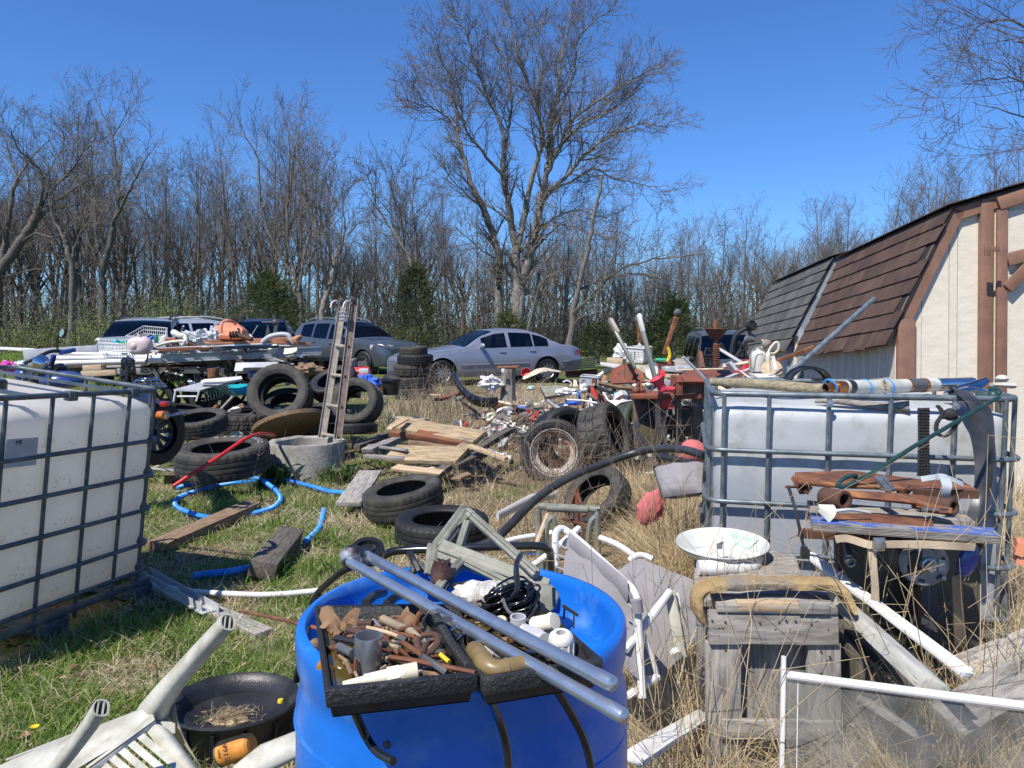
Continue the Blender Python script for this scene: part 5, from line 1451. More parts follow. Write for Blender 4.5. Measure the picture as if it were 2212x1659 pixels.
b=MB();p0,p1=P(1700,812,5.6),P(1889,645,5.95);b.tube([p0,p0 .lerp(p1,.52)],.021,12);b.tube([p0 .lerp(p1,.50),p0 .lerp(p1,.53)],.0235,12);b.tube([p0 .lerp(p1,.53),p1],.021,12)
one('grey_pole','long grey pipe pole leaning up across the brown roofed shed','pole',b,mt['galv_tube'])
# ==== RUSTY PARTS ON THE BLUE SHELF
def zr(x,y,Y):return P(1646+x*.2646,987.5+y*.2646,Y)
b=MB();b.slab([zr(270,122,2.95),zr(420,118,3.05),zr(730,108,3.1),zr(1300,180,3.0),zr(1640,195,2.98),zr(1775,270,2.82),zr(1770,292,2.80),zr(1000,245,2.82),zr(640,232,2.82),zr(300,205,2.82)],.012,(0,-.3,1))
pl=one('rusty_plate','wide rusty steel plate lying on top of the scrap heap','steel plate',b,mt['rust'],bevel=.002)
b=MB();b.beam(zr(270,160,2.9),zr(345,290,2.85),.03,.02);b.beam(zr(345,290,2.85),zr(385,230,2.85),.03,.02);b.tube([zr(195,243,2.8),zr(330,240,2.85)],.006,6)
mesh_obj('bracket',b,mt['rust'],pl,origin[pl.name])
b=MB();b.beam(zr(940,165,2.8),zr(1040,280,2.72),.022,.012);b.beam(zr(980,155,2.8),zr(1080,270,2.72),.010,.012);mesh_obj('slide_rail',b,mt['steel'],pl,origin[pl.name])
b=MB();b.beam(zr(1130,290,2.82),zr(1180,255,2.85),.03,.03);b.beam(zr(1250,290,2.8),zr(1750,300,2.8),.03,.035,up=(0,-1,0));mesh_obj('edge_rib',b,mt['rust_dark'],pl,origin[pl.name])
arm=T('forged_link','rusty forged arm with a round eye at the left and a slot at the right','steel arm',zr(680,420,2.7))
b=MB();b.slab([zr(660,262,2.72),zr(1330,310,2.68),zr(1440,390,2.62),zr(1560,410,2.58),zr(1560,462,2.57),zr(1450,455,2.58),zr(1270,400,2.62),zr(1260,380,2.62),zr(750,330,2.66),zr(700,300,2.68)],.035,(0,-1,.35));mesh_obj('beam',b,mt['rust'],arm,bevel=.004)
for(cx,cy,Y,r_,ax_)in((610,340,2.66,.034,(.35,-1,.1)),(1480,400,2.66,.03,(.5,-1,.1))):
 b=MB();c_=zr(cx,cy,Y);fr=frame(ax_);b.lathe([(r_*.62,.035),(r_*.68,.04),(r_*.95,.04),(r_,.03),(r_*1.02,-.06),(r_*.6,-.06),(r_*.62,.035)],mat4(c_,fr),24);b.lathe([(.001,.0),(r_*.62,.0)],mat4(c_,fr),20);mesh_obj('eye',b,mt['rust_dark'],arm)
b=MB();b.slab([zr(1455,415,2.565),zr(1520,420,2.565),zr(1518,440,2.565),zr(1455,436,2.565)],.002,(0,-1,0));mesh_obj('slot',b,mt['interior'],arm)
b=MB();b.tube([zr(1330,425,2.58),zr(1440,432,2.58)],.004,6);b.lathe([(.001,.004),(.009,.003),(.009,-.003),(.001,-.004)],mat4(zr(1325,425,2.57),frame((-1,-.3,.1))),10);mesh_obj('bolt',b,mt['steel'],arm)
b=MB();b.slab([zr(570,460,2.62),zr(860,455,2.68),zr(1395,510,2.62),zr(1410,570,2.50),zr(1150,560,2.50),zr(560,505,2.52)],.03,(0,-.4,1))
one('rusty_bar','rusty flat bar lying on the blue board under the arm','steel bar',b,mt['rust'],bevel=.004)
sh=T('blue_board','plywood board with flaking blue paint carrying rusty parts','board',zr(1100,600,2.5))
qs=[zr(395,478,2.62),zr(1880,575,2.55),zr(1945,640,2.38),zr(420,530,2.42)]
nrm_=(qs[1]-qs[0]).cross(qs[3]-qs[0]).normalized();nrm_=nrm_ if nrm_.z>0 else-nrm_
b=MB();b.slab(qs,.003,nrm_);mesh_obj('painted_face',b,mt['blue_paint'],sh)
for k in range(6):
 b=MB();j=rnd.uniform(-.002,.002);b.slab([p-nrm_*(.0035+.0042*k)+V((j,j,0))for p in qs],.0036,nrm_);mesh_obj('ply_layer',b,mt['ply_edge']if k%2 else mt['wood_grey'],sh)
sp=MB();sp.beam(zr(380,400,2.9),zr(1700,520,2.75),.12,.02);one('grey_shelf_board','weathered grey board showing behind the blue one','board',sp,mt['wood_grey'])
b=MB();b.tube([zr(690,700,2.55),zr(720,860,2.45)],.013,12);b.lathe([(.011,.0),(.016,.002),(.016,-.02)],mat4(zr(730,862,2.42),frame((.1,-1,-.2))),14)
one('grey_tube','short grey tube pointing at us under the blue board','tube',b,mt['galv_bar'])
b=MB()
for(x0,y0,x1,y1)in((640,690,650,1300),(1270,980,1280,1640),(1600,960,1625,1600)):
 b.beam(zr(x0,y0,2.6),zr(x1,y1,2.7),.02,.012,up=(1,0,0))
b.beam(zr(300,620,2.7),zr(1800,700,2.6),.03,.03);b.beam(zr(950,640,2.62),zr(1100,660,2.62),.05,.03)
mt['shade_olive']=M('shade_olive',(.13,.115,.075),.7,col2=(.08,.07,.05),sc=5)
tl=T('steel_stand','thin legged steel stand holding up the blue board','stand',zr(1100,1600,2.7));mesh_obj('frame',b,mt['rust_dark'],tl)
mt['tan_metal']=M('tan_metal',(.33,.26,.17),.6,col2=(.22,.17,.12),sc=8)
b=MB();b.beam(zr(1585,960,2.5),zr(1620,1620,2.62),.035,.006,up=(0,-1,0));mesh_obj('leg',b,mt['tan_metal'],tl)
b=MB();b.slab([zr(600,640,2.98),zr(1240,640,2.98),zr(1240,1560,3.0),zr(620,1560,3.0)],.02,(0,-1,0));b.slab([zr(1260,640,2.99),zr(1790,650,2.99),zr(1780,1560,3.0),zr(1260,1560,3.0)],.02,(0,-1,0));one('shade_panel','dull olive panels added in place of the shade on the tank under the blue board','panel',b,mt['shade_olive'])  # added sheets, their dark colour stands in for shade on the lower tank
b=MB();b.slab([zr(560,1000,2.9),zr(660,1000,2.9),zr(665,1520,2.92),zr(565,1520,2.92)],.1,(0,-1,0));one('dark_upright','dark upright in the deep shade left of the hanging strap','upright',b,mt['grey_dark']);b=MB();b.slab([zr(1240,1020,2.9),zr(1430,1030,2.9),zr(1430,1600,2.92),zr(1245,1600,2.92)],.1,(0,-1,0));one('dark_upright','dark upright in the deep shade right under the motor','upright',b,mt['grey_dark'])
def ribbon(mb,pts,w,th=.003,side=(1,0,0)):
 W=sm(pts,5);n=len(W);s=V(side).normalized()
 vs=[];fs=[]
 for i,p in enumerate(W):
  t=(W[min(i+1,n-1)]-W[max(i-1,0)]).normalized()
  ss=(s-t*s.dot(t)).normalized();nn=t.cross(ss)
  tw=.12*math.sin(i*.5)
  a=ss*math.cos(tw)+nn*math.sin(tw)
  vs+=[p+a*w/2+nn*th/2,p-a*w/2+nn*th/2,p-a*w/2-nn*th/2,p+a*w/2-nn*th/2]
 for i in range(n-1):
  for k in range(4):
   fs.append((4*i+k,4*i+(k+1)%4,4*i+4+(k+1)%4,4*i+4+k))
 mb.add(vs,fs)
b=MB();ribbon(b,[zr(600,670,2.40),zr(700,665,2.38),zr(880,715,2.36),zr(1000,712,2.36),zr(1300,712,2.36),zr(1500,722,2.36),zr(1740,735,2.38)],.024,side=(0,0,1))
st=one('webbing_strap','cream webbing strap with a steel buckle slung under the blue board','strap',b,mt['webbing'])
b=MB();ribbon(b,[zr(900,700,2.37),zr(905,860,2.36),zr(920,1020,2.36),zr(925,1190,2.37)],.024,side=(1,0,0));mesh_obj('hanging_tail',b,mt['webbing'],st,origin[st.name])
b=MB();b.box(zr(955,712,2.35),(.035,.012,.042));b.box(zr(955,708,2.343),(.024,.01,.026));mesh_obj('buckle',b,mt['steel'],st,origin[st.name],bevel=.002)
b=MB();ribbon(b,[zr(1300,180,2.8),zr(1400,165,2.78),zr(1490,160,2.75),zr(1640,225,2.78)],.02,side=(0,.5,1));ribbon(b,[zr(1490,170,2.74),zr(1510,230,2.70),zr(1500,300,2.70),zr(1500,335,2.72)],.034,side=(1,0,0))
one('grey_strap','pale grey webbing strap tied over the rusty plate','strap',b,mt['webbing_grey'])
b=MB();ribbon(b,[zr(215,240,2.62),zr(270,420,2.58),zr(330,690,2.5),zr(355,790,2.45)],.011,side=(1,0,0));b.box(zr(350,790,2.44),(.028,.014,.03));b.box(zr(343,750,2.45),(.02,.012,.016))
one('black_strap','thin black strap with a plastic buckle hanging left of the rusty parts','strap',b,mt['black_plastic'])
b=MB();ribbon(b,[zr(520,390,2.5),zr(540,440,2.47),zr(500,490,2.46)],.05,.004,(1,0,0));b.tube(sm([zr(560,450,2.5),zr(640,435,2.5),zr(740,430,2.52),zr(880,455,2.55)],4),.006,6);one('white_rag','small white rag hanging over the left edge of the blue board','rag',b,mt['white_dirty'])
mc=zr(1335,870,2.50)
mo_=T('electric_motor','round grey electric motor with vent slots under the blue board','motor',mc-V((0,0,.07)))
fr=frame((-.08,-1,.05))
r_=.080
mt['motor']=M('motor',(.34,.335,.32),.55,metal=.0,col2=(.22,.215,.20),sc=15,col3=(.10,.09,.08),sc3=12,lo3=.6,hi3=.75)
b=MB();b.lathe([(.001,-.10),(r_*1.02,-.10),(r_*1.05,-.02)],mat4(mc,fr),28);mesh_obj('housing',b,mt['black_plastic'],mo_)
b=MB();b.lathe([(.001,.02),(r_*.30,.02),(r_*.32,.012),(r_*.6,.008),(r_*.9,.004),(r_*.98,-.004),(r_,-.03)],mat4(mc,fr),28);mesh_obj('end_shield',b,mt['motor'],mo_)
b=MB();b.lathe([(.001,.045),(.016,.045),(.017,.042),(.018,.01)],mat4(mc,fr),16);b.lathe([(.024,.012),(.026,.03),(.019,.032)],mat4(mc,fr),16);mesh_obj('shaft_boss',b,mt['steel'],mo_)
for k in range(6):
 a=2*math.pi*(k+.25)/6
 b=MB()
 pts=[mat4(mc,fr)@V((math.cos(a+s)*rr,math.sin(a+s)*rr,.0085 if rr<.06 else .006))for s,rr in((-.18,.052),(.18,.052),(.18,.064),(-.18,.064))]
 b.slab(pts,.002,fr@V((0,0,1)));mesh_obj('vent_slot',b,mt['interior'],mo_)
for s in(-1,1):
 b=MB();b.lathe([(.001,.014),(.008,.012),(.009,.0)],mat4(mc+fr@V((s*.055,-.045,0)),fr),8);mesh_obj('bolt',b,mt['steel'],mo_)
b=MB();b.slab([mc+fr@V(v)for v in((-.015,.045,.013),(-.055,.035,.013),(-.060,-.03,.013),(-.02,-.035,.013))],.012);mesh_obj('terminal_cover',b,mt['black_plastic'],mo_,recalc=True)
b=MB();b.slab([mc+fr@V(v)for v in((.035,.02,.012),(.058,.015,.012),(.058,-.02,.012),(.035,-.02,.012))],.003);mesh_obj('name_plate',b,mt['grey_light'],mo_,recalc=True)
b=MB();b.ball(zr(1680,840,2.5),(.035,.02,.06),10,8,R3=frame((.3,0,1)));b.tube([zr(1640,760,2.5),zr(1720,790,2.5)],.012,8);b.lathe([(.001,.01),(.010,.01),(.012,0)],mat4(zr(1625,905,2.46),frame((0,-1,0))),10)
one('caster_bracket','dark blue caster bracket right of the motor','caster',b,mt['blue_enamel'])
b=MB();b.beam(P(2192,1178,2.9),P(2262,1195,2.85),.1,.05);b.beam(P(2192,1206,2.9),P(2265,1222,2.85),.1,.02);one('orange_crate_edge','orange plastic crate edge at the right border','crate',b,mt['peach'])
# ==== WHITE BOWL, FITTING, TABLE BOARD
b=MB();b.slab([P(1500,1300,2.55),P(1740,1275,2.55),P(1718,1200,2.95),P(1590,1175,3.15),P(1500,1180,3.15)],.02,(0,0,1));one('ply_sheet','worn grey plywood sheet under the white bowl','board',b,mt['wood_grey'])
bc=P(1560,1182,2.95)
b=MB();fr=frame((-.02,-.06,1));b.lathe([(.001,-.062),(.05,-.062),(.10,-.048),(.155,-.012),(.176,.012),(.180,.018),(.178,.022),(.172,.018),(.15,-.004),(.10,-.034),(.05,-.048),(.001,-.050)],mat4(bc,fr),48)
bw=one('white_bowl','shallow white enamel bowl with a dark rim line on the grey plywood','bowl',b,mt['white_gloss'])
b=MB();pts=[mat4(bc,fr)@V((.178*math.cos(a),.178*math.sin(a),.0135))for a in[2*math.pi*k/48 for k in range(49)]];b.tube(pts,.0022,5,cap=False);mesh_obj('rim_line',b,mt['grey_dark'],bw,origin[bw.name])
b=MB();b.box(P(1554,1180,2.93)+V((0,0,-.0)),(.02,.014,.02));b.tube([P(1550,1178,2.93),P(1562,1172,2.94)],.006,5);one('metal_clip','tiny metal clip lying in the white bowl','clip',b,mt['steel'])
mt['mint']=M('mint',(.30,.56,.46),.3,col2=(.60,.62,.56),sc=70,lo=.42,hi=.55)
b=MB()
def mn(u,v):
 a=R(15+50*u);rr=.115+.05*v
 return mat4(bc,fr)@V((rr*math.cos(a),rr*math.sin(a),-.0275+.8*(rr-.115)+.004))
b.grid(mn,8,3);mesh_obj('mint_stain',b,mt['mint'],bw,origin[bw.name])
b=MB();q0,q1,q2_=P(1508,1226,2.8),P(1610,1222,2.82),P(1632,1206,2.86)
b.tube([q0,P(1540,1226,2.8)],.028,16);b.tube([P(1530,1226,2.8),P(1565,1225,2.8)],.031,16);b.tube(sm([P(1560,1225,2.8),P(1600,1225,2.8),P(1625,1222,2.82),P(1634,1204,2.86)],5),.026,16);b.tube([P(1594,1225,2.8),P(1604,1225,2.8)],.029,16)
one('pvc_elbow','white PVC pipe elbow lying in front of the white bowl','pipe fitting',b,mt['white'])
# ==== WOODEN BOX WITH FOAM EDGE
def zc(x,y,Y):return P(1371.5+x*.38,1207+y*.38,Y)
cr_=T('wooden_box','weathered grey wooden box with panelled front in the dry grass','wooden box',Zp(1670,1660,0))
Yc=2.28
def cb(p0,p1,w,t,nm,m='wood_grey',up=(0,-1,.25)):
 plank('',p0,p1,w,t,m,nm,up=up,parent=cr_,bev=.002,rough=.004)
cb(zc(425,385,Yc),zc(1155,390,Yc),.10,.03,'top_rail',up=(0,-1,.2))
cb(zc(500,470,Yc+.0),zc(500,1200,Yc+.02),.105,.028,'corner_post',up=(0,-1,0))
cb(zc(1070,470,Yc+.0),zc(1070,1200,Yc+.02),.10,.028,'corner_post',up=(0,-1,0))
cb(zc(800,480,Yc+.035),zc(800,1200,Yc+.045),.26,.012,'panel',up=(0,-1,0))
cb(zc(480,965,Yc-.004),zc(1170,970,Yc-.004),.06,.02,'bottom_rail',up=(0,-1,0))
cb(zc(440,215,Yc+.14),zc(1100,230,Yc+.10),.13,.022,'top_board',up=(0,-.25,1))
cb(zc(450,248,Yc+.03),zc(1110,262,Yc+.03),.09,.022,'top_board',up=(0,-.1,1))
cb(zc(570,262,Yc-.0),zc(925,268,Yc-.0),.028,.03,'spacer','wood_pale',up=(0,-1,0));cb(zc(930,272,Yc-.005),zc(1108,275,Yc-.005),.035,.03,'spacer',up=(0,-1,0))
cb(zc(440,420,Yc+.05),zc(440,1150,Yc+.06),.02,.10,'side_board','wood_dark',up=(0,-1,0));cb(zc(420,300,Yc+.3),zc(425,1100,Yc+.3),.02,.3,'side_board','wood_grey',up=(0,-1,0));cb(zc(1160,420,Yc+.2),zc(1160,1100,Yc+.2),.02,.34,'side_board','wood_dark',up=(0,-1,0))
for(x,y)in((440,352),(515,360),(712,366),(820,358),(862,352),(915,355),(800,402),(780,422),(880,402),(1005,375),(1100,405),(500,398),(450,432),(1140,420),(515,515),(1110,558),(1060,655),(1060,528)):
 b=MB();b.lathe([(.001,.0),(.0035,.0),(.0035,-.004)],mat4(zc(x,y,Yc-.0165),frame((0,-1,.2))),6);mesh_obj('nail_hole',b,mt['rust_dark'],cr_)
b=MB()
def foam(mb,pts,w,h,seedk,yd):
 W=sm(pts,8);n=len(W);vs=[];fs=[];mseg=12
 for i,p in enumerate(W):
  t=(W[min(i+1,n-1)]-W[max(i-1,0)]).normalized()
  a=V((0,1,0));nn=a.cross(t).normalized()
  en=.35+.65*min(1,min(i,n-1-i)/6)**.6
  for k in range(mseg):
   an=2*math.pi*k/mseg
   ca,sa=math.cos(an),math.sin(an)
   sq=(abs(ca)**4+abs(sa)**4)**-.25
   rr=1+.30*noise.noise(V((p.x*28,p.z*28,k*.8+seedk)))*(1.5-en)
   vs.append(p+a*(ca*sq*w*rr)+nn*(sa*sq*h*en*rr))
 for i in range(n-1):
  for k in range(mseg):
   fs.append((i*mseg+k,i*mseg+(k+1)%mseg,(i+1)*mseg+(k+1)%mseg,(i+1)*mseg+k))
 fs.append(tuple(range(mseg)));fs.append(tuple((n-1)*mseg+k for k in range(mseg)))
 mb.add(vs,fs)
foam(b,[zc(385,355,Yc+.02),zc(352,270,Yc+.02),zc(360,195,Yc+.03),zc(430,150,Yc+.04),zc(620,138,Yc+.06),zc(850,138,Yc+.07),zc(1080,140,Yc+.05),zc(1160,165,Yc+.03),zc(1195,215,Yc+.02),zc(1222,290,Yc+.0)],.042,.0165,3,0)
one('foam_strip','yellow foam strip bent like an arch over the wooden box','foam strip',b,mt['foam'])
plank('white painted trim board slanting down behind the wooden box',zc(985,-20,2.75),zc(1895,665,1.95),.032,.014,'white_board','trim_board','trim board',up=(.2,-1,.6))
plank('white edge strip alongside the slanting trim board',zc(1000,-25,2.8),zc(1890,640,2.0),.02,.02,'white_board','trim_board','trim board',up=(.2,-1,.6))
plank('mossy grey board ending above the glass pane',zc(1180,260,2.45),zc(1705,745,1.82),.065,.04,'wood_mossy' if 'wood_mossy' in mt else 'wood_grey','board',up=(.25,-.8,.7))
plank('dark board in the shade under the mossy one',zc(1165,370,2.6),zc(1600,720,2.2),.05,.03,'wood_dark',up=(.2,-1,.6))
plank('grey board seen through the glass pane',zc(1320,810,2.3),zc(1640,1010,2.0),.07,.02,'wood_grey',up=(.2,-1,.6))
plank('pale weathered plank half under the dry stalks at the right border',P(2060,1455,2.5),P(2260,1375,2.6),.10,.03,'wood_grey',up=(.1,-.4,1))
plank('second pale plank lower in the dry stalks at the right border',P(2040,1560,2.1),P(2260,1440,2.3),.12,.03,'wood_grey',up=(.1,-.4,1))
plank('white board lying in the straw right of the drum',P(1368,1640,1.9),P(1522,1545,2.5),.055,.02,'white_board',up=(0,-.3,1))
ws=T('window_sash','white framed window sash with a dusty glass pane in the dry grass','window',Zp(1900,1655,0))
A0,A1=zc(865,662,1.85),zc(2300,850,1.62)
B0,B1=zc(865,1330,1.68),zc(2300,1600,1.45)
B0=V((A0 .x-.03,A0 .y-.10,.02));B1=V((A1 .x-.03,A1 .y-.10,.02))
nn=((A1-A0).cross(B0-A0)).normalized();nn=nn if nn.y<0 else-nn
b=MB();b.beam(A0,A1,.012,.020,up=(0,-.2,1));mesh_obj('top_frame',b,mt['white'],ws,bevel=.002)
b=MB();b.beam(A0+nn*.004,A1+nn*.004,.016,.006,up=(0,-.2,1));mesh_obj('bead',b,mt['white'],ws)
b=MB();b.beam(A0-V((.01,0,-.05)),B0-V((.01,0,0)),.010,.012,up=(0,-1,0));mesh_obj('side_frame',b,mt['white'],ws,bevel=.002)
b=MB();b.beam(B0,B1,.014,.03,up=(0,-.2,1));mesh_obj('bottom_frame',b,mt['white'],ws)
b=MB();b.add([A0,A1,B1,B0],[(0,1,2,3)]);mesh_obj('glass_pane',b,mt['pane_glass'],ws)
b=MB();f=.52;b.beam(A0 .lerp(B0,f),A1 .lerp(B1,f+.03),.003,.003);b.beam(A0 .lerp(B0,f+.09),A1 .lerp(B1,f+.12),.003,.003);mesh_obj('pane_strip',b,mt['white'],ws)
b=MB();b.tube([A0 .lerp(A1,.05),B0 .lerp(B1,.05)],.0015,4);mesh_obj('wire',b,mt['white'],ws)
# ==== LOUNGE CHAIRS, CUSHIONS, WALKER
def zl(x,y,Y):return P(1042+x*.281,1070+y*.281,Y)
ch=T('garden_chair','white tube garden chair with sagging grey fabric, nearest the drum','chair',zl(1200,1500,2.35))
b=MB();b.tube(sm([zl(565,540,2.62),zl(560,380,2.64),zl(565,290,2.66),zl(600,255,2.68),zl(650,275,2.68),zl(760,360,2.62),zl(1090,660,2.42),zl(1160,730,2.38),zl(1195,820,2.36),zl(1200,1000,2.34),zl(1215,1300,2.3),zl(1230,1560,2.26)],6),.0125,10);mesh_obj('side_tube',b,mt['white'],ch)
b=MB();b.tube(sm([zl(390,540,2.75),zl(540,430,2.72),zl(700,290,2.74),zl(740,255,2.76)],4),.0125,10);mesh_obj('leg_tube',b,mt['white'],ch)
def fab(mb,C4,nu=14,nv=12,sag=.03,seed=0,fold=.006):
 a,b_,c,d=[V(x)for x in C4]
 n_=(b_-a).cross(d-a).normalized()
 mb.grid(lambda u,v:a.lerp(b_,u).lerp(d.lerp(c,u),v)-n_*(sag*math.sin(math.pi*u)*math.sin(math.pi*v)+fold*math.sin(u*16+v*5+seed)),nu,nv)
b=MB();fab(b,[zl(660,300,2.64),zl(1110,680,2.40),zl(1210,1420,2.27),zl(590,900,2.5)],sag=.04)
mesh_obj('fabric',b,mt['fabric_grey'],ch,ang=80)
b=MB();b.grid(lambda u,v:zl(660+450*u,300+375*u,2.63-.24*u)+V((0,-.018*math.sin(v*3.1)-.012,.016*math.cos(v*3.1)))+V((-.0,0,-.045*v)),14,6);mesh_obj('fabric_sleeve',b,mt['fabric_grey'],ch,ang=80)
for(x0,y0,x1,y1)in((545,360,650,410),(545,440,645,485),(550,545,655,580),(1120,830,1190,900),(1110,930,1190,1010),(1110,1260,1200,1350)):
 b=MB();b.tube([zl(x0,y0,2.60 if x0<800 else 2.34),zl(x1,y1,2.6 if x0<800 else 2.33)],.003,5);mesh_obj('lace',b,mt['grey_light'],ch)
b=MB();b.tube([zl(1180,800,2.345),zl(1195,900,2.34)],.019,12);mesh_obj('fabric_cuff',b,mt['fabric_grey'],ch)
ch2=T('garden_chair','white tube garden chair with taut grey fabric, tipped over behind the other one','chair',zl(1400,1400,2.7))
b=MB();fab(b,[zl(1190,475,3.0),zl(1620,650,2.9),zl(1655,1080,2.75),zl(1130,1180,2.7)],sag=.01,fold=.002);fab(b,[zl(1130,1180,2.7),zl(1655,1080,2.75),zl(1400,1380,2.62),zl(1230,1390,2.6)],sag=.005,fold=.001);fab(b,[zl(1020,590,2.95),zl(1195,475,3.0),zl(1140,1180,2.7),zl(1100,900,2.75)],sag=.005,fold=.001)
mesh_obj('fabric',b,mt['fabric_grey'],ch2,ang=80)
b=MB();b.tube(sm([zl(905,325,3.15),zl(1040,380,3.08),zl(1160,460,3.02),zl(1190,500,3.0)],5),.0125,10);mesh_obj('side_tube',b,mt['white'],ch2)
b=MB();b.tube(sm([zl(1130,500,3.0),zl(1180,465,3.0),zl(1240,462,3.0),zl(1310,490,2.98)],5),.0125,10);mesh_obj('top_bend',b,mt['white'],ch2)
b=MB();b.tube([zl(1445,735,2.45),zl(1300,930,2.4),zl(1100,1190,2.3)],[.012,.014,.012],10);mesh_obj('arm_tube',b,mt['white'],ch2)
b=MB();b.beam(zl(1440,735,2.46),zl(1530,1250,2.42),.012,.035,up=(1,0,0));b.beam(zl(1490,750,2.48),zl(1560,1230,2.44),.008,.02,up=(1,0,0));mesh_obj('arm_rest',b,mt['white_dirty'],ch2,bevel=.003)
b=MB();b.tube([zl(1225,1030,2.36),zl(1300,1230,2.36),zl(1355,1420,2.36)],.008,8);b.tube([zl(1150,1530,2.3),zl(1350,1390,2.36)],.012,8);mesh_obj('cross_tube',b,mt['white'],ch2)
b=MB();mesh_obj('foot_cap',b.tube([zl(1480,1200,2.42),zl(1500,1235,2.4)],.018,10),mt['white'],ch2);b=MB();b.tube([zl(1130,1500,2.28),zl(1160,1545,2.27)],.018,10);mesh_obj('foot_cap',b,mt['white'],ch2)
wk=T('walking_frame','grey tube walking frame standing in dead stalks behind the drum','walking frame',P(1228,1230,3.5))
b=MB();b.tube(sm([P(1165,1220,3.5),P(1163,1120,3.5),P(1164,1098,3.5),P(1172,1094,3.5),P(1285,1100,3.5),P(1290,1106,3.5),P(1291,1180,3.5),P(1290,1240,3.5)],4),.016,10);mesh_obj('frame',b,mt['grey_plastic'],wk)
b=MB();b.tube([P(1180,1097,3.49),P(1270,1101,3.49)],.018,12);mesh_obj('grip',b,mt['grey_plastic'],wk)
for x0 in(1180,1272):
 b=MB();b.tube(sm([P(x0-8,1250,3.4),P(x0,1150,3.4),P(x0+8,1122,3.4),P(x0+18,1130,3.4),P(x0+20,1240,3.4)],5),.013,8);mesh_obj('leg',b,mt['olive_metal'],wk)
b=MB();b.tube([P(1150,1200,3.3),P(1183,1112,3.45)],.012,8);one('wooden_stick','tan wooden handle leaning on the walking frame','handle',b,mt['wood_pale'])
b=MB();b.tube([P(1225,1110,3.7),P(1245,1055,3.8),P(1262,1115,3.7)],.014,6);b.tube([P(1245,1065,3.78),P(1246,1180,3.7)],.016,6);b.beam(P(1215,1120,3.75),P(1270,1135,3.7),.03,.01);one('rusty_tripod','rusty tripod head under the thick hose','tripod',b,mt['rust'])
b=MB();b.tube([P(1075,1115,4.3),P(1145,1078,4.5),P(1200,1068,4.6)],.012,8,flat=2.6);one('white_trim_piece','long white plastic trim lying behind the walking frame','trim',b,mt['white'])
pipe('white tube lying on the straw behind the drum',[P(1048,1185,3.6),P(1110,1165,3.7),P(1170,1155,3.75),P(1195,1150,3.75)],.014,'white','white_tube','tube')
def cushion(label,C4,th,m_,nm='cushion',cat='cushion',lump=.01):
 a,b_,c,d=[V(x)for x in C4];n_=(b_-a).cross(d-a).normalized()
 if n_.y>0:n_=-n_
 mb=MB()
 def f(s):return lambda u,v:a.lerp(b_,u).lerp(d.lerp(c,u),v)+n_*s*th*((1-(2*u-1)**6)*(1-(2*v-1)**6))**.5+n_*lump*noise.noise(V((u*5,v*5,th*100+s)))
 mb.grid(f(1),14,12);mb.grid(f(-1),14,12)
 o=one(nm,label,cat,mb,mt[m_],ang=70)
 e=MB();pts=[a,a.lerp(b_,.5),b_,b_.lerp(c,.5),c,c.lerp(d,.5),d,d.lerp(a,.5),a];e.tube([p+n_*.006 for p in pts],.004,5)
 mesh_obj('piping',e,mt['black_plastic'],o,origin[o.name])
 return o
cushion('grey cushion with dark piping leaning on the galvanised cage',[P(1412,1010,4.3),P(1522,998,4.1),P(1518,1066,3.95),P(1432,1078,4.1)],.05,'fabric_grey')
b=MB();b.ball(P(1405,1098,4.3),(.07,.04,.105),18,12,fn=lambda d:1+.35*noise.noise(d*2.5)+.1*noise.noise(d*9),R3=Matrix.Rotation(.5,3,'Y'));one('pink_cushion','faded pink cushion half buried in straw','cushion',b,mt['pink_cloth'])
b=MB();b.ball(P(1497,978,4.6),(.09,.09,.08),12,8,fn=lambda d:1+.2*noise.noise(d*2.5));one('pink_cloth','pink cloth behind the end of the thick hose','cloth',b,mt['pink_cloth'])
# ==== RED MACHINE, POLES, AUGER
def zm(x,y,Y):return P(1262+x*.1984,631+y*.1984,Y)
rmch=T('red_machine','rusty red farm machine with dished seat, frame rail and mottled side panel','machine',P(1440,1000,7.9))
b=MB();b.slab([zm(530,1160,7.6),zm(758,1160,7.6),zm(765,1700,7.55),zm(535,1720,7.55)],.03,(0,-1,0));mesh_obj('side_panel',b,mt['panel_mottle'],rmch,bevel=.004)
b=MB();b.slab([zm(758,1160,7.6),zm(775,1160,8.0),zm(780,1700,8.0),zm(765,1700,7.55)],.02);mesh_obj('side_panel',b,mt['rust_dark'],rmch,recalc=True)
b=MB();b.beam(zm(525,1122,7.6),zm(1285,1116,7.4),.35,.055,up=(0,0,1));mesh_obj('frame_rail',b,mt['rust_red'],rmch,bevel=.012)
b=MB()
hp=[(990,960,7.2),(1000,930,7.3),(1160,815,7.6),(1260,812,7.7),(1620,825,7.7),(1690,808,7.7),(1830,912,7.5)]
top=[zm(*p)for p in hp];
b.slab([zm(990,930,7.3),zm(1165,818,7.6),zm(1270,830,7.7),zm(1600,830,7.7),zm(1690,808,7.7),zm(1830,915,7.5),zm(1820,975,7.3),zm(1000,975,7.1)],.35,(0,-1,.35));mesh_obj('hood',b,mt['rust_red'],rmch,bevel=.03,recalc=True)
b=MB();b.box((zm(1145,1042,7.25)+V((0,.15,0))),(.25,.3,.12));mesh_obj('gear_box',b,mt['panel_mottle'],rmch,bevel=.02)
b=MB();b.box((zm(1005,1010,7.3)),(.06,.3,.18));mesh_obj('bracket',b,mt['rust_red'],rmch,bevel=.01)
b=MB()
def seat(u,v):
 x=300+370*u;yb=1000-15*u
 prof=math.sin(math.pi*(.12+.76*u))**.7
 Y=7.75+.32*v
 p=zm(x,yb-6,7.75)
 return p+V((0,.32*v*prof,(.045*v+.05*v*v)*prof*1.8))
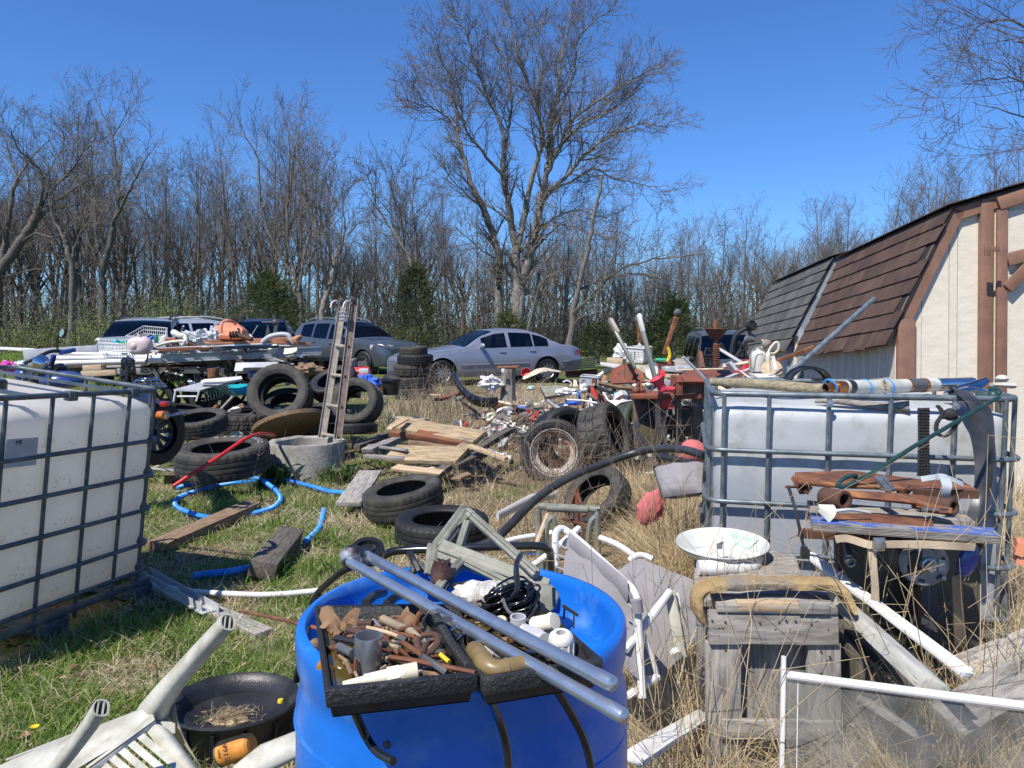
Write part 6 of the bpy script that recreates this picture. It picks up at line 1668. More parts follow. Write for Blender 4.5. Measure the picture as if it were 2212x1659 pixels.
b.grid(seat,16,6);b.grid(lambda u,v:seat(u,v)-V((0,0,.012)),16,6);mesh_obj('dished_seat',b,mt['rust_red'],rmch,ang=60)
b=MB();b.tube([zm(490,980,7.85),zm(485,790,7.9)],[.055,.045],10);b.tube([zm(500,1000,7.8),zm(540,800,7.85)],.02,6);mesh_obj('red_post',b,mt['rust_red'],rmch)
b=MB();b.tube([zm(545,1100,7.5),zm(600,990,7.7),zm(640,1100,7.5)],.035,8);b.ball(zm(565,1070,7.5),.04,8,6);mesh_obj('lever_base',b,mt['rust_red'],rmch)
b=MB();b.slab([zm(822,1150,7.4),zm(970,1150,7.35),zm(968,1258,7.35),zm(828,1262,7.4)],.15,(0,-1,0));mesh_obj('red_box',b,mt['red_paint'],rmch,bevel=.01)
b=MB();b.slab([zm(820,865,8.3),zm(860,850,8.3),zm(900,900,8.2),zm(850,930,8.2)],.1,(0,-1,0));mesh_obj('red_guard',b,mt['red_paint'],rmch)
for(x,w_)in((800,.05),(870,.04),(1020,.06),(1230,.10)):
 b=MB();b.beam(zm(x,1160,7.4),zm(x+8,1700,7.5),.03,w_,up=(1,0,0));mesh_obj('leg',b,mt['grey_dark'],rmch)
b=MB();b.ball(zm(1060,1400,7.9),(.2,.12,.16),10,8,fn=lambda d:1+.3*noise.noise(d*4));mesh_obj('engine_lump',b,mt['grey_dark'],rmch)
b=MB();b.lathe([(.075,.0),(.062,-.03),(.04,-.08),(.045,-.13)],mat4(zm(790,935,7.2),frame((-.55,-.1,1))),18);b.lathe([(.072,-.002),(.04,-.07),(.001,-.08)],mat4(zm(790,935,7.2),frame((-.55,-.1,1))),18);b.tube(sm([zm(815,985,7.2),zm(840,1040,7.2),zm(900,1055,7.2),zm(985,1055,7.2)],4),[.035+.006*(i>4)-.0016*i for i in range(13)],10,flat=.8)
one('red_funnel','bright pinkish red plastic funnel on the frame of the red machine','funnel',b,mt['pink_red'])
b=MB();f0,f1=zm(265,290,7.8),zm(555,830,7.6);b.beam(f0,f0 .lerp(f1,.28),.012,.06,up=(.3,-1,0));b.beam(f0 .lerp(f1,.0)+V((.02,.02,0)),f0 .lerp(f1,.28)+V((.02,.02,0)),.05,.012,up=(.3,-1,0))
po=one('channel_post','rust capped white and olive metal post leaning left of the red seat','post',b,mt['rim_rusty']);b=MB();b.beam(f0 .lerp(f1,.27),f1,.03,.045,up=(.3,-1,0));mesh_obj('lower_post',b,mt['olive_metal'],po,origin[po.name],bevel=.006)
b=MB();f0,f1=zm(592,240,7.5),zm(775,960,7.3);b.beam(f0,f0 .lerp(f1,.27),.03,.055,up=(.3,-1,0));po=one('channel_post','white topped green grey metal post leaning over the red funnel','post',b,mt['white'],bevel=.004);b=MB();b.beam(f0 .lerp(f1,.27),f1,.03,.055,up=(.3,-1,0));mesh_obj('lower_post',b,mt['galv_bar']if 0 else mt['olive_metal'],po,origin[po.name],bevel=.006)
b=MB();b.tube([zm(870,680,9.2),zm(945,450,9.2),zm(1010,270,9.2)],[.03,.03,.042],6);jp=one('rusty_bar_post','rusty brown bar with a dark knuckle leaning right in front of the cedar','bar',b,mt['rust']);b=MB();b.ball(zm(1018,225,9.2),(.05,.04,.05),10,8);mesh_obj('knuckle',b,mt['grey_dark'],jp,origin[jp.name])
b=MB();b.tube([zm(610,545,9.8),zm(595,260,9.8)],.035,6);jp=one('rusty_bar_post','upright rusty bar with a dark knuckle hidden behind the white topped post','bar',b,mt['rust']);b=MB();b.ball(zm(588,205,9.8),(.05,.04,.06),10,8);mesh_obj('knuckle',b,mt['grey_dark'],jp,origin[jp.name])
au=T('auger','rusty auger shaft topped by a wide rusty cone','auger',zm(1440,830,7.3))
ac=zm(1435,400,7.3);fr=frame((.02,0,1))
s_=7.3*.1984/F
b=MB();b.lathe([(128*s_,0),(122*s_,6*s_),(30*s_,2*s_),(26*s_,2*s_)],mat4(ac,fr),32);b.lathe([(128*s_,0),(55*s_,-105*s_),(40*s_,-115*s_)],mat4(ac,fr),32);mesh_obj('cone',b,mt['rust_dark'],au)
b=MB();b.tube([zm(1431,395,7.3),zm(1428,305,7.3)],24*s_,8);mesh_obj('stub',b,mt['rust'],au)
b=MB();b.tube([zm(1440,510,7.3),zm(1440,835,7.3)],28*s_,12);mesh_obj('shaft',b,mt['rust_dark'],au)
b=MB();n=130;p0=zm(1440,555,7.3);p1=zm(1440,825,7.3)
b.tube([p0 .lerp(p1,i/n)+V((math.cos(i*.55)*31*s_,math.sin(i*.55)*31*s_,0))for i in range(n+1)],8*s_,6);mesh_obj('flight',b,mt['rust'],au)
b=MB();b.tube([zm(1265,650,7.9),zm(1290,830,7.8)],[.02,.035],6);one('red_stake','pointed rusty red stake beside the auger','stake',b,mt['rust_red'])
sp_=T('sprayer','cream white tank sprayer with a hose beside the shed wall','sprayer',zm(1895,865,6.6))
sc_=zm(1895,750,6.6);k=6.6*.1984/F
b=MB();b.lathe([(.001,125*k),(20*k,122*k),(60*k,105*k),(92*k,70*k),(95*k,40*k),(95*k,-100*k),(88*k,-112*k),(.001,-115*k)],mat4(sc_),28);mesh_obj('tank',b,mt['white_dirty'],sp_)
b=MB();b.lathe([(.001,40*k),(20*k,38*k),(24*k,0)],mat4(zm(1890,640,6.6)),12);b.beam(zm(1870,605,6.6),zm(1940,600,6.6),.02,.015);mesh_obj('cap',b,mt['white_dirty'],sp_)
b=MB();b.tube(sm([zm(1930,600,6.5),zm(1860,610,6.5),zm(1815,680,6.48),zm(1815,800,6.48),zm(1840,850,6.48)],5),7*k,6);mesh_obj('hose',b,mt['grey_plastic'],sp_)
b=MB();b.lathe([(.001,30*k),(40*k,26*k),(58*k,0),(40*k,-45*k),(12*k,-60*k),(12*k,-90*k)],mat4(zm(1992,572,6.7),frame((.3,-.5,-.4))),18);one('steel_float','dull brass coloured float ball above the sprayer','float',b,mt['alu'])
b=MB();b.tube(sm([zm(2015,860,6.3),zm(2000,700,6.3),zm(2020,620,6.3),zm(2080,550,6.3),zm(2115,560,6.3),zm(2110,630,6.3),zm(2060,670,6.3),zm(2030,660,6.3)],6),[.014]*0 or 12*k,8);b.tube([zm(2010,880,6.3),zm(2000,700,6.3),zm(2010,650,6.3)],[28*k,26*k,20*k],8)
hv=one('pump_wand','tan plastic pump handle with a looped grip beside the sprayer','handle',b,mt['cream'])
b=MB();b.tube([zm(2055,700,6.25),zm(2090,850,6.2)],[17*k,20*k],10);b.tube([zm(2050,698,6.25),zm(2058,725,6.25)],24*k,10);one('white_nozzle','white wand tube leaning on the tan handle','nozzle',b,mt['white'])
b=MB();b.lathe([(.001,8*k),(100*k,12*k),(112*k,0),(100*k,-10*k),(.001,-10*k)],mat4(zm(2045,840,6.45),frame((-.2,-1,.5))),24);one('tan_disc','round tan disc behind the white nozzle','disc',b,mt['wood_pale'])
b=MB();b.slab([zm(1780,870,6.7),zm(2060,860,6.8),zm(2120,920,6.2),zm(1900,930,6.1)],.02,(0,0,1));one('plastic_slab','flat white lid under the sprayer','lid',b,mt['white'])
b=MB();b.slab([zm(1685,850,6.2),zm(1700,850,6.2),zm(1860,960,5.9),zm(1830,962,5.9)],.012,(0,-1,.3));one('pointed_strip','thin white pointed strip by the cage corner','strip',b,mt['white'])
eb=T('exercise_bike','tangled black tube frame with a saddle in front of the old pickup','tube frame',zm(1700,830,8.6))
b=MB();b.tube(sm([zm(1600,715,8.6),zm(1620,560,8.6),zm(1650,470,8.6),zm(1720,415,8.6),zm(1800,385,8.6)],6),.028,8);mesh_obj('bent_tube',b,mt['black_plastic'],eb)
b=MB();b.lathe([(.001,.04),(.06,.04),(.065,0),(.05,-.04),(.001,-.04)],mat4(zm(1812,370,8.6),frame((.4,-.8,.3))),14);mesh_obj('end_knob',b,mt['black_plastic'],eb)
b=MB();b.slab([zm(1775,390,8.6),zm(1800,385,8.6),zm(1830,440,8.5),zm(1880,490,8.4),zm(1850,500,8.4),zm(1800,470,8.5)],.05,(0,-1,.2));mesh_obj('saddle',b,mt['black_gloss'],eb,bevel=.015)
b=MB()
for a_ in(((1640,720),(1780,520)),((1680,540),(1780,730)),((1760,540),(1850,520)),((1480,560),(1560,680)),((1780,600),(1700,700))):b.tube([zm(*a_[0],8.5),zm(*a_[1],8.5)],.022,6)
mesh_obj('strut',b,mt['black_plastic'],eb)
b=MB();b.tube(sm([zm(1750,520,8.4),zm(1780,495,8.4),zm(1830,500,8.4),zm(1850,520,8.4)],4),.018,6);mesh_obj('grip',b,mt['steel'],eb)
b=MB();b.tube([zm(1745,870,7.8),zm(1790,740,7.8)],[.05,.03],6);b.tube([zm(1770,870,7.8),zm(1760,730,7.8)],.02,6);one('red_bracket','small red metal bracket left of the sprayer','bracket',b,mt['red_paint'])
# ==== BLUE DRUM
DC=V((-.087,1.305,0));DR=.29;DZ=1.0
prof=[]
dr_=T('blue_drum','bright blue plastic drum with a recessed top, piled with trays and pipes','drum',DC)
b=MB()
prof=[(.001,DZ-.075),(.255,DZ-.07),(.262,DZ-.062),(.266,DZ-.02),(.268,DZ-.006),(.275,DZ+.001),(.284,DZ),(.290,DZ-.006),(.2915,DZ-.02),(.290,DZ-.060),(.286,DZ-.072),(.285,DZ-.085),(.286,DZ-.10),(.293,DZ-.13),(.295,DZ-.22),(.295,DZ-.30),(.288,DZ-.315),(.288,DZ-.335),(.295,DZ-.35),(.295,DZ-.62),(.288,DZ-.635),(.288,DZ-.655),(.295,DZ-.67),(.290,.02),(.001,.02)]
def wd(r,z,a,j,k):return(r+(.0015*math.sin(a*3+1)if r>.2 else 0),z)
b.lathe([(r*.978,z)for r,z in prof],mat4(DC),128,wob=wd)
mesh_obj('shell',b,mt['blue_barrel'],dr_,ang=45)
b=MB();b.lathe([(.280,.006),(.2885,.003),(.2895,-.003),(.280,-.008)],mat4(DC+V((0,0,DZ-.17)),frame((.05,.05,1))),96);mesh_obj('moulded_ridge',b,mt['blue_barrel'],dr_)
b=MB();b.lathe([(.001,.0),(.006,0),(.006,-.003)],mat4(P(835,1610,1.008),frame((-.25,-1,0))),10);mesh_obj('bung_hole',b,mt['interior'],dr_)
mt['silt']=M('silt',(.10,.09,.05),.9,col2=(.05,.10,.15),sc=40)
for(x,y,rx,ry)in((1262,1312,.018,.010),(1270,1322,.014,.008),(1283,1303,.012,.004)):
 b=MB();c_=Zp(x,y,DZ-.0725)
 pts=[c_+V((math.cos(a)*rx*(1+.3*math.sin(a*3)),math.sin(a)*ry*(1+.3*math.sin(a*5)),0))for a in[k*math.pi/6 for k in range(12)]]
 b.slab(pts,.0015,(0,0,1));mesh_obj('silt_patch',b,mt['silt'],dr_)
 # ==== BLACK TRAYS
def tray(label,FL,FR,BR,BL,depth,m='black_pebble'):
 FL,FR,BR,BL=[V(p)for p in(FL,FR,BR,BL)]
 n=(FR-FL).cross(BL-FL).normalized()
 if n.z<0:n=-n
 cen=(FL+FR+BR+BL)/4
 def ring(k,dz):return[p+(cen-p).normalized()*k+n*dz for p in(FL,FR,BR,BL)]
 r=[ring(0,-.022),ring(-.001,0),ring(.012,.001),ring(.018,-.004),ring(.026,-depth+.006),ring(.018,-depth),ring(.010,-.024)]
 root=T('tool_tray',label,'tray',cen-n*depth)
 b=MB()
 vs=[p for rr in r for p in rr]
 fs=[]
 for j in range(len(r)-1):
  for k in range(4):fs.append((4*j+k,4*j+(k+1)%4,4*j+4+(k+1)%4,4*j+4+k))
 for k in range(4):fs.append((24+k,24+(k+1)%4,(k+1)%4,k))
 b.add(vs,fs);b.add(r[4],[(0,1,2,3)]);b.add(r[5],[(3,2,1,0)])
 mesh_obj('tray_body',b,mt[m],root,bevel=.003,recalc=True)
 b=MB();b.add([p+n*.016 for p in r[4]],[(0,1,2,3)]);mesh_obj('rusty_water',b,mt['water'],root)
 def at(u,v,h=0.0):return BL.lerp(BR,u).lerp(FL.lerp(FR,u),v)+n*(h-depth)
 return root,at,n
zA=1.060;zB=1.022
TA,ta,nA=tray('black plastic tray full of rusty tools, on the left of the drum',Zp(704,1491,zA),Zp(1032,1456,zA),Zp(927,1303,zB),Zp(680,1308,zB),.040)
TB,tb_,nB=tray('black plastic tray of pipe fittings, right beside the rusty one',Zp(1043,1466,zA),Zp(1302,1426,zA),Zp(1168,1301,zB),Zp(938,1304,zB),.040)
_MB=MB;RS=.52
class MB(_MB):
 def tube(s,pts,r,*a,**k):return _MB.tube(s,pts,[x*RS for x in r]if isinstance(r,(list,tuple))else r*RS,*a,**k)
 def ball(s,c,r,*a,**k):return _MB.ball(s,c,tuple(x*RS for x in r)if isinstance(r,(list,tuple))else r*RS,*a,**k)
def za(x,y,Y):return P(603.5+x*.3056,1152+y*.3056,Y)
b=MB();c_=za(627,985,1.005);r_=100*.3056*1.0/F
h_=.065
b.lathe([(r_*.93,h_),(r_,h_),(r_,.01),(r_*1.04,0)],mat4(c_+V((0,0,-.012)),frame((.02,-.02,1))),28);b.lathe([(r_*.93,h_),(r_*.93,.0)],mat4(c_+V((0,0,-.012)),frame((.02,-.02,1))),28)
one('pipe_coupling','short grey zinc pipe stub standing in the left tray','pipe',b,mt['galv'])
b=MB();q0,q1=za(450,1075,.93),za(990,965,.95)
def lt(t):return q0 .lerp(q1,t)
b.tube([lt(0),lt(.28)],[.010,.013],14);b.tube([lt(.28),lt(.33)],.0165,14);b.tube([lt(.33),lt(.58)],[.0165,.018],14);b.tube([lt(.58),lt(.74)],.0215,6);b.tube([lt(.74),lt(.78)],.020,16)
W_,rr=[],[]
for i in range(25):W_.append(lt(.78+.2*i/24));rr.append(.0215 if i%2 else .0195)
b.tube(W_,rr,18,cap=True);one('threaded_fitting','cream white threaded plastic fitting at the front of the left tray','pipe fitting',b,mt['cream'])
b=MB();b.tube([za(780,875,1.0),za(1000,910,.97),za(1385,985,.94)],[.009,.011,.008],6,flat=.7);one('rusty_file','long orange rusty file across the front right of the left tray','file',b,mt['rust'])
b=MB();b.tube([za(1110,590,1.10),za(1200,760,1.04),za(1375,1000,.96)],.0135,10);one('black_tube','black tube slanting along the right side of the left tray','tube',b,mt['black_pebble'])
b=MB();W_=[]
for i in range(30):
 a=math.pi*(1.15-1.2*i/29);W_.append(za(1110,630,1.07)+V((math.cos(a)*.018,-.01*math.sin(a),math.sin(a)*.022)))
ribbon(b,W_[::3],.009,.0012,(0.3,1,0));b.box(za(1185,600,1.06),(.012,.01,.008));one('hose_clamp','steel hose clamp ring standing up in the left tray','hose clamp',b,mt['steel'])
b=MB();b.tube([za(730,605,1.12),za(850,660,1.09),za(950,700,1.06)],[.0125,.012,.011],12);b.tube([za(940,700,1.06),za(985,740,1.04),za(975,800,1.02)],[.011,.009,.006],8);one('brass_pipe','dull tan threaded pipe at the back of the left tray','pipe',b,mt['tan_metal'])
rod=MB();rod.tube([P(517,1320,1.75),P(600,1336,1.45),P(745,1372,1.12),P(795,1385,1.07)],.0066,8);one('rusty_rod','rusty iron rod poking out left over the drum rim','rod',rod,mt['rust'])
for i,(pts,r_,lab_,m_)in enumerate([([(480,680,1.08),(560,700,1.06),(700,740,1.04)],.009,'reddish brown bolt in the middle of the left tray','rust_dark'),([(470,700,1.09),(600,670,1.08),(690,700,1.06)],.008,'rusty curved tool handle above the grey pipe stub','rust_dark'),([(560,640,1.11),(660,635,1.10)],.009,'short brown pipe nipple at the back of the left tray','rust_dark'),([(620,665,1.07),(760,700,1.05),(850,735,1.03)],.0055,'pale wooden tool handle in the left tray','wood_pale'),([(840,735,1.03),(900,755,1.02)],.0075,'dark ferrule joined to the pale handle','grey_dark'),([(740,700,1.07),(900,720,1.04),(960,730,1.03)],.006,'orange rusty strip behind the pale handle','rust'),([(870,770,1.02),(960,830,.99),(1010,860,.98)],.007,'brown chisel blade near the C clamp','rust'),([(740,780,1.03),(850,810,1.0)],.006,'yellowish rusty spoon in the left tray','wood_yellow'),([(960,640,1.08),(985,580,1.08),(1000,560,1.08)],.008,'orange rusty wrench head at the back of the left tray','rust'),([(420,800,1.05),(520,850,1.02)],.012,'dark socket tool lying left in the left tray','grey_dark'),([(470,900,1.0),(510,1000,.97)],.006,'amber stained strip at the left wall of the left tray','wood_brown'),([(1000,860,.985),(1100,930,.96),(1180,985,.95)],.009,'dark screwdriver with a yellow collar','grey_dark'),([(1130,850,1.0),(1200,910,.98)],.006,'yellow plastic piece in the right corner of the left tray','yellow'),([(400,740,1.08),(500,760,1.06),(600,780,1.04)],.01,'black pliers half hidden by the rods','black_plastic'),([(850,680,1.07),(940,660,1.07)],.007,'rusty pin beside the tan pipe','rust'),([(690,720,1.05),(760,790,1.03)],.007,'dark rusty spike right of the grey pipe stub','rust_dark')]):
 b=MB();b.tube(sm([za(*p)for p in pts],3),r_,8);one('rusty_tool',lab_,'tool',b,mt[m_],'rusty odds and ends in the left tray')
b=MB();b.tube(sm([za(970,740,1.02),za(980,800,1.0),za(1010,850,.985),za(1060,840,.99),za(1110,790,1.0),za(1120,740,1.01),za(1090,715,1.03),za(1000,725,1.03)],4),.010,8,flat=.8);b.tube([za(1040,780,1.0),za(1010,850,.98)],.008,8);one('pipe_clamp','dark brown iron C clamp in the left tray','clamp',b,mt['rust_dark'])
def leaf(label,cx,cy,Y,s,ang):
 mb=MB();c_=za(cx,cy,Y);rr=random.Random(int(cx))
 pts=[]
 n=14
 for k in range(n):
  a=2*math.pi*k/n;q_=s*.7*rr.uniform(.45,1.15)
  pts.append(c_+V((math.cos(a)*q_,math.sin(a)*q_*.4,math.sin(a)*q_*.8+.007*math.sin(a*2+cx))))
 vs=[c_+V((0,0,.004))]+pts;mb.add(vs,[(0,1+k,1+(k+1)%n)for k in range(n)])
 one('dead_leaf',label,'leaf',mb,mt['leaf_dead'],'dead leaves in the left tray')
leaf('curled brown leaf in the back left corner of the left tray',350,610,1.13,.026,0);leaf('brown leaf next to the corner leaf in the left tray',430,640,1.12,.022,1);leaf('pointed brown leaf at the back edge of the left tray',520,605,1.14,.024,2);leaf('pale curled leaf behind the tan pipe',880,600,1.13,.026,3);leaf('small brown leaf left of the rods',400,665,1.10,.014,0)
b=MB();b.box(ta(.12,.55,.012),(.05,.03,.006));one('yellow_chip','amber chip lying in the rusty water','chip',b,mt['amber'])
rg=random.Random(4)
for(fn,nm,cnt)in((ta,'left',210),(tb_,'right',120)):
 mb=MB()
 for i in range(cnt):
  mb.mi=rg.choices((0,1,2,3,4),(5,5,2,2,2))[0]
  p=fn(rg.uniform(.13,.87),rg.uniform(.11,.89),rg.uniform(.008,.032));d=V((rg.uniform(-1,1),rg.uniform(-1,1),rg.uniform(-.3,.3))).normalized()
  ln=rg.uniform(.004,.03)
  if rg.random()<.2:mb.box(p,(rg.uniform(.004,.02),rg.uniform(.003,.01),.003),frame(d))
  else:mb.tube([p-d*ln,p+d*ln*.9,p+d*ln],[rr_:=rg.uniform(.0035,.008),rr_,rr_*rg.uniform(.6,1.5)],7)
 o=mesh_obj('loose_bolts',mb,[mt['rust'],mt['rust_dark'],mt['steel'],mt['wood_brown'],mt['tan_metal']],None,base_of(mb));stuff(o,'loose bolts and scraps covering the bottom of the %s tray'%nm,'scrap')
def zb(x,y,Y):return P(932.6+x*.248,1179.5+y*.248,Y)
b=MB();W_=sm([zb(370,905,1.04),zb(420,960,1.0),zb(470,1030,.965),zb(560,1075,.955),zb(680,1060,.96),zb(800,1030,.975)],5)
b.tube(W_,.0235,18);b.tube([zb(640,1065,.957),zb(660,1062,.958)],.0255,18)
for k in range(4):b.tube([W_[1+k],W_[1+k].lerp(W_[2+k],.4)],.0255,18)
b.tube([zb(440,985,.99),zb(455,1005,.975)],.0255,18)
one('tan_elbow','olive tan plastic pipe elbow at the front of the right tray','pipe fitting',b,mt['pvc_tan'])
b=MB();b.tube([zb(330,905,1.05),zb(455,855,1.06)],.010,10,flat=1.6);one('plastic_ring','light blue plastic ring behind the tan elbow','ring',b,mt['blue_hose'])
b=MB();b.tube([zb(480,880,1.04),zb(560,920,1.03),zb(640,955,1.02)],.0135,14);b.tube([zb(540,905,1.03),zb(555,915,1.03)],.016,14);one('grey_adapter','small grey threaded adapter behind the tan elbow','pipe fitting',b,mt['grey_light'])
b=MB();c_=zb(1130,880,1.04);fr=frame((-.05,-.12,1));SK=Matrix.Scale(.64,4);b.lathe([(.011,.035),(.019,.035),(.025,.030),(.028,.022),(.028,.016),(.027,.016),(.0265,-.02)],mat4(c_,fr)@SK,30);b.lathe([(.011,.035),(.016,.01),(.001,.01)],mat4(c_,fr)@SK,24)
for k in range(12):
 a=k*math.pi/6;b.box(mat4(c_,fr)@SK@V((math.cos(a)*.0275,math.sin(a)*.0275,-.002)),(.0026,.0026,.022))
one('white_coupling','white ribbed plastic coupling standing in the right tray','pipe fitting',b,mt['white'])
b=MB();W_=[zb(890+i*8,690-i*1.5,1.10-i*.001)for i in range(24)];b.tube(W_,[.0235 if i%3 else .0215 for i in range(24)],20);b.tube([zb(985,640,1.09),zb(1000,655,1.09)],.027,20)
one('cream_adapter','cream threaded plastic adapter at the back of the right tray','pipe fitting',b,mt['cream'])
b=MB();b.tube([zb(800,745,1.09),zb(900,790,1.07),zb(985,830,1.05)],.023,14);b.tube([zb(830,760,1.085),zb(945,815,1.06)],.026,6);one('grey_hex_fitting','grey hexagonal plastic fitting between the cream and the white ones','pipe fitting',b,mt['grey_light'])
b=MB();SK=Matrix.Scale(.62,4);b.lathe([(.0155,.03),(.019,.03),(.019,-.02)],mat4(zb(752,715,1.10),frame((0,-.1,1)))@SK,20);b.lathe([(.0155,.03),(.0155,.0),(.001,0)],mat4(zb(752,715,1.10),frame((0,-.1,1)))@SK,20);one('grey_socket','grey pipe socket behind the poles in the right tray','pipe fitting',b,mt['grey_light'])
b=MB();b.lathe([(.001,.006),(.010,.006),(.0115,.002),(.0115,-.006)],mat4(zb(600,670,1.14),frame((-.2,-.4,1))),20);one('cream_plug','round cream coloured cap behind the poles','cap',b,mt['cream'])
b=MB();b.tube([zb(230,820,1.06),zb(280,760,1.08)],.006,6);b.ball(zb(175,640,1.1),.006,8,6);b.tube([zb(160,740,1.08),zb(210,700,1.09)],.005,6);one('chrome_bits','few chromed valve bits between the trays','valve',b,mt['chrome'])
b=MB();b.tube([zb(1148,640,1.16),zb(1160,520,1.16),zb(1240,580,1.15),zb(1235,720,1.14)],.004,4);b.box(zb(1205,560,1.155),(.028,.004,.012),frame((0,-1,.2),(1,-.2,-.6)));mesh_obj('handle',b,mt['black_plastic'],TB)
b=MB();q_=[zb(960,530,1.20),zb(1110,640,1.15),zb(1240,740,1.11),zb(1490,985,.99)]
b.slab([q_[0],q_[3],q_[3]+V((-.02,-.0,-.03)),q_[0]+V((-.02,0,-.03))],.003);mesh_obj('side_flange',b,mt['black_plastic'],TB,recalc=True)
MB=_MB
rg=random.Random(9)
cb_=MB()
c_=zb(780,490,1.2)
for k in range(26):
 W_=[]
 ra_,rb=rg.uniform(.032,.054),rg.uniform(.004,.020)
 oz=rg.uniform(-.014,.016);oy=rg.uniform(-.015,.015);ph=rg.uniform(0,1)
 for i in range(25):
  a=2*math.pi*i/24
  px_=math.cos(a)*ra_;pz=math.sin(a)*rb
  W_.append(c_+V((px_*.95-.02,oy+pz*.5+.01*math.sin(a*2+ph),oz+pz+px_*.22)))
 cb_.tube(W_,.0021,5)
cable=one('cable_bundle','tied bundle of thin black cable on the right tray','cable',cb_,mt['black_gloss'],ang=80)
b=MB();b.tube(sm([zb(700,440,1.18),zb(740,370,1.18),zb(730,200,1.2),zb(765,80,1.25),zb(830,60,1.3),zb(900,55,1.35)],6),.0034,6);b.tube(sm([zb(730,440,1.18),zb(755,350,1.18),zb(742,180,1.2),zb(780,90,1.25)],6),.0034,6);mesh_obj('loose_loop',b,mt['black_gloss'],cable,origin[cable.name])
b=MB();b.tube(sm([zb(620,460,1.17),zb(680,580,1.15),zb(860,655,1.13)],5),.0028,6);mesh_obj('tie',b,mt['grey_dark'],cable,origin[cable.name])
b=MB();b.ball(zb(400,430,1.25),(.042,.026,.024),20,14,fn=lambda d:1+.35*noise.noise(d*2.2)+.08*noise.noise(d*9));b.ball(zb(530,420,1.22),(.024,.022,.022),16,10,fn=lambda d:1+.3*noise.noise(d*3))
mt['terry']=M('terry',(.70,.68,.64),.95,col2=(.45,.42,.38),sc=30,bump=.004,bsc=220)
one('terry_cloth','crumpled off white terry cloth in the drum recess','cloth',b,mt['terry'])
b=MB();b.ball(zb(90,260,1.45),(.022,.022,.030),16,10,fn=lambda d:1+.6*noise.noise(d*3));one('brown_glove','dark brown leather scrap under the grey bracket','leather scrap',b,M('leather',(.06,.025,.022),.6,col2=(.14,.09,.06),sc=10))
b=MB();b.tube(sm([P(905,1235,1.5),P(893,1210,1.52),P(885,1195,1.55)],3),.007,6);b.tube(sm([P(890,1240,1.5),P(900,1215,1.52),P(925,1240,1.5)],3),.007,6);one('dark_strap','dark padded strap standing up at the back of the drum','strap',b,mt['black_plastic'])
for(x0,y0,x1,y1,lab_)in((610,495,740,420,'upper black cable in the back of the drum recess'),(760,500,900,430,'lower black cable in the back of the drum recess')):
 b=MB();p0,p1=za(x0,y0,1.30),za(x1,y1,1.42);b.tube(sm([p0,p0 .lerp(p1,.5)+V((0,0,.005)),p1],4),.008,8);one('black_cable',lab_,'cable',b,mt['black_plastic'])
b=MB();b.tube([zb(190,350,1.4),zb(380,320,1.42)],.006,6);one('black_stick','thin black stick lying under the grey bracket','stick',b,mt['black_plastic'])
b=MB();b.ball(za(250,810,1.18),(.012,.02,.014),10,8);one('wooden_ball','brown knob between the left tray and the drum wall','knob',b,mt['wood_brown'])
def pole(label,p0,p1,r0):
 root=T('galvanised_pole',label,'pole',p1,'galvanised poles across the drum')
 b=MB();d=(p1-p0).normalized();b.tube([p0,p1-d*.03],r0,28,cap=False);mesh_obj('tube',b,mt['galv'],root)
 b=MB();b.lathe([(r0*1.03,-.032),(r0*1.06,-.03),(r0*1.06,-.006),(r0*.96,-.001),(r0*.6,.002),(.0005,.003)],mat4(p1,frame(d)),28);mesh_obj('end_cap',b,mt['galv'],root)
pole('upper galvanised steel pole with a domed cap lying across the drum',P(798,1203,1.42),P(1325,1479,.865),.0094)
pole('lower galvanised steel pole with a domed cap lying across the drum',P(756,1214,1.38),P(1350,1550,.835),.0092)
b=MB();b.ball(P(762,1204,1.40),(.024,.022,.024),16,12,fn=lambda d:1+.1*noise.noise(d*3));b.slab([P(772,1190,1.40),P(798,1190,1.42),P(806,1212,1.40),P(780,1222,1.37)],.02,(0,-1,.4));one('swivel_clamp','worn black and zinc swivel clamp joining the two poles','clamp',b,M('worn_zinc',(.35,.38,.42),.5,metal=.5,col2=(.03,.03,.035),sc=16,lo=.45,hi=.55))
for(pts,lab_)in(([(765,1535,.93),(790,1590,.95),(815,1625,.93),(850,1645,.90)],'cut black cable hanging from under the left tray'),([(1060,1510,.95),(1080,1560,.985),(1095,1620,.99),(1100,1700,.99)],'middle black cable hanging down the drum front'),([(1195,1480,.98),(1235,1545,1.0),(1265,1610,1.01),(1285,1700,1.02)],'right hand black cable hanging down the drum front')):
 b=MB();b.tube(sm([P(*p)for p in pts],6),.0055,10);one('black_cable',lab_,'cable',b,mt['black_gloss'])
 # ==== GREY PLASTIC BRACKET
gb=T('plastic_bracket','mottled grey plastic leg frame propped on the back of the drum','bracket',P(1080,1290,1.45))
def lbar(pts,w,h,up,nm):
 for a_,c_ in zip(pts,pts[1:]):
  b=MB();b.beam(a_,c_,w,h,up=up);b.beam(a_+V(up).normalized()*0,c_,w*.35,h*1.9,up=up);mesh_obj(nm,b,mt['grey_plastic'],gb,bevel=.003)
def zg(x,y,Y):return P(713+x*.2315,850+y*.2315,Y)
AP,LW,LB_,RB=zg(1272,1078,1.62),zg(1000,1440,1.55),zg(950,1700,1.50),zg(1930,1690,1.45)
lbar([AP,LW],.030,.010,(.4,-1,.3),'left_rail');lbar([LW+V((-.004,0,.006)),LB_],.034,.010,(.3,-1,0),'left_leg')
lbar([AP+V((.0,0,-.004)),zg(1330,1150,1.6),RB],.020,.012,(.4,-1,.5),'right_rail')
lbar([zg(1285,1190,1.59),zg(1205,1440,1.55)],.018,.010,(.3,-1,.2),'strut')
